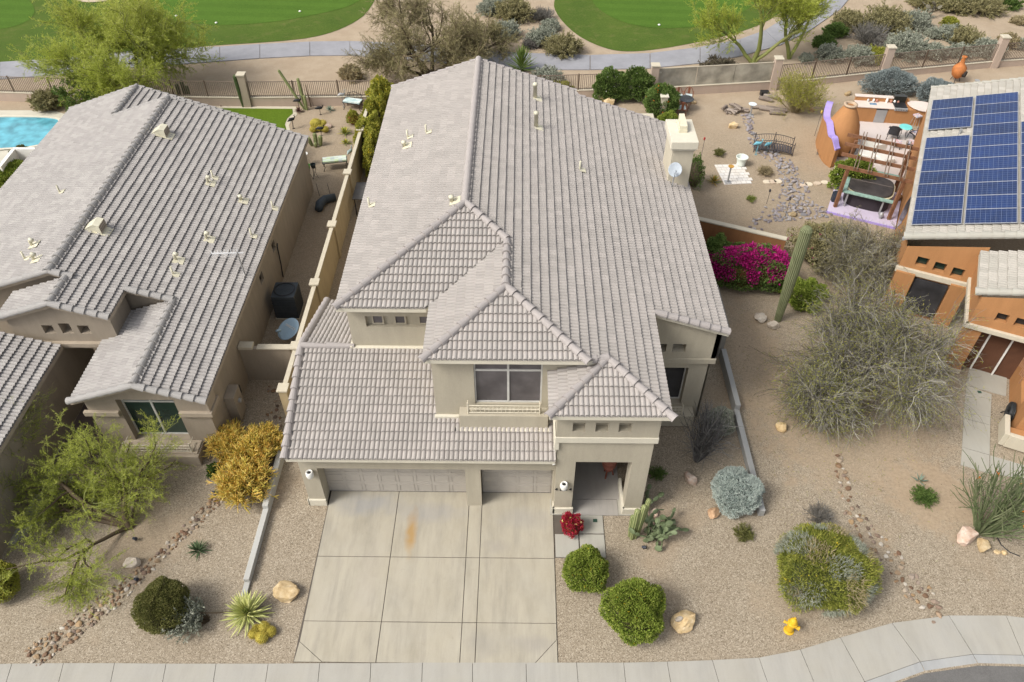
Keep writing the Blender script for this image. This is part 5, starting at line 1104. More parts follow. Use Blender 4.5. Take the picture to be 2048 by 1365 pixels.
x,y=G2(585,206); mb=MB(); mb.lathe([(.10,0),(.17,.12),(.15,.28),(.06,.42),(.04,.5)],12); tag(mb.build('clay_jar',M_CLAY,None,(x,y,0),smooth=True),'rust clay jar standing in front of the rear fence','jar')
x,y=G2(628,207); mb=MB(); mb.box(-.16,.16,-.14,.14,0,.2); tag(mb.build('stone_block',M_CRM,None,(x,y,0),bevel=.03),'small pale stone block near the wedge shaped stake','block'); x,y=G2(622,214); mb=MB(); mb.tube([(0,0,0),(-.1,.1,1.35)],[.04,.03],6); tag(mb.build('wood_stake',M_IRON2,None,(x,y,0)),'dark wooden post right of the thin ribbed cacti','post')
x,y=G2(645,412); t=thing('pipe_section','grey blue flexible drain pipe upright beside the party wall','pipe',(x,y,0)); mb=MB(); mb.tube([(-.05,-.6,.2),(-.05,-.2,.25),(.1,.25,.22),(.6,.5,.2)],[.2,.24,.22,.2],12); mb.build('pipe_body',paint('slate vinyl',(.055,.07,.085),.6),t,smooth=True)
t['label']='bent dark blue grey bag lying between left house and block wall'; t['category']='bag'; t.name='storage_bag'
for i,px in enumerate((632,654)):
    x,y=G2(px+7,392); stk=MB(); stk.tube([(0,0,0),(-.05,.0,.75)],.012,4); tag(stk.build('garden_stake',M_RUST,None,(x,y,0)),('left','right')[i]+' thin iron stake of the low wire edging below the daybed','garden stake')
# rack behind the party wall
x,y=G2(728,350,1.0); t=thing('work_table','dark metal work table standing between block wall and middle house','table',(-7.75,17.9,0)); mb=MB(); mb.box(-.55,.50,-.75,.75,1.0,1.05); mb.build('tabletop',paint('dark steel top',(.10,.095,.09),.5,.2),t)
for s_ in (-1,1):
    for q in (-1,1): mb=MB(); mb.box(s_*.45-.02,s_*.45+.02,q*.68-.02,q*.68+.02,0,1.0); mb.build('leg',M_BLK,t)
# air conditioner and blue dish between houses
x,y=G2(575,626); t=thing('air_conditioner','dark blue grey air conditioning unit with round fan on top','air conditioner',(-10.02,9.95,0)); M_AC=paint('dark slate paint',(.045,.055,.065),.5,.15); 
mb=MB(); mb.prism([(-.47,-.5),(.47,-.5),(.5,-.47),(.5,.47),(.47,.5),(-.47,.5),(-.5,.47),(-.5,-.47)],.06,1.28); mb.build('cabinet',M_AC,t,bevel=.02); mb=MB(); mb.box(-.52,.52,-.52,.52,0,.06); mb.build('pad',M_CRM,t)
mb=MB(); mb.lathe([(.44,1.285),(.46,1.30),(.40,1.31),(.38,1.10),(.01,1.10)],28,cap=False); mb.build('fan_ring',paint('black fan well',(.02,.022,.026),.5),t)
mb=MB(); 
for i in range(4): a=i*PI/2; mb.add([(.05*math.cos(a),.05*math.sin(a),1.2),(.34*math.cos(a-.35),.34*math.sin(a-.35),1.17),(.35*math.cos(a+.35),.35*math.sin(a+.35),1.23)],[(0,1,2)])
mb.lathe([(.08,1.16),(.08,1.24)],12); mb.build('fan_blade',paint('pale fan blade',(.38,.39,.42),.4),t)
mb=MB()
for i in range(5): r_=.08+.08*i; mb.lathe([(r_,1.30),(r_+.006,1.305),(r_,1.31)],24,cap=False)
for i in range(8): a=i*PI/4; mb.tube([(.05*math.cos(a),.05*math.sin(a),1.305),(.42*math.cos(a),.42*math.sin(a),1.305)],.004,4)
mb.build('guard',M_AC,t)
mb=MB()
for i in range(11): mb.box(-.505,.505,-.505,.505,.14+i*.095,.16+i*.095)
mb.build('side_louvre',paint('slate louvre',(.03,.035,.04),.6),t)
q=G(577,660,.75); dish('satellite_dish','light blue satellite dish with white lettering between the houses',(q.x,q.y,.8),(-.25,-.35,.9),.46,M_DISH2,txt='DIRECTV')
# fire hydrant
x,y=G2(1577,1262); t=thing('fire_hydrant','yellow fire hydrant beside the large yellow green bush','hydrant',(x,y,0)); M_HY=paint('hydrant yellow',(.60,.36,.02),.45,.12)
mb=MB(); mb.lathe([(.15,0),(.16,.03),(.11,.05),(.11,.46),(.15,.48),(.15,.53),(.12,.54),(.12,.60),(.09,.70),(.04,.76),(.035,.82),(.0,.82)],20); mb.build('barrel',M_HY,t,smooth=False,bevel=.006)
for a,r_ in ((-.5,.07),(1.1,.05),(2.6,.05)): mb=MB(); c=(math.cos(a),math.sin(a)); mb.tube([(c[0]*.1,c[1]*.1,.38),(c[0]*.2,c[1]*.2,.38),(c[0]*.2,c[1]*.2,.38),(c[0]*.24,c[1]*.24,.38)],[r_*.8,r_*.8,r_,r_],10); mb.build('outlet_cap',M_HY,t)
# hose reel, access covers, small path lights
x,y=G2(2004,838); t=thing('hose_reel','coiled black garden hose on a reel beside the orange house','hose reel',(x+.05,y,0),R(-24)); M_HOSE=paint('hose rubber',(.03,.033,.035),.4)
mb=MB()
for k in range(5):
    for j in range(3): r_=.22+.045*k; mb.tube([(.0+.05*j+random.random()*.02,r_*math.cos(a),.42+r_*math.sin(a)) for a in np.linspace(0,2*PI,25)],.018,5,cap=False)
mb.build('hose',M_HOSE,t,smooth=True); mb=MB(); mb.tube([(-.1,-.4,0),(0,-.1,.4),(.25,-.1,.4),(.3,-.4,0)],.02,5); mb.tube([(-.1,.3,0),(0,.1,.4),(.25,.1,.4),(.3,.3,0)],.02,5); mb.build('stand',M_BLK,t); mb=MB(); mb.tube([(-.05,-.35,.05),(.1,-.45,.2)],.05,8); mb.build('nozzle_box',M_GREY,t)
for px,py,lab in ((1190,1043,'small green access cover in the entry walk slab'),(1958,786,'small green access cover in the walk of the orange house')):
    x,y=G2(px,py); mb=MB(); mb.box(-.07,.07,-.06,.06,.036,.052); tag(mb.build('access_cover',paint('green cover',(.03,.07,.05),.5),None,(x,y,0)),lab,'cover')
def spot(px,py,lab,c=(.03,.035,.05)):
    x,y=G2(px,py); t=thing('garden_light',lab,'garden light',(x,y,0)); mb=MB(); mb.tube([(0,0,0),(0,0,.12)],.015,5); mb.build('stake',M_BLK,t); mb=MB(); mb.tube([(-.06,.02,.12),(.07,-.03,.17)],[.045,.06],10); mb.build('head',paint('lamp head',c,.4),t)
spot(430,990,'dark spotlight at the upper end of the left stone stream'); spot(272,1082,'black spotlight under the leaning feathery tree'); spot(275,1163,'black spotlight beside the left stone stream'); spot(1287,1099,'round black ground lamp below the columnar cactus'); spot(310,928,'black spotlight below the left window sill'); spot(1610,846,'black spotlight behind the cream boulder'); 
# red pottery figure in the porch
t=thing('clay_vase','tall ribbed red clay vase on a stand inside the porch','vase',(3.25,1.35,0)); mb=MB(); mb.lathe([(.12,.35),(.2,.5),(.27,.8),(.28,1.1),(.24,1.4),(.16,1.6),(.18,1.68)],18); mb.build('body',paint('red clay',(.22,.075,.05),.7,.2,8),t)
mb=MB()
for i in range(9): mb.lathe([(.285-abs(i-4)*.012,.62+i*.1),(.295-abs(i-4)*.012,.64+i*.1),(.285-abs(i-4)*.012,.66+i*.1)],18,cap=False)
mb.build('rib',paint('pale clay rib',(.34,.14,.10),.7),t)
for i in range(3): a=i*2.1; mb=MB(); mb.tube([(.1*math.cos(a),.1*math.sin(a),.5),(.2*math.cos(a),.2*math.sin(a),0)],.03,6); mb.build('leg',paint('red clay',(.22,.075,.05),.7),t)
# walk of right house
slabs('path',[[G2(1932,772),G2(1983,790),G2(1980,852),G2(1926,838)],[G2(1926,838),G2(1980,852),G2(1979,912),G2(1923,896)],[G2(1923,896),G2(1979,912),G2(1978,949),G2(1920,931)],[G2(1979,912),G2(2028,926),G2(2075,962),G2(1978,949)],[G2(1938,735),G2(2014,752),G2(2012,794),G2(1930,772)],[G2(2030,927),G2(2140,960),G2(2160,1000),G2(2078,964)]],-.02,.04,M_WALK)
# terracotta wall behind the bougainvillea
a=np.array(G2(1397,483)); b=np.array(G2(1560,522)); t=thing('garden_wall','terracotta yard wall with pale coping behind the magenta bougainvillea','wall',(a[0],a[1],0)); d=(b-a)/np.linalg.norm(b-a); nn=np.array([-d[1],d[0]])*.1
mb=MB(); mb.prism([tuple(a-nn-d*2.3),tuple(b-nn),tuple(b+nn),tuple(a+nn-d*2.3)],0,1.25); mb.build('wall',stucco('brown terracotta wall',(.25,.12,.055),.25),t,world=True); nn*=1.3; mb=MB(); mb.prism([tuple(a-nn-d*2.3),tuple(b-nn),tuple(b+nn),tuple(a+nn-d*2.3)],1.25,1.31); mb.build('coping',M_CRM,t,world=True)
# ================================================================= PLANTS
def unit(a): return a/np.maximum(np.linalg.norm(a,axis=-1,keepdims=True),1e-9)
def rdir(n,up=0.0):
    d=rng.normal(size=(n,3)); d=unit(d); d[:,2]+=up; return unit(d)
def leaves(P,D,L,W,var=None,fold=.0):
    """one bent diamond per leaf"""
    n=len(P); L=np.broadcast_to(L,(n,))[:,None]*(.7+.6*rng.random((n,1))); W=np.broadcast_to(W,(n,))[:,None]
    s=unit(np.cross(D,rng.normal(size=(n,3)))); up=np.cross(s,D)
    V=np.stack([P,P+D*L*.45+s*W*.5+up*W*fold,P+D*L-up*L*.08,P+D*L*.45-s*W*.5+up*W*fold],1).reshape(-1,3)
    F=np.arange(4*n).reshape(n,4); v=rng.random(n) if var is None else np.clip(var,0,1)
    return V,F,v
def ribbons(Q,r0,r1,sides=3):
    """Q (n,k,3) polylines -> tubes"""
    n,k,_=Q.shape; T=np.empty_like(Q); T[:,1:-1]=Q[:,2:]-Q[:,:-2]; T[:,0]=Q[:,1]-Q[:,0]; T[:,-1]=Q[:,-1]-Q[:,-2]; T=unit(T)
    ref=np.where(np.abs(T[:,:1,2:3])>.9,np.array([1.,0,0]),np.array([0,0,1.])); ref=np.broadcast_to(ref,T.shape)
    a=unit(np.cross(T,ref)); b=np.cross(a,T)
    t=np.linspace(0,1,k)[None,:,None]; r0=np.broadcast_to(r0,(n,))[:,None,None]; r1=np.broadcast_to(r1,(n,))[:,None,None]; r=r0*(1-t)+r1*t
    V=np.stack([Q+(a*math.cos(2*PI*j/sides)+b*math.sin(2*PI*j/sides))*r for j in range(sides)],2)  # n,k,s,3
    idx=np.arange(n*k*sides).reshape(n,k,sides); nx=np.roll(idx,-1,axis=2)
    F=np.stack([idx[:,:-1],nx[:,:-1],nx[:,1:],idx[:,1:]],-1).reshape(-1,4)
    v=np.repeat(rng.random(n),(k-1)*sides)
    return V.reshape(-1,3),F,v
def grow(P,D,L,k,curl=.25,up=0.,drag=None):
    n=len(P); Q=np.empty((n,k,3)); Q[:,0]=P; d=unit(np.array(D,float)); L=np.broadcast_to(L,(n,))[:,None]
    for i in range(1,k):
        d=d+rng.normal(size=(n,3))*curl; d[:,2]+=up; d=unit(d); Q[:,i]=Q[:,i-1]+d*L/(k-1)
    return Q
def along(Q,m,lo=.25,hi=1.):
    """m starting points per polyline, with the local direction"""
    n,k,_=Q.shape; t=(lo+(hi-lo)*rng.random((n,m)))*(k-1)*.999; i=t.astype(int); i=np.minimum(i,k-2); f=(t-i)[...,None]
    A=Q[np.arange(n)[:,None],i]; B=Q[np.arange(n)[:,None],i+1]
    return (A*(1-f)+B*f).reshape(-1,3), unit(B-A).reshape(-1,3)
def join(*parts):
    V=[];F=[];v=[];n=0
    for a,b,c in parts: V.append(a);F.append(b+n);v.append(c);n+=len(a)
    return np.concatenate(V),np.concatenate(F),np.concatenate(v)
def emit(name,part,mat,parent=None,loc=(0,0,0),smooth=False): return fast(name,part[0],part[1],mat,parent,loc,part[2],smooth)
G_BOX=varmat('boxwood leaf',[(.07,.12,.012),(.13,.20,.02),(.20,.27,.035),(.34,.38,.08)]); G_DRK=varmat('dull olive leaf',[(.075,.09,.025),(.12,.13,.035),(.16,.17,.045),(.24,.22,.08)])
G_SIL=varmat('silver leaf',[(.22,.28,.25),(.34,.41,.38),(.46,.52,.48),(.58,.62,.57)]); G_SAGE=varmat('sage leaf',[(.18,.20,.15),(.28,.31,.24),(.37,.39,.31),(.48,.48,.40)])
G_LIME=varmat('palo verde leaf',[(.20,.26,.02),(.34,.41,.04),(.48,.53,.08),(.62,.64,.2)],trans=.4); G_OLIV=varmat('mesquite twig leaf',[(.16,.15,.06),(.25,.23,.10),(.33,.30,.14),(.42,.37,.21)])
G_YG=varmat('yellow green leaf',[(.13,.17,.02),(.23,.26,.03),(.34,.34,.045),(.47,.43,.09)]); G_DEEP=varmat('deep green leaf',[(.04,.08,.018),(.075,.14,.028),(.12,.19,.04),(.19,.26,.07)])
G_MAG=varmat('magenta bract',[(.26,.008,.11),(.46,.015,.20),(.62,.03,.29),(.30,.02,.10)],trans=.35); G_FIRE=varmat('firestick',[(.38,.36,.06),(.66,.50,.08),(.82,.48,.11),(.50,.46,.09),(.85,.62,.22)],trans=.1)
G_STRAW=varmat('dry straw stem',[(.28,.22,.12),(.38,.32,.18),(.45,.38,.24)]); B_GREY=varmat('grey bark twig',[(.035,.03,.022),(.07,.062,.046),(.14,.125,.095),(.42,.40,.35)],trans=0); B_LIMB=varmat('pale limb bark',[(.17,.15,.125),(.27,.25,.21),(.36,.34,.30)],trans=0); B_DARK=varmat('dark bark',[(.05,.035,.022),(.09,.065,.04),(.13,.095,.06)],trans=0)
B_GREEN=varmat('green bark',[(.13,.15,.04),(.19,.21,.06),(.25,.26,.09)],trans=0); G_ORG=varmat('orange petal',[(.60,.16,.02),(.7,.25,.03)],trans=.3); G_YEL=varmat('yellow petal',[(.68,.48,.02),(.75,.6,.06)],trans=.3); G_WHT=varmat('white petal',[(.7,.68,.6),(.75,.72,.68)],trans=.3)
G_RED=varmat('crimson bract',[(.22,.01,.012),(.42,.02,.03),(.52,.02,.10),(.30,.05,.02)],trans=.3); G_TWIG=varmat('bare grey twig',[(.09,.085,.075),(.16,.15,.135),(.24,.225,.20)],trans=0)
G_AG=varmat('blue agave leaf',[(.10,.15,.11),(.16,.22,.17),(.22,.28,.22)],trans=.05); G_CACT=varmat('cactus skin',[(.09,.13,.05),(.13,.17,.07),(.17,.20,.09)],trans=0)
def ball_bush(name,label,cat,x,y,rx,rz,mat,n=9000,leaf=.05,ry=None,lump=.10,core=(.04,.035,.015),flowers=None,group=None,zc=.85,shell=.18,up=.35,wide=.55):
    """clipped or loose bush: leaves fill the outer shell of a lumpy body above a dark twiggy core"""
    ry=ry or rx; t=thing(name,label,cat,(x,y,0),0,group)
    ph=rng.random(6)*6; 
    def shape(d): 
        th=np.arctan2(d[:,1],d[:,0]); w=1+lump*(np.sin(3*th+ph[0])*.5+np.sin(5*th+ph[1]+2*d[:,2])*.4+np.sin(4*d[:,2]*3+ph[2])*.4+np.sin(9*th+ph[3]+5*d[:,2])*.25)
        return d*w[:,None]*np.array([rx,ry,rz])
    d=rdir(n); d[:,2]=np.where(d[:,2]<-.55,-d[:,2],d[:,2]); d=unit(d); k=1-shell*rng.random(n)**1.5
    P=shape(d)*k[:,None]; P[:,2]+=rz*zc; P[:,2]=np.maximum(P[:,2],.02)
    D=unit(d*.8+rng.normal(size=(n,3))*.55+np.array([0,0,up])); var=np.clip(.45+.3*(k-.9)/.1+rng.normal(size=n)*.22,0,1)  # var runs darker deeper in the shell, with random scatter
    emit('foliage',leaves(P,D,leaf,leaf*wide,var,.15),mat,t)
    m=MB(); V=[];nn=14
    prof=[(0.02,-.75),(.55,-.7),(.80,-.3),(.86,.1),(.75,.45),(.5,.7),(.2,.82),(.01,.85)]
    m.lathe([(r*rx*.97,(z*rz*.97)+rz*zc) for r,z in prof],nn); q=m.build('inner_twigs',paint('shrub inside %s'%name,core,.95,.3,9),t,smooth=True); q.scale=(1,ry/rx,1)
    if flowers:
        fm,nf,fs=flowers; d=rdir(nf,.5); P=shape(d)*1.01; P[:,2]+=rz*zc
        Pq=np.repeat(P,3,0); emit('flower',leaves(Pq,rdir(len(Pq),.6),fs,fs*.8),fm,t)
    return t
def spray_bush(name,label,cat,x,y,r,h,leafm,stemm,n=140,leafn=22,leaf=.05,spread=1.,group=None,flowers=None,curl=.16,up=.02,lean=(0,0),lw=.35,thick=.010):
    """stems fanning from the base, leaved along their length"""
    t=thing(name,label,cat,(x,y,0),0,group)
    a=rng.random(n)*2*PI; s=np.sqrt(rng.random(n)); D=np.stack([np.cos(a)*s*r*spread+lean[0],np.sin(a)*s*r*spread+lean[1],np.full(n,h)*(1.05-.55*s**2)],1); L=np.linalg.norm(D,axis=1)
    P=np.stack([np.cos(a)*s*r*.18,np.sin(a)*s*r*.18,np.zeros(n)],1); Q=grow(P,D,L*(.8+.3*rng.random(n)),7,curl,up); Q[...,2]=np.maximum(Q[...,2],.01)
    S1,D1=along(Q,4,.3,.9); Q2=grow(S1,D1+rng.normal(size=S1.shape)*.55+np.array([0,0,.2]),L.mean()*.38,5,curl*1.3,up); Q2[...,2]=np.maximum(Q2[...,2],.01)
    emit('stems',join(ribbons(Q,thick,thick*.45),ribbons(Q2,thick*.5,thick*.25)),stemm,t)
    if leafn:
        A,DA=along(Q,leafn//2,.45,1); B,DB=along(Q2,leafn//2,.2,1); PP=np.concatenate([A,B]); DD=unit(np.concatenate([DA,DB])*.6+rng.normal(size=PP.shape)*.6+np.array([0,0,.25]))
        emit('foliage',leaves(PP,DD,leaf,leaf*lw),leafm,t)
    if flowers:
        fm,nf,fs=flowers; E=Q[rng.integers(0,n,nf),-1]+rng.normal(size=(nf,3))*.04; E=np.repeat(E,3,0); emit('flower',leaves(E,rdir(len(E),.6),fs,fs*.8),fm,t)
    return t
def rosette(name,label,cat,x,y,n,L,W,h,mat,droop=-.10,group=None,mat2=None,z0=.02,k=6,parent=None,base=None):
    """stiff pointed leaves from one centre (agave, yucca, aloe)"""
    t=parent or thing(name,label,cat,(x,y,0),0,group); V=[];F=[];vv=[]; V2=[];F2=[]
    for i in range(n):
        a=i*2.39996+rng.random()*.2; e=(i+.5)/n; el=(1-e)*R(8)+e*R(82) if h else R(40); el=R(8)+R(74)*e**.9; l=L*(.75+.3*(1-e))*(.9+.2*rng.random())
        d=np.array([math.cos(a)*math.cos(el),math.sin(a)*math.cos(el),math.sin(el)]); s=np.array([-math.sin(a),math.cos(a),0]); u=np.cross(d,s)*-1
        p=np.array([math.cos(a)*W*.6,math.sin(a)*W*.6,z0+h*e]); o=len(V)
        for j in range(k):
            tt=j/(k-1); w=W*(.62+.5*tt if tt<.35 else .8*(1-((tt-.35)/.65)**1.6)+.02); c=p+d*l*tt+np.array([0,0,droop*l*tt*tt*2])
            c[2]=max(c[2],.015)
            V+= [c-s*w*.5+u*w*.18,c+u*-w*.06,c+s*w*.5+u*w*.18]
        for j in range(k-1):
            b=o+3*j; F+= [(b,b+1,b+4,b+3),(b+1,b+2,b+5,b+4)]; vv+=[(i%5)/5.+.1]*2
        if mat2:
            o=len(V2)
            for j in range(k):
                tt=j/(k-1); w=W*(.62+.5*tt if tt<.35 else .8*(1-((tt-.35)/.65)**1.6)+.02)*.45; c=p+d*l*tt+np.array([0,0,droop*l*tt*tt*2])+u*W*.10; c[2]=max(c[2],.02); V2+=[c-s*w*.5,c+s*w*.5]
            for j in range(k-1): b=o+2*j; F2.append((b,b+1,b+3,b+2))
    o=fast('leaves',np.array(V),np.array(F),mat,t,var=np.array(vv))
    if mat2: fast('leaf_stripes',np.array(V2),np.array(F2),mat2,o,var=rng.random(len(F2)))
    return t
def ribbed(mb,pts,r,ribs=14,depth=.16,n=None):
    """fluted cactus column along pts with radii r"""
    n=ribs*4; pts=[np.array(p,float) for p in pts]; V=[];F=[];vv=[]
    k=len(pts)
    for i,p in enumerate(pts):
        d=unit(pts[min(i+1,k-1)]-pts[max(i-1,0)]); ref=np.array([1.,0,0]); a=unit(np.cross(d,ref)); b=np.cross(d,a)
        for j in range(n):
            th=2*PI*j/n; rr=r[i]*(1-depth+depth*abs(math.cos(ribs*th/2))**.8*1.6*.6); V.append(p+(a*math.cos(th)+b*math.sin(th))*rr)
    for i in range(k-1):
        for j in range(n): F.append((i*n+j,i*n+(j+1)%n,(i+1)*n+(j+1)%n,(i+1)*n+j)); vv.append(.95 if j%4==3 or j%4==0 else .15)
    F.append(tuple((k-1)*n+j for j in range(n))); vv.append(.5)
    mb.add(V,F,vv)
M_SAG=varmat('saguaro skin',[(.075,.095,.04),(.13,.15,.075),(.24,.25,.14)],trans=0); M_BAR=varmat('golden barrel',[(.16,.16,.02),(.30,.26,.03),(.52,.42,.08)],trans=0); M_COL=varmat('green column cactus',[(.07,.11,.03),(.15,.19,.07),(.33,.34,.16)],trans=0)
def column(name,label,cat,x,y,stems,ribs=10,mat=M_SAG,group=None,spines=False):
    t=thing(name,label,cat,(x,y,0),0,group)
    for (dx,dy,h,r_,lx,ly) in stems:
        k=9; pts=[];rr=[]
        for i in range(k+3):
            s=min(i/(k),1); 
            if i<=k: pts.append((dx+lx*s,dy+ly*s,h*s)); rr.append(r_*(.66+.42*math.sin(min(1,s*1.15)*PI*.62)) )
            else: pts.append((dx+lx,dy+ly,h+r_*(.55,.85)[i-k-1])); rr.append(r_*(.75,.25)[i-k-1])
        mb=MB(); ribbed(mb,pts,rr,ribs); mb.build('stem',mat,t)
    return t
# ---------------------------------------------------------------- trees
def tree(name,label,cat,x,y,trunks,levels,barkm,twigm,leafm,leafn=0,leaf=.06,lw=.3,leafup=.0,droop=0,group=None,dark=None,clip=None):
    """trunks: [(lean dir, length, radius)]; levels: [(children, length, curl, up, spread, r)] """
    t=thing(name,label,cat,(x,y,0),0,group); n=len(trunks)
    P=np.array([tr[3] if len(tr)>3 else (0,0,0) for tr in trunks],float); D=np.array([tr[0] for tr in trunks],float); L=np.array([tr[1] for tr in trunks]); r0=np.array([tr[2] for tr in trunks])
    Q=grow(P,D,L,9,.13,.03); emit('trunk',ribbons(Q,r0,r0*.5,7),barkm,t,smooth=True)
    cur=Q; parts=[]; big=[]; last=None; lo=.45
    for li,(m,l,curl,up,spread,r_) in enumerate(levels):
        S,Dd=along(cur,m,lo,1.0); Dn=unit(Dd)+rng.normal(size=S.shape)*spread; Dn[:,2]+=up*.6
        L_=l*(.6+.7*rng.random(len(S))); Q2=grow(S,Dn,L_,7 if li<2 else 6,curl,up); Q2[...,2]=np.maximum(Q2[...,2],.15)
        if clip: 
            keep=clip(Q2[:,-1]+np.array([x,y,0])); Q2=Q2[keep]
        rb=ribbons(Q2,r_,r_*.45,5 if li==0 else 3)
        (big if li==0 else parts).append(rb); cur=Q2; lo=.15; last=Q2
    if big: emit('limbs',join(*big),barkm,t,smooth=True)
    if parts: emit('twigs',join(*parts),twigm,t)
    if leafn:
        A,DA=along(last,leafn,.1,1); DD=unit(DA*.7+rng.normal(size=A.shape)*.55+np.array([0,0,leafup])); emit('crown',leaves(A,DD,leaf,leaf*lw,np.clip(.5+.1*(A[:,2]-A[:,2].mean())+rng.normal(size=len(A))*.25,0,1)),leafm,t)  # var runs paler towards the crown top, with random scatter
    return t
def ring(n,tilt,jit=.2): 
    return [((math.cos(2*PI*i/n+random.random()*.6)*tilt,math.sin(2*PI*i/n+random.random()*.6)*tilt,1)) for i in range(n)]
# big palo verde behind the left house
tr=[(d,3.0+random.random(),.13) for d in ring(6,1.1)]
x,y=(-23.8,30.3)
tree('palo_verde_tree','large feathery lime green tree behind the left house at the rear fence','tree',x,y,tr,[(8,2.35,.17,.06,.55,.05),(9,1.5,.18,.02,.6,.02),(10,.95,.2,.02,.55,.008)],B_GREEN,B_GREEN,G_LIME,26,.17,.13,.1)
tree('palo_verde_tree','darker green undergrowth tree at the left end of the lime green tree','tree',-25.6,28.0,[(d,1.6,.07) for d in ring(4,.6)],[(8,1.1,.2,.02,.6,.03),(10,.7,.2,.0,.6,.012)],B_GREEN,B_GREEN,G_DEEP,24,.12,.4,.1)
x,y=G2(862,152)
tree('mesquite_tree','wide brown olive mesquite with dark bare limbs behind the middle house ridge','tree',x,y,[(d,3.0+random.random(),.15) for d in ring(6,1.15)],[(8,2.0,.2,.03,.6,.055),(9,1.2,.22,.0,.65,.022),(10,.8,.25,.0,.6,.010)],B_DARK,varmat('brown twig',[(.10,.075,.045),(.17,.13,.08),(.24,.19,.12)],trans=0),G_OLIV,20,.13,.14,0)
x,y=G2(965,112)
tree('mesquite_tree','smaller greyish olive mesquite right of the wide brown one','tree',x,y,[(d,1.6,.08) for d in ring(5,.8)],[(9,1.3,.2,.02,.6,.03),(12,.8,.22,.0,.6,.012)],B_DARK,MATS['brown twig'],G_OLIV,44,.13,.16,0)
x,y=G2(1505,128)
tree('palo_verde_tree','palo verde with smooth curved green trunks right of the fairway, lime fronds','tree',x,y,[((-.75,.1,.75),3.2,.14),((.35,.25,1),4.0,.17),((.9,.1,.9),3.8,.14)],[(6,1.9,.16,.10,.5,.05),(8,1.2,.18,.08,.5,.018),(8,.8,.2,.06,.45,.007)],B_GREEN,B_GREEN,G_LIME,24,.17,.14,.25)
x,y=G2(1578,118)
tree('palo_verde_tree','second palo verde with a forked trunk, nearest the desert scrub','tree',x,y,[((-.2,.3,1),3.2,.15),((.5,.2,1),3.4,.13)],[(6,1.7,.16,.10,.5,.05),(8,1.2,.18,.08,.5,.018),(8,.8,.2,.06,.45,.007)],B_GREEN,B_GREEN,G_LIME,24,.17,.14,.25)
# bare grey mesquite right of the house: weeping twigs
def weep(label,x,y,tr,n1,l1,n2,l2,n3,l3,leafn,clip=None,name='desert_tree',twig=B_GREY,lm=G_YG):
    return tree(name,label,'tree',x,y,tr,[(n1,l1,.20,-.01,.5,.038),(n2,l2,.20,-.05,.5,.015),(n3,l3,.20,-.07,.45,.0065)],B_LIMB,twig,lm,leafn,.085,.2,0,clip=clip)
x,y=G2(1728,768)
weep('huge grey twiggy tree with sparse green tips in front of the orange house','%s',0,[],0,0,0,0,0,0,0) if 0 else None
weep('huge grey twiggy tree with sparse green tips in front of the orange house',x,y,[(d,2.1+random.random()*.6,.13) for d in ring(10,1.25)],9,1.6,11,1.25,7,.85,4)
x,y=G2(1640,862)
weep('smaller grey twiggy tree with drooping tangled branches above the cream boulder',x,y,[((-.5,.3,1),1.5,.08),((.1,.3,1),1.7,.09),((.5,.2,1),1.4,.08),((-.1,.8,.9),1.5,.08)],9,1.0,10,.85,7,.6,4)
x,y=G2(1720,560)
weep('olive grey bushy tree between the bougainvillea and the orange house wall',x,y,[(d,1.4+random.random()*.5,.08) for d in ring(8,1.3)],9,1.2,10,.9,8,.55,6,lm=G_OLIV)
# leaning feathery tree, lower left
x,y=G2(262,1055)
tree('palo_verde_tree','leaning feathery lime tree with twisted dark trunks in the left front yard','tree',x,y,[((-.05,.35,1),1.3,.14),((-1,.45,.55),2.8,.12),((-1,-.05,.5),2.6,.10),((-.8,.8,.7),2.5,.09),((-.3,.8,.75),2.0,.07),((-.75,-.6,.32),2.0,.08)],[(6,1.5,.22,.02,.65,.04),(7,.95,.2,.02,.6,.014),(8,.6,.2,.02,.5,.005)],B_DARK,B_GREEN,G_LIME,26,.10,.11,.1)
x,y=G2(60,960)
tree('palo_verde_tree','airy grey green tree at the left edge in front of the left house garage','tree',x,y,[(d,1.7,.06) for d in ring(4,.7)],[(6,1.3,.2,.05,.6,.025),(7,.9,.2,.04,.55,.009),(7,.6,.2,.02,.5,.004)],B_GREEN,B_GREEN,G_LIME,9,.09,.13,.1)
# ---------------------------------------------------------------- front yard plants
def PZ(px,py,z): v=G(px,py,z); return v.x,v.y
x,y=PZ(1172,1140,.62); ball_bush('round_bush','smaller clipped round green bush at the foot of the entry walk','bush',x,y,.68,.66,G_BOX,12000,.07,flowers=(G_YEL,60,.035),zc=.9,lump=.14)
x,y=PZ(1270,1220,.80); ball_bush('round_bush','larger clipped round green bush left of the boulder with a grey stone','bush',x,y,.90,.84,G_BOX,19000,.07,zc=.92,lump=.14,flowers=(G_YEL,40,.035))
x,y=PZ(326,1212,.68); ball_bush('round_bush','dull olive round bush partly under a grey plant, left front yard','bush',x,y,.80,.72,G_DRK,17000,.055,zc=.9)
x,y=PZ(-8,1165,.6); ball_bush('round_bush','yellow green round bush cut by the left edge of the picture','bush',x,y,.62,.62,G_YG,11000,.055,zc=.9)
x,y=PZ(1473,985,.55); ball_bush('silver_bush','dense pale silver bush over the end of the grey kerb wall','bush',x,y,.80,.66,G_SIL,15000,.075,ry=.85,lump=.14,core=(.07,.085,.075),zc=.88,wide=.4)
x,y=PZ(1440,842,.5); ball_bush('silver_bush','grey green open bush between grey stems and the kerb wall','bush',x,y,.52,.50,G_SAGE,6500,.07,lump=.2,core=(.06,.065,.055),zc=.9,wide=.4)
x,y=PZ(1648,1140,.75)
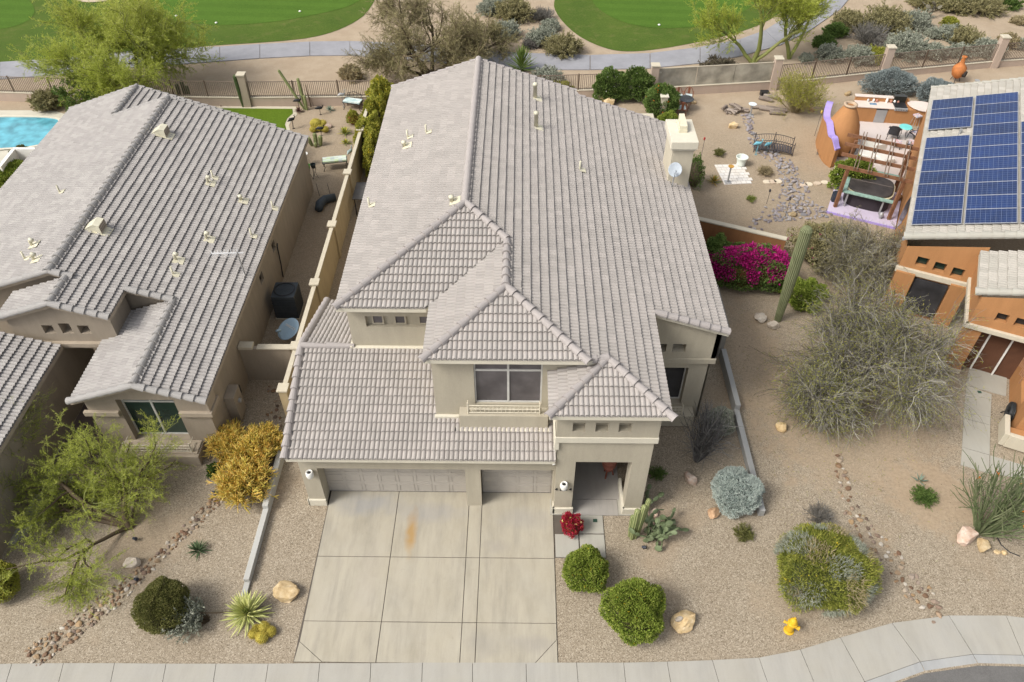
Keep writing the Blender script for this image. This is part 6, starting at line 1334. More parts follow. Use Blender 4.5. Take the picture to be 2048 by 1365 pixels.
t=ball_bush('mixed_bush','very large wild yellow green and grey bush behind the fire hydrant','bush',x,y,1.42,.95,varmat('wild bush leaf',[(.06,.09,.02),(.13,.17,.03),(.24,.27,.04),(.42,.41,.09)]),22000,.12,ry=1.32,lump=.2,core=(.07,.075,.035),zc=.82,wide=.22,flowers=(G_YEL,60,.05))
n=9000; d=rdir(n,.2); sel=np.sin(d[:,0]*4+1)*np.cos(d[:,1]*5+2*d[:,2])>.15; d=d[sel]; P=d*np.array([1.48,1.36,1.0]); P[:,2]+=.78; P[:,2]=np.abs(P[:,2]); emit('grey_sprays',leaves(P,unit(d+rng.normal(size=d.shape)*.5+np.array([0,0,.3])),.17,.02),G_SAGE,t)
n=4200; d=rdir(n,.5); sel=np.sin(d[:,0]*5+3)*np.cos(d[:,1]*4)>.35; d=d[sel]; P=d*np.array([1.5,1.4,1.03]); P[:,2]+=.78; P[:,2]=np.abs(P[:,2]); emit('dry_sprays',leaves(P,unit(d+rng.normal(size=d.shape)*.6+np.array([0,0,.2])),.22,.02),G_STRAW,t)
x,y=G2(1142,1062); ball_bush('bougainvillea','small crimson bougainvillea beside the porch step','flowering bush',x,y,.33,.40,G_RED,2600,.06,lump=.25,core=(.12,.05,.02),zc=.95,wide=.7,flowers=(varmat('lime flower',[(.6,.6,.15),(.7,.65,.3)]),10,.07))
x,y=G2(1640,1040); spray_bush('twiggy_bush','leafless dark twiggy bush just above the very large wild bush','bush',x,y,.55,.45,G_TWIG,G_TWIG,110,0,curl=.22,thick=.012)
x,y=G2(1393,922); t=spray_bush('ocotillo','clump of leaning grey ocotillo canes beside the middle house','ocotillo',x,y,.55,2.6,G_TWIG,varmat('dark grey cane',[(.06,.055,.055),(.11,.105,.10),(.18,.175,.165)],trans=0),70,0,.05,lean=(.25,.15),curl=.09,up=.01,thick=.024)
x,y=G2(1962,1062); t=spray_bush('ocotillo','tall green ocotillo with orange flowers at the right edge','ocotillo',x,y,1.25,2.6,G_DEEP,varmat('green cane',[(.06,.09,.035),(.11,.14,.06),(.2,.21,.12)],trans=0),56,22,.045,lean=(.80,.35),curl=.09,up=.02,flowers=(G_ORG,12,.11),thick=.036)
def tuft(px,py,lab,r,h,m_,n=60,name='grass_tuft',cat='plant',fl=None,group=None,sm=None):
    x,y=G2(px,py); return spray_bush(name,lab,cat,x,y,r,h,m_,sm or m_,n,10,.06,curl=.08,up=-.03,flowers=fl,group=group,thick=.008)
tuft(1313,952,'small dark green tuft right of the porch tower',.28,.35,G_DEEP); tuft(1487,1070,'scruffy olive tuft below the silver bush',.32,.25,G_DRK); tuft(1845,998,'grassy grey green tuft on the bare sandy patch',.38,.35,G_DEEP,130); 
rosette('aloe','small spiky aloe above the grassy tuft on the sandy patch','aloe',*G2(1838,963),11,.34,.06,.05,G_AG)
rosette('agave','dark green spiky agave right of the left stone stream','agave',*G2(397,1103),34,.42,.065,.10,varmat('dark agave',[(.05,.08,.035),(.09,.13,.06)],trans=0))
rosette('variegated_yucca','yellow striped yucca at the lower end of the left kerb wall','yucca',*G2(497,1232),110,.74,.10,.35,varmat('yucca cream',[(.55,.56,.18),(.70,.68,.32),(.40,.45,.12)],trans=.15),mat2=varmat('yucca green stripe',[(.14,.22,.05),(.22,.30,.08)],trans=.1),droop=-.06)
x,y=G2(430,945); spray_bush('flower_plant','low green plant with yellow flowers below the left window','flowering plant',x,y,.26,.3,G_DEEP,G_DEEP,40,26,.07,flowers=(G_YEL,6,.08),lw=.7)
x,y=G2(415,1240)
t=spray_bush('desert_plant','grey green leafy branch leaning over the dull olive bush','plant',x,y,.55,.75,G_SAGE,B_DARK,60,40,.085,lean=(-.75,-.1),curl=.12,lw=.45)
mb=MB(); mb.tube([(0.75,.25,.05),(.3,.1,.25),(-.2,0,.45)],.022,6); mb.build('branch',B_DARK,t)
# golden barrels
def barrel(x,y,r_,lab,grp): 
    t=thing('barrel_cactus',lab,'cactus',(x,y,0),0,grp); mb=MB(); ks=9; ribbed(mb,[(0,0,r_*.05+r_*1.55*i/(ks-1)) for i in range(ks)],[r_*math.sqrt(max(.03,1-((2*i/(ks-1)-1)*.98)**2)) for i in range(ks)],20,.14); mb.build('stem',M_BAR,t)
    n=900; d=rdir(n,.4); P=d*np.array([r_,r_,r_*.8])*.98; P[:,2]+=r_*.82; P[:,2]=np.abs(P[:,2]); emit('spines',leaves(P,unit(d+rng.normal(size=d.shape)*.5),.05,.006,np.full(n,.95)),M_BAR,t)
bl=('topmost of the cluster','lowest of the cluster in front','leftmost of the cluster','rightmost of the cluster','between the topmost and the lowest')
for (px,py,r_),l in zip(((528,1256,.17),(524,1276,.18),(507,1268,.14),(541,1264,.15),(512,1258,.12)),bl): x,y=PZ(px,py,.12); barrel(x,y,r_,'golden barrel cactus beside the striped yucca, '+l,'golden barrel cacti beside the yucca')
for (px,py,r_),l in zip(((632,250,.34),(640,256,.22),(626,258,.20),(650,258,.20),(645,248,.25)),('largest and rearmost','second from right in front','leftmost in front','rightmost and small','behind the rightmost one')): x,y=PZ(px,py,.2); barrel(x,y,r_,'golden barrel cactus on the sandy yard by split pale rock, '+l,'golden barrel cacti in the left back yard')
# columnar cacti
x,y=G2(1555,641); column('saguaro','tall leaning saguaro in front of the magenta bougainvillea','saguaro',x,y,[(0,0,4.8,.225,0,0)],18,M_SAG)
x,y=G2(1263,1078); column('column_cactus','tight clump of green ribbed columns at the right porch pillar','cactus',x,y,[(0,0,1.5,.10,.05,.1),(.12,.03,1.7,.09,.12,.1),(.2,.12,1.9,.08,.18,.12),(-.06,.1,1.1,.08,0,.05)],8,M_COL)
x,y=G2(492,212); column('column_cactus','tall dark column cactus standing against the grey fence pillar','cactus',x,y,[(-.1,-.15,1.95,.13,-.05,0),(.1,-.1,.7,.08,.05,0)],9,varmat('dark column',[(.035,.06,.02),(.07,.10,.035)],trans=0))
x,y=G2(612,220); column('column_cactus','pair of thin tall ribbed cacti crossing near the rear railing fence','cactus',x,y,[(0,0,1.9,.09,-.15,.1),(-.1,.05,2.3,.08,-1.15,.3),(.08,-.05,.9,.08,0,0)],7,M_COL)
x,y=G2(632,292); column('column_cactus','short stubby clump of green columns near the left house corner','cactus',x,y,[(0,.1,.62,.12,0,.05),(.25,0,.55,.12,.08,0),(-.22,0,.45,.11,-.12,0),(.03,-.15,.22,.10,0,0)],9,M_COL)
x,y=G2(368,196); column('column_cactus','squat cluster of columns against the railing behind the left house','cactus',x,y,[(-.2,0,.8,.13,0,0),(.1,.1,1.0,.13,0,0),(.35,0,.7,.12,0,0)],9,varmat('dark column',[(.035,.06,.02),(.07,.10,.035)],trans=0))
# prickly pears
def prickly(name,label,x,y,n,size,spread,lean=(0,0),mat=None):
    t=thing(name,label,'cactus',(x,y,0)); mb=MB(); pads=[(np.array([rng.normal()*.15*spread,rng.normal()*.15*spread,size*.45]),np.array([lean[0]+rng.normal()*.4,lean[1]+rng.normal()*.4,1.])) for _ in range(max(3,n//6))]; i=0
    while len(pads)<n:
        c,d=pads[i%len(pads)]; i+=1; d2=unit(np.array(d)+rng.normal(size=3)*.55+np.array([lean[0],lean[1],-.02])*.5); nc=c+unit(d)*size*.5+d2*size*.45
        if abs(nc[0]-lean[0])<spread*1.2 and nc[2]<1.35: pads.append((nc,d2))
        if i>4000: break
    for c,d in pads:
        d=unit(np.array(d)); q=Vector(d).to_track_quat('Z','Y').to_matrix(); s=size*(.8+.4*random.random()); M=q@Matrix.Rotation(random.random()*PI,3,'Z')@Matrix.Diagonal((s*.40,s*.085,s*.52)); k=10
        V0=mb.n; mb.lathe([(max(.02,math.cos(a)),math.sin(a)) for a in np.linspace(-PI/2,PI/2,7)],k,tuple(c),M=M)
    mb.var=list(np.repeat(rng.random(len(pads)),len(mb.f)//len(pads)))+[.5]*(len(mb.f)-len(pads)*(len(mb.f)//len(pads)))
    mb.build('pads',mat or varmat('prickly pear pad',[(.075,.10,.045),(.12,.155,.075),(.19,.225,.13)],trans=0),t,smooth=True); return t
x,y=G2(1305,1075); prickly('prickly_pear','sprawling grey green prickly pear right of the ribbed columns',x,y,90,.235,1.0,(.42,.10)); x,y=G2(1296,1040); prickly('prickly_pear','upright prickly pear leaning on the right porch pillar',x,y,16,.24,.35,(.1,.1))
x,y=G2(1688,80) ; 
# firestick plants
def firestick(px,py,lab,r_):
    x,y=G2(px,py); t=thing('firestick_plant',lab,'succulent bush',(x,y,0)); n=60; a=rng.random(n)*2*PI; s=np.sqrt(rng.random(n)); D=np.stack([np.cos(a)*s,np.sin(a)*s,1.3-.7*s],1); Q=grow(np.zeros((n,3)),D,r_*1.1,6,.12,.02); S,Dd=along(Q,9,.4,1); Q2=grow(S,Dd+rng.normal(size=S.shape)*.5+np.array([0,0,.25]),r_*.5,5,.12,.05); S,Dd=along(Q2,7,.3,1); Q3=grow(S,Dd+rng.normal(size=S.shape)*.55+np.array([0,0,.2]),r_*.26,4,.1,.05)
    emit('stems',ribbons(Q,.02,.012,4),varmat('firestick base',[(.20,.22,.05),(.3,.28,.06)],trans=0),t); emit('fingers',join(ribbons(Q2,.014,.011,4),ribbons(Q3,.012,.009,4)),G_FIRE,t)
firestick(470,905,'orange yellow firestick plant, left head beside the left house corner',.72); firestick(530,900,'orange yellow firestick plant nearest the low kerb wall',.66); firestick(495,985,'orange yellow firestick plant, lowest head at the top of the stone stream',.82); firestick(515,925,'greener firestick plant in the middle of the yellow clump',.75)
# bougainvillea hedge
x,y=PZ(1500,542,.8); t=ball_bush('bougainvillea','magenta bougainvillea hedge along the terracotta yard wall','flowering bush',x,y,1.95,1.05,G_DEEP,15000,.11,ry=.9,lump=.16,core=(.03,.04,.018),zc=.85)
n=15000; d=rdir(n,.45); sel=(np.sin(d[:,0]*6)*np.cos(d[:,1]*4+d[:,0]*7)>-.25)&(d[:,2]>.05); d=d[sel]; P=d*np.array([2.0,.95,1.12]); P[:,2]+=.83; P+=rng.normal(size=P.shape)*.06; emit('bracts',leaves(P,unit(d+rng.normal(size=d.shape)*.6),.10,.08),G_MAG,t)
for px,py,rx,rz_,lab in ((1440,520,.9,.75,'dark green bush with dry stems at the left end of the magenta hedge'),(1608,592,.85,.45,'bright green leafy bush behind the saguaro'),(1640,500,1.2,.9,'olive bush with a few magenta flowers right of the hedge')):
    x,y=PZ(px,py,rz_*.7); ball_bush('leafy_bush',lab,'bush',x,y,rx,rz_,{1440:G_DEEP,1608:G_BOX,1640:G_OLIV}[px],8000,.11,lump=.34,zc=.85,flowers=(G_MAG,40,.07) if px!=1608 else None)
x,y=PZ(1390,345,.9); ball_bush('oleander_bush','sparse green bush against the chimney base','bush',x,y,.45,.85,G_DEEP,1500,.12,ry=.7,lump=.3,core=(.09,.07,.045),zc=.95,wide=.35)
# yellow flowering hedge beside the main house
for i,(px,py,rx) in enumerate(((762,195,.75),(752,232,.72),(740,275,.72),(748,305,.5))):
    x,y=PZ(px,py,1.1); ball_bush('flowering_hedge',('rearmost','second rearmost','third rearmost','nearest')[i]+' yellow flowered shrub between block wall and middle house','bush',x,y,rx,1.15,G_YG,9000,.13,ry=1.25,lump=.25,zc=.8,flowers=(G_YEL,110,.07),group='flowering shrubs along the block wall')
# back patio bushes
x,y=PZ(1322,205,.8); ball_bush('flowering_bush','larger dark green bush with orange flowers left of the copper chairs','bush',x,y,.98,.95,G_DEEP,11000,.10,lump=.15,flowers=(G_ORG,22,.10)); x,y=PZ(1338,245,.6); ball_bush('flowering_bush','smaller bush with orange flowers between chimney and the larger one','bush',x,y,.66,.6,G_BOX,6500,.09,lump=.15,flowers=(G_ORG,9,.09))
for px,lab in ((1222,'left dark green shrub on the rear fence with pale flowers'),(1270,'right dark green shrub on the rear fence with pale flowers')): x,y=PZ(px,172,1.0); ball_bush('hedge_shrub',lab,'bush',x,y,1.0 if px<1250 else 1.05,1.05,G_DEEP,9000,.12,ry=.55,lump=.25,core=(.04,.045,.025),flowers=(G_WHT,40,.06))
x,y=PZ(1600,190,1.1); spray_bush('desert_bush','tall yellow green wispy bush below the second right hand fence panel','bush',x,y,1.5,2.3,G_YG,G_STRAW,170,34,.10,curl=.12,lw=.2)
x,y=PZ(1780,170,.5); ball_bush('brittlebush','long grey blue bush along the rear fence, left part','bush',x,y,1.55,.72,G_SIL if 0 else varmat('blue grey leaf',[(.15,.18,.18),(.22,.26,.26),(.32,.36,.35)]),11000,.12,ry=.9,lump=.22,core=(.08,.085,.08),wide=.4); x,y=PZ(1868,188,.4); ball_bush('brittlebush','smaller grey blue bush right of the long one by the outdoor kitchen','bush',x,y,1.05,.62,MATS['blue grey leaf'],7000,.12,ry=.8,lump=.22,core=(.08,.085,.08),wide=.4)
x,y=G2(1985,200); t=rosette('agave','green upright agave clump behind the right house roof','agave',x,y,40,.75,.10,.2,varmat('green agave',[(.13,.18,.06),(.2,.26,.10)],trans=0)); x,y=G2(2030,195); rosette('agave','second green agave clump behind the solar panels','agave',x,y,40,.8,.10,.2,MATS['green agave'])
x,y=PZ(1708,352,.8); ball_bush('vine_bush','leafy green vine bush at the left post of the pergola','bush',x,y,.95,.9,G_BOX,6000,.14,ry=.75,lump=.3,core=(.06,.05,.03),wide=.7); x,y=PZ(1752,300,1.6) 
rosette('aloe','orange and green aloe at the left corner of the paver pad','aloe',*G2(1427,366),34,.48,.07,.15,varmat('orange aloe',[(.10,.15,.03),(.30,.22,.04),(.50,.28,.05),(.12,.18,.05)],trans=.1))
tuft(1438,312,'small half dry plant above the paver pad',.3,.35,G_DRK,60); tuft(1530,348,'brown dry tuft right of the paver pad',.38,.35,G_STRAW,90,sm=B_DARK); tuft(1500,402,'tiny green seedling with dry leaves below the paver pad',.26,.28,G_BOX,26,sm=B_DARK); tuft(1655,310,'grey dead ground plant left of the curved terracotta wall',.6,.2,G_TWIG,90)
tuft(2020,240,'hidden plant',.01,.01,G_DRK,1) if 0 else None
rosette('agave','small blue agave in the sand near the rear fence','agave',*G2(660,222),20,.38,.07,.08,G_AG); x,y=PZ(706,236,.4); ball_bush('young_shrub','small red and lime shrub in front of the blue cushioned bench','shrub',x,y,.36,.42,G_YG,1500,.09,lump=.2,core=(.20,.07,.03),wide=.5)
rosette('aloe','yellow flowered aloe clump beside the block wall','aloe',*G2(690,268),40,.50,.07,.1,varmat('aloe green',[(.10,.16,.03),(.2,.26,.06),(.55,.45,.05)],trans=.1)); rosette('aloe','lower yellow green aloe clump beside the block wall','aloe',*G2(692,288),26,.36,.07,.08,MATS['aloe green'])
rosette('agave','dark red spiky plant at the turf corner','succulent',*G2(598,225),20,.36,.07,.08,varmat('dark red leaf',[(.05,.02,.02),(.09,.03,.03)],trans=0)); rosette('agave','small dark red plant in front of the rear fence by the turf','succulent',*G2(442,210),18,.34,.07,.08,MATS['dark red leaf'])
x,y=G2(22,366); ball_bush('leafy_bush','bright green bush below the white pool screen wall','bush',x,y,.95,.5,G_BOX,8000,.12,lump=.25); x,y=G2(50,325); ball_bush('leafy_bush','brownish bush just inside the white pool screen wall','bush',x,y,.5,.45,G_DRK,3000,.12,lump=.25)
# ---------------------------------------------------------------- desert scrub beyond the rear fence
scrub=[(702,140,.95,.9,'straw','pale dry bunch grass left of the wide mesquite'),(1085,68,1.5,1.0,'sage','grey bush nearest the mesquite'),(1128,85,1.7,1.2,'mix','big olive and grey bush at the edge of the right fairway'),(1010,55,1.4,1.0,'sage','grey bush at the foot of the small mesquite'),(1060,80,.9,.6,'twig','low dead grey bush'),(1030,20,1.9,1.3,'mix','large bush at the top centre'),(985,12,1.4,1.0,'sage','grey bush at the top left of the wash'),(1085,22,1.3,.9,'twig','dead grey bush at the top of the wash'),(935,60,1.2,.8,'sage','grey green bush behind the mesquite crown'),(1100,45,.9,.6,'sage','small grey bush in the wash'),
(92,195,1.2,1.1,'mix','olive bush behind the railing at far left'),(1003,140,.5,.4,'sage','tiny sage by the cart path'),(1095,152,1.5,1.0,'sage','pale grey bush behind the house rake'),(1120,172,1.0,.7,'yg','yellow green bush against the railing behind the house'),
(1440,132,1.7,1.0,'dark','dark purple green bush behind the glass fence'),(1613,110,.6,.45,'sage','small grey green tuft by the forked palo verde'),(1660,100,1.3,.8,'sage','grey bush beside the railing'),(1650,78,1.0,.7,'deep','bright green low bush'),(1672,55,1.1,.8,'deep','dark green bush in the scrub'),(1700,35,1.6,1.2,'mix','yellow topped grey bush'),(1740,62,2.0,1.5,'twig','large dead silver bush in the middle of the scrub'),(1770,38,2.3,1.6,'mix','largest olive bush of the scrub'),(1720,105,1.3,.9,'sage','low grey bush behind the railing'),(1755,105,1.2,.8,'yg','yellow olive bush beside the pillar'),(1812,85,1.9,1.4,'sage','broad grey green bush above the pillar'),(1830,35,1.6,1.1,'sage','grey bush with a cholla beside it'),(1868,98,1.1,.9,'sage','bushy grey green plant right of the broad one'),(1868,60,.7,.6,'sage','small upright sage'),(1900,60,1.2,.8,'sage','left of two touching dark sage bushes'),(1930,68,1.5,1.1,'mix','right of two touching dark sage bushes'),(1900,38,.8,.6,'yg','small yellow green round bush'),(1918,96,1.1,.7,'sage','grey bush half behind the railing'),(1975,90,1.5,.8,'sage','low wide bush behind the far railing'),(2018,75,1.0,.8,'straw','pale bush behind the far right pillar'),(2045,82,.8,.6,'sage','small bush at the right edge'),(2040,35,.7,.4,'straw','tiny pale bush at the far right'),(1905,8,1.5,.9,'mix','bush at the top of the sand slope'),(1960,8,2.4,1.0,'mix','long bush clump at the top right'),(1850,2,1.6,.7,'mix','bush clump at the top edge'),(2010,2,1.5,.7,'deep','green bush at the top right corner')]
km={'straw':(G_STRAW,G_STRAW),'sage':(G_SAGE,B_GREY),'mix':(G_OLIV,B_GREY),'twig':(G_TWIG,G_TWIG),'yg':(G_YG,G_STRAW),'dark':(varmat('plum leaf',[(.07,.05,.045),(.13,.12,.07),(.20,.17,.12)]),B_DARK),'deep':(G_DEEP,G_DEEP)}
for px,py,r_,h,k,lab in scrub:
    x,y=PZ(px,py+ (8 if py>20 else 4),h*.4); lm,sm=km[k]
    if k=='twig': spray_bush('desert_scrub',lab+', beyond the rear fence','scrub',x,y,r_*.7,h*.85,lm,sm,170,0,curl=.2,thick=.022)
    else: spray_bush('desert_scrub',lab if 'fence' in lab or 'railing' in lab else lab+', beyond the rear fence','scrub',x,y,r_*.70,h*.85,lm,sm,int(60+50*r_),50,.12,curl=.16,lw=.38,thick=.014)
x,y=G2(1857,38); prickly('cholla','small grey cholla cactus on the open sand beyond the rear fence',x,y,12,.4,.6,mat=varmat('cholla',[(.12,.11,.08),(.18,.16,.12)],trans=0))
rosette('yucca','spiky green yucca behind the middle house rake, on the cart path edge','yucca',*G2(1043,142),80,1.15,.12,.9,varmat('tree yucca leaf',[(.09,.15,.03),(.16,.24,.05),(.24,.30,.08)],trans=.1),droop=-.02)
x,y=G2(960,128); rosette('yucca','smaller yellow green yucca left of the house ridge end','yucca',x,y,50,.8,.08,.5,MATS['tree yucca leaf'])
# ---------------------------------------------------------------- rocks
RK_TAN=rockmat('tan boulder',(.34,.22,.10),(.50,.37,.20),(.62,.50,.33)); RK_PINK=rockmat('pink boulder',(.40,.24,.17),(.56,.42,.33),(.68,.60,.52)); RK_BR=rockmat('brown boulder',(.22,.12,.06),(.38,.24,.14),(.50,.36,.24)); RK_GR=rockmat('grey boulder',(.30,.25,.20),(.44,.38,.31),(.55,.50,.43))
def rock_mesh(sx,sy,sz,seed,cut=15):
    bm=bmesh.new(); bmesh.ops.create_icosphere(bm,subdivisions=3,radius=1); r_=np.random.default_rng(seed)
    for _ in range(cut):
        n=r_.normal(size=3); n/=np.linalg.norm(n); d=.55+.32*r_.random()
        for v in bm.verts:
            q=v.co.dot(Vector(n))
            if q>d: v.co-=Vector(n)*(q-d)*.93
    for v in bm.verts: v.co*=1+.03*r_.normal()
    for v in bm.verts: v.co=Vector((v.co.x*sx,v.co.y*sy,max(v.co.z*sz+sz*.55,-.02)))
    me=bpy.data.meshes.new('rock'); bm.to_mesh(me); bm.free(); me.polygons.foreach_set('use_smooth',np.zeros(len(me.polygons),bool)); return me
def rock(px,py,w_,h,lab,mat,rz=0,asp=.8,seed=None,z=0):
    x,y=G2(px,py,z); me=rock_mesh(w_/2,w_/2*asp,h/1.5,seed or int(px*7+py)); me.materials.append(mat); o=link('boulder',me,None,(x,y,z),rz=rz); tag(o,lab,'rock')
rock(575,1188,.95,.42,'cream tan boulder left of the driveway',RK_TAN,.5,.85); rock(1380,962,.62,.35,'pinkish boulder right of the porch',RK_PINK,2); rock(1427,1028,.60,.25,'brown flat rock tucked under the silver bush',RK_BR,1); rock(1370,1248,.92,.40,'tan and white boulder carrying a small grey stone',RK_TAN,.2,.85)
rock(1357,1240,.26,.15,'small grey stone resting on the tan boulder',RK_GR,.2,z=.36); rock(1930,1078,.85,.45,'pink boulder at the foot of the right ocotillo',RK_PINK,.3); rock(1965,1095,.66,.35,'smaller cream boulder beside the pink one at the ocotillo',RK_TAN,1.2); rock(1563,858,.55,.33,'cream boulder with a lamp behind it below the drooping tree',RK_TAN,.1)
rock(1545,655,.60,.30,'grey pink boulder right at the foot of the saguaro',RK_GR,.2); rock(1520,640,.72,.33,'grey lichen boulder left of the saguaro foot',RK_GR,1.0); rock(1308,1028,.45,.22,'pink stone among the prickly pear pads, upper',RK_PINK); rock(1303,1060,.5,.2,'pink stone under the prickly pear, lower',RK_PINK,1)
rock(292,965,.62,.38,'tan boulder under the left house window',RK_TAN,.4); rock(262,968,.55,.25,'pale flat rock left of the tan boulder under the window',RK_PINK,.9); rock(268,1130,.6,.35,'grey rock half hidden at the left stone stream',RK_GR,.4)
rock(655,255,.6,.3,'split pale rock beside the left yard barrel cacti',RK_PINK); rock(1467,256,.75,.38,'tan boulder in the sandy yard right of the chimney',RK_TAN,.2,.6); rock(1390-3,207,.4,.2,'small tan rock beside the copper chairs',RK_TAN); rock(1584,432,.42,.25,'tan boulder near the end of the dry creek',RK_TAN); rock(1696,190,.75,.25,'long cream rock left of the outdoor kitchen',RK_TAN,.5,.4); rock(1622,222,.45,.25,'dark rock at the foot of the wispy bush',RK_BR)
rock(1218,212,.9,.55,'left pale yellow rock of the mound behind the house',RK_TAN,.2); rock(1207,205,.7,.45,'small pale rock at the left of the mound',RK_TAN,.9); rock(1236,228,.55,.4,'pale rock at the right end of the mound',RK_TAN,.9); rock(1222,222,.9,.3,'flat rock in front of the mound behind the house',RK_TAN,0)
rock(1468,180,.5,.2,'small white speckled rock below the glass fence, left',RK_GR); rock(1484,180,.55,.24,'small white speckled rock below the glass fence, right',RK_GR)
for i,(px,py) in enumerate(((1994,1106),(2008,1108))): rock(px,py,.25,.12,('cream square stone right of the ocotillo boulders','small cream stone at the black irrigation hose')[i],RK_TAN)
mb=MB(); mb.tube([G(1992,1070,.02),G(2002,1090,.02),G(2020,1105,.02),G(2040,1113,.02)],.018,5); tag(mb.build('irrigation_hose',M_BLK),'curved black irrigation hose on the gravel near the ocotillo','hose')
# firewood
M_LOG=varmat('weathered log',[(.13,.10,.08),(.22,.18,.15),(.32,.27,.23)],trans=0)
def log(px,py,L_,r_,rz,z,lab,grp): 
    x,y=G2(px,py); mb=MB(); d=(math.cos(rz),math.sin(rz)); mb.tube([(-d[0]*L_/2,-d[1]*L_/2,r_),(d[0]*.02,d[1]*.02,r_*1.1),(d[0]*L_/2,d[1]*L_/2,r_)],[r_,r_*1.08,r_*.9],9,var=random.random()); tag(mb.build('log',M_LOG,None,(x,y,z)),lab,'log',group=grp)
g_='loose logs of the firewood heap'; 
for i in range(14): a=random.random()*PI; log(1463+random.uniform(-22,22),222+random.uniform(-7,6),.5+random.random()*.5,.05+.03*random.random(),a,.0+.08*(i//4),'grey weathered log in the loose firewood heap beside the pale bird bath',g_)
for i,(px,py,rz,lab) in enumerate(((1515,218,-.1,'short log right of the pale bird bath, first of the row'),(1532,222,-.3,'log second in the row under the wispy bush'),(1545,221,-.35,'log third in the row under the wispy bush'),(1558,224,-.2,'log fourth in the row under the wispy bush'),(1553,230,-.15,'front log of the row under the wispy bush'),(1531,202,-.5,'log stacked left of the wispy bush, lower'),(1540,197,-.4,'log stacked left of the wispy bush, upper'))): log(px,py,.85,.12,rz,0,lab,'thick logs under the wispy bush')
x,y=G2(1528,192); mb=MB(); mb.box(-.25,.25,-.2,.2,0,.3); tag(mb.build('log_basket',M_BLK,None,(x,y,0)),'small black log holder above the thick logs','basket')
# dry creek cobbles and flagstone streams: one shared set of stones, each stone its own object
def stones(path,count,smin,smax,mats,name,label,cat,grp,seed,flat_=.5,tall=False):
    r_=random.Random(seed); protos=[rock_mesh(1,.60+.35*r_.random(),flat_,seed*10+i,9 if seed<6 else 16) for i in range(6)]
    for m_ in protos: m_.materials.append(mats)
    seg=[(G2(*path[i][:2]),G2(*path[i+1][:2]),path[i][2],path[i+1][2]) for i in range(len(path)-1)]; ln=[math.dist(a,b)*(w0+w1) for a,b,w0,w1 in seg]
    placed=[]; tries=0
    while len(placed)<count and tries<count*40:
        tries+=1; (a,b,w0,w1)=r_.choices(seg,ln)[0]; t=r_.random(); w_=w0+(w1-w0)*t; dx,dy=b[0]-a[0],b[1]-a[1]; l=math.hypot(dx,dy); o=r_.uniform(-1,1)*w_; x=a[0]+dx*t-dy/l*o; y=a[1]+dy*t+dx/l*o; s=r_.uniform(smin,smax)*(1.25-.5*abs(o)/w_)
        if any((x-p[0])**2+(y-p[1])**2<((s+p[2])*.66)**2 for p in placed): continue
        placed.append((x,y,s)); q=link(name,r_.choice(protos),None,(x,y,-.01*s)); q.scale=(s,s,s); q.rotation_euler=(r_.uniform(-.3,.3),r_.uniform(-.3,.3),r_.random()*6.28); tag(q,label,cat,grp)
CB=cobblemat('river cobble',[(.16,.13,.14),(.24,.21,.22),(.30,.27,.27),(.36,.33,.31),(.20,.20,.22)]); FS=cobblemat('quartz flagstone',[(.13,.07,.04),(.25,.15,.08),(.34,.25,.16),(.62,.58,.50),(.17,.09,.05),(.40,.27,.14),(.30,.23,.18),(.10,.07,.05)])
stones([(1494,230,.35),(1500,262,.25),(1512,290,.35),(1545,312,.6),(1570,330,.55),(1582,355,.6),(1592,385,.75),(1588,405,.9),(1600,425,1.6),(1610,440,1.5)],250,.075,.16,CB,'cobble','purple grey river cobble in the dry creek bed of the sandy back yard','cobble','cobbles of the dry creek bed',4)
stones([(1560,405,.5),(1535,430,.5),(1515,455,.4),(1502,470,.3)],26,.08,.13,CB,'cobble','grey cobble in the lower left tail of the dry creek bed','cobble','cobbles in the tail of the dry creek',5)
stones([(448,985,.22),(400,1035,.24),(350,1085,.20),(300,1130,.22),(262,1165,.30),(215,1205,.38),(170,1240,.36),(120,1280,.40),(60,1318,.45)],210,.05,.115,FS,'flagstone','angular tan or white stone in the stone stream across the left front yard','stone','stones of the left stone stream',6,.45)
stones([(1675,905,.12),(1690,985,.25),(1700,1020,.30),(1735,1070,.36),(1770,1100,.36),(1800,1140,.38),(1830,1180,.46),(1862,1215,.52),(1880,1226,.45)],90,.07,.145,FS,'flagstone','angular tan or white stone in the stone stream across the right front yard','stone','stones of the right stone stream',7,.45)
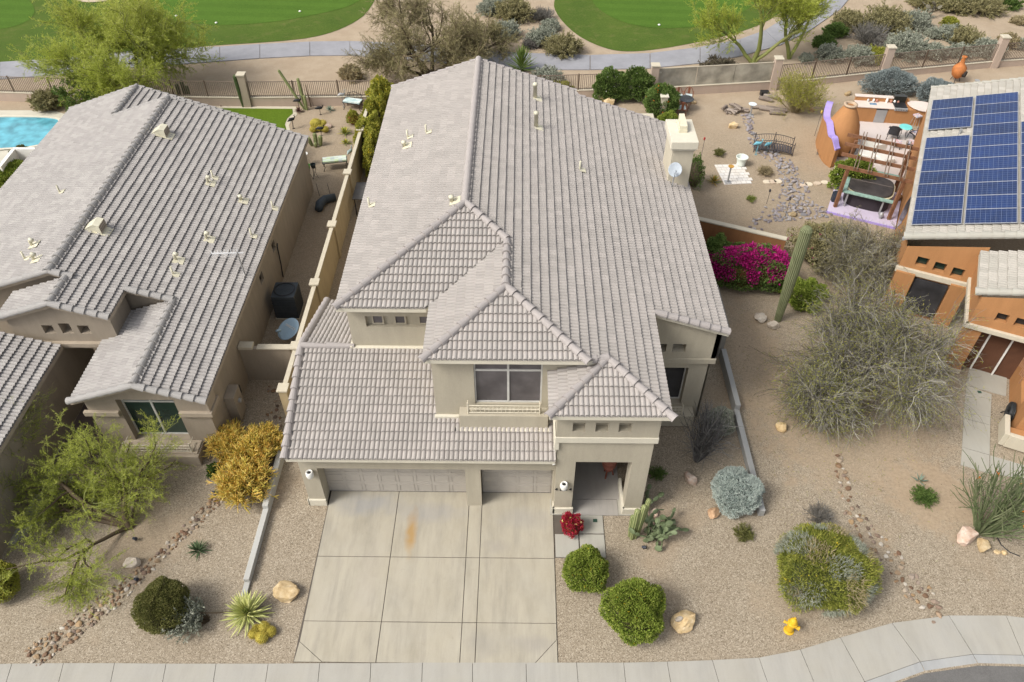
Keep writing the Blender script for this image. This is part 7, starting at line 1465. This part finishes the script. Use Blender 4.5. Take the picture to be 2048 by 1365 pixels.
stones([(553,770,.35),(548,800,.35),(545,830,.3),(552,860,.25)],24,.06,.13,FS,'flagstone','broken pale stone on the ground in the passage below the side wall','stone','stones in the side passage',8,.45)
# small extras
for px,py,lab in ((1008-0,33,'x'),): pass
for px,py,lab in ((433,48,'first'),(353,34,'second'),(600,25,'third'),(1318,52,'fourth')):
    x,y=G2(px,py); mb=MB(); mb.lathe([(.01,0),(.09,.02),(.10,.06),(.05,.10),(.01,.11)],12); tag(mb.build('tee_marker',M_WHT,None,(x,y,.03),smooth=True),{'first':'white tee marker right of centre on the left green','second':'pale tee marker nearest the lime green tree','third':'white tee marker toward the right end of the left green','fourth':'white tee marker on the right green'}[lab],'tee marker')
# ground litter: sparse twigs, weeds on the right hand gravel
n=2600; P=np.stack([rng.uniform(8.7,18,n),rng.uniform(-3,12,n),np.zeros(n)+.01],1); c=np.array([11.5,4.5]); k=rng.random(n)<np.exp(-((P[:,0]-c[0])**2/9+(P[:,1]-c[1])**2/22)); P=P[k]
o=emit('weeds',leaves(P,unit(rng.normal(size=P.shape)*np.array([1,1,.3])+np.array([0,0,.4])),.11,.012),G_YG); tag(o,'sparse weeds and fallen twigs on the gravel under the grey trees','ground cover',kind='stuff')

LIT=varmat('dry litter',[(.07,.05,.03),(.16,.12,.07),(.30,.24,.15),(.45,.38,.26)],trans=0)
def litter(n,x0,x1,y0,y1,lab,ex=()):
    P=np.stack([rng.uniform(x0,x1,n),rng.uniform(y0,y1,n),np.full(n,.012)],1); c=rng.random((9,2))*np.array([x1-x0,y1-y0])+np.array([x0,y0])
    d=np.min([np.hypot(P[:,0]-q[0],P[:,1]-q[1]) for q in c],0); P=P[rng.random(n)<.25+.75*np.exp(-d*d/1.2)]
    D=unit(rng.normal(size=P.shape)*np.array([1,1,.12])+np.array([0,0,.06])); tag(emit('litter',leaves(P,D,.07,.014),LIT),lab,'ground cover',kind='stuff')
litter(3200,-16.5,-6.8,-5.2,1.6,'dry leaf litter and twigs scattered over the left front gravel'); litter(4200,3.2,17.5,-4.0,2.2,'dry leaf litter and twigs scattered over the right front gravel'); litter(1800,8.6,16,2,9,'dry leaf litter below the grey trees')
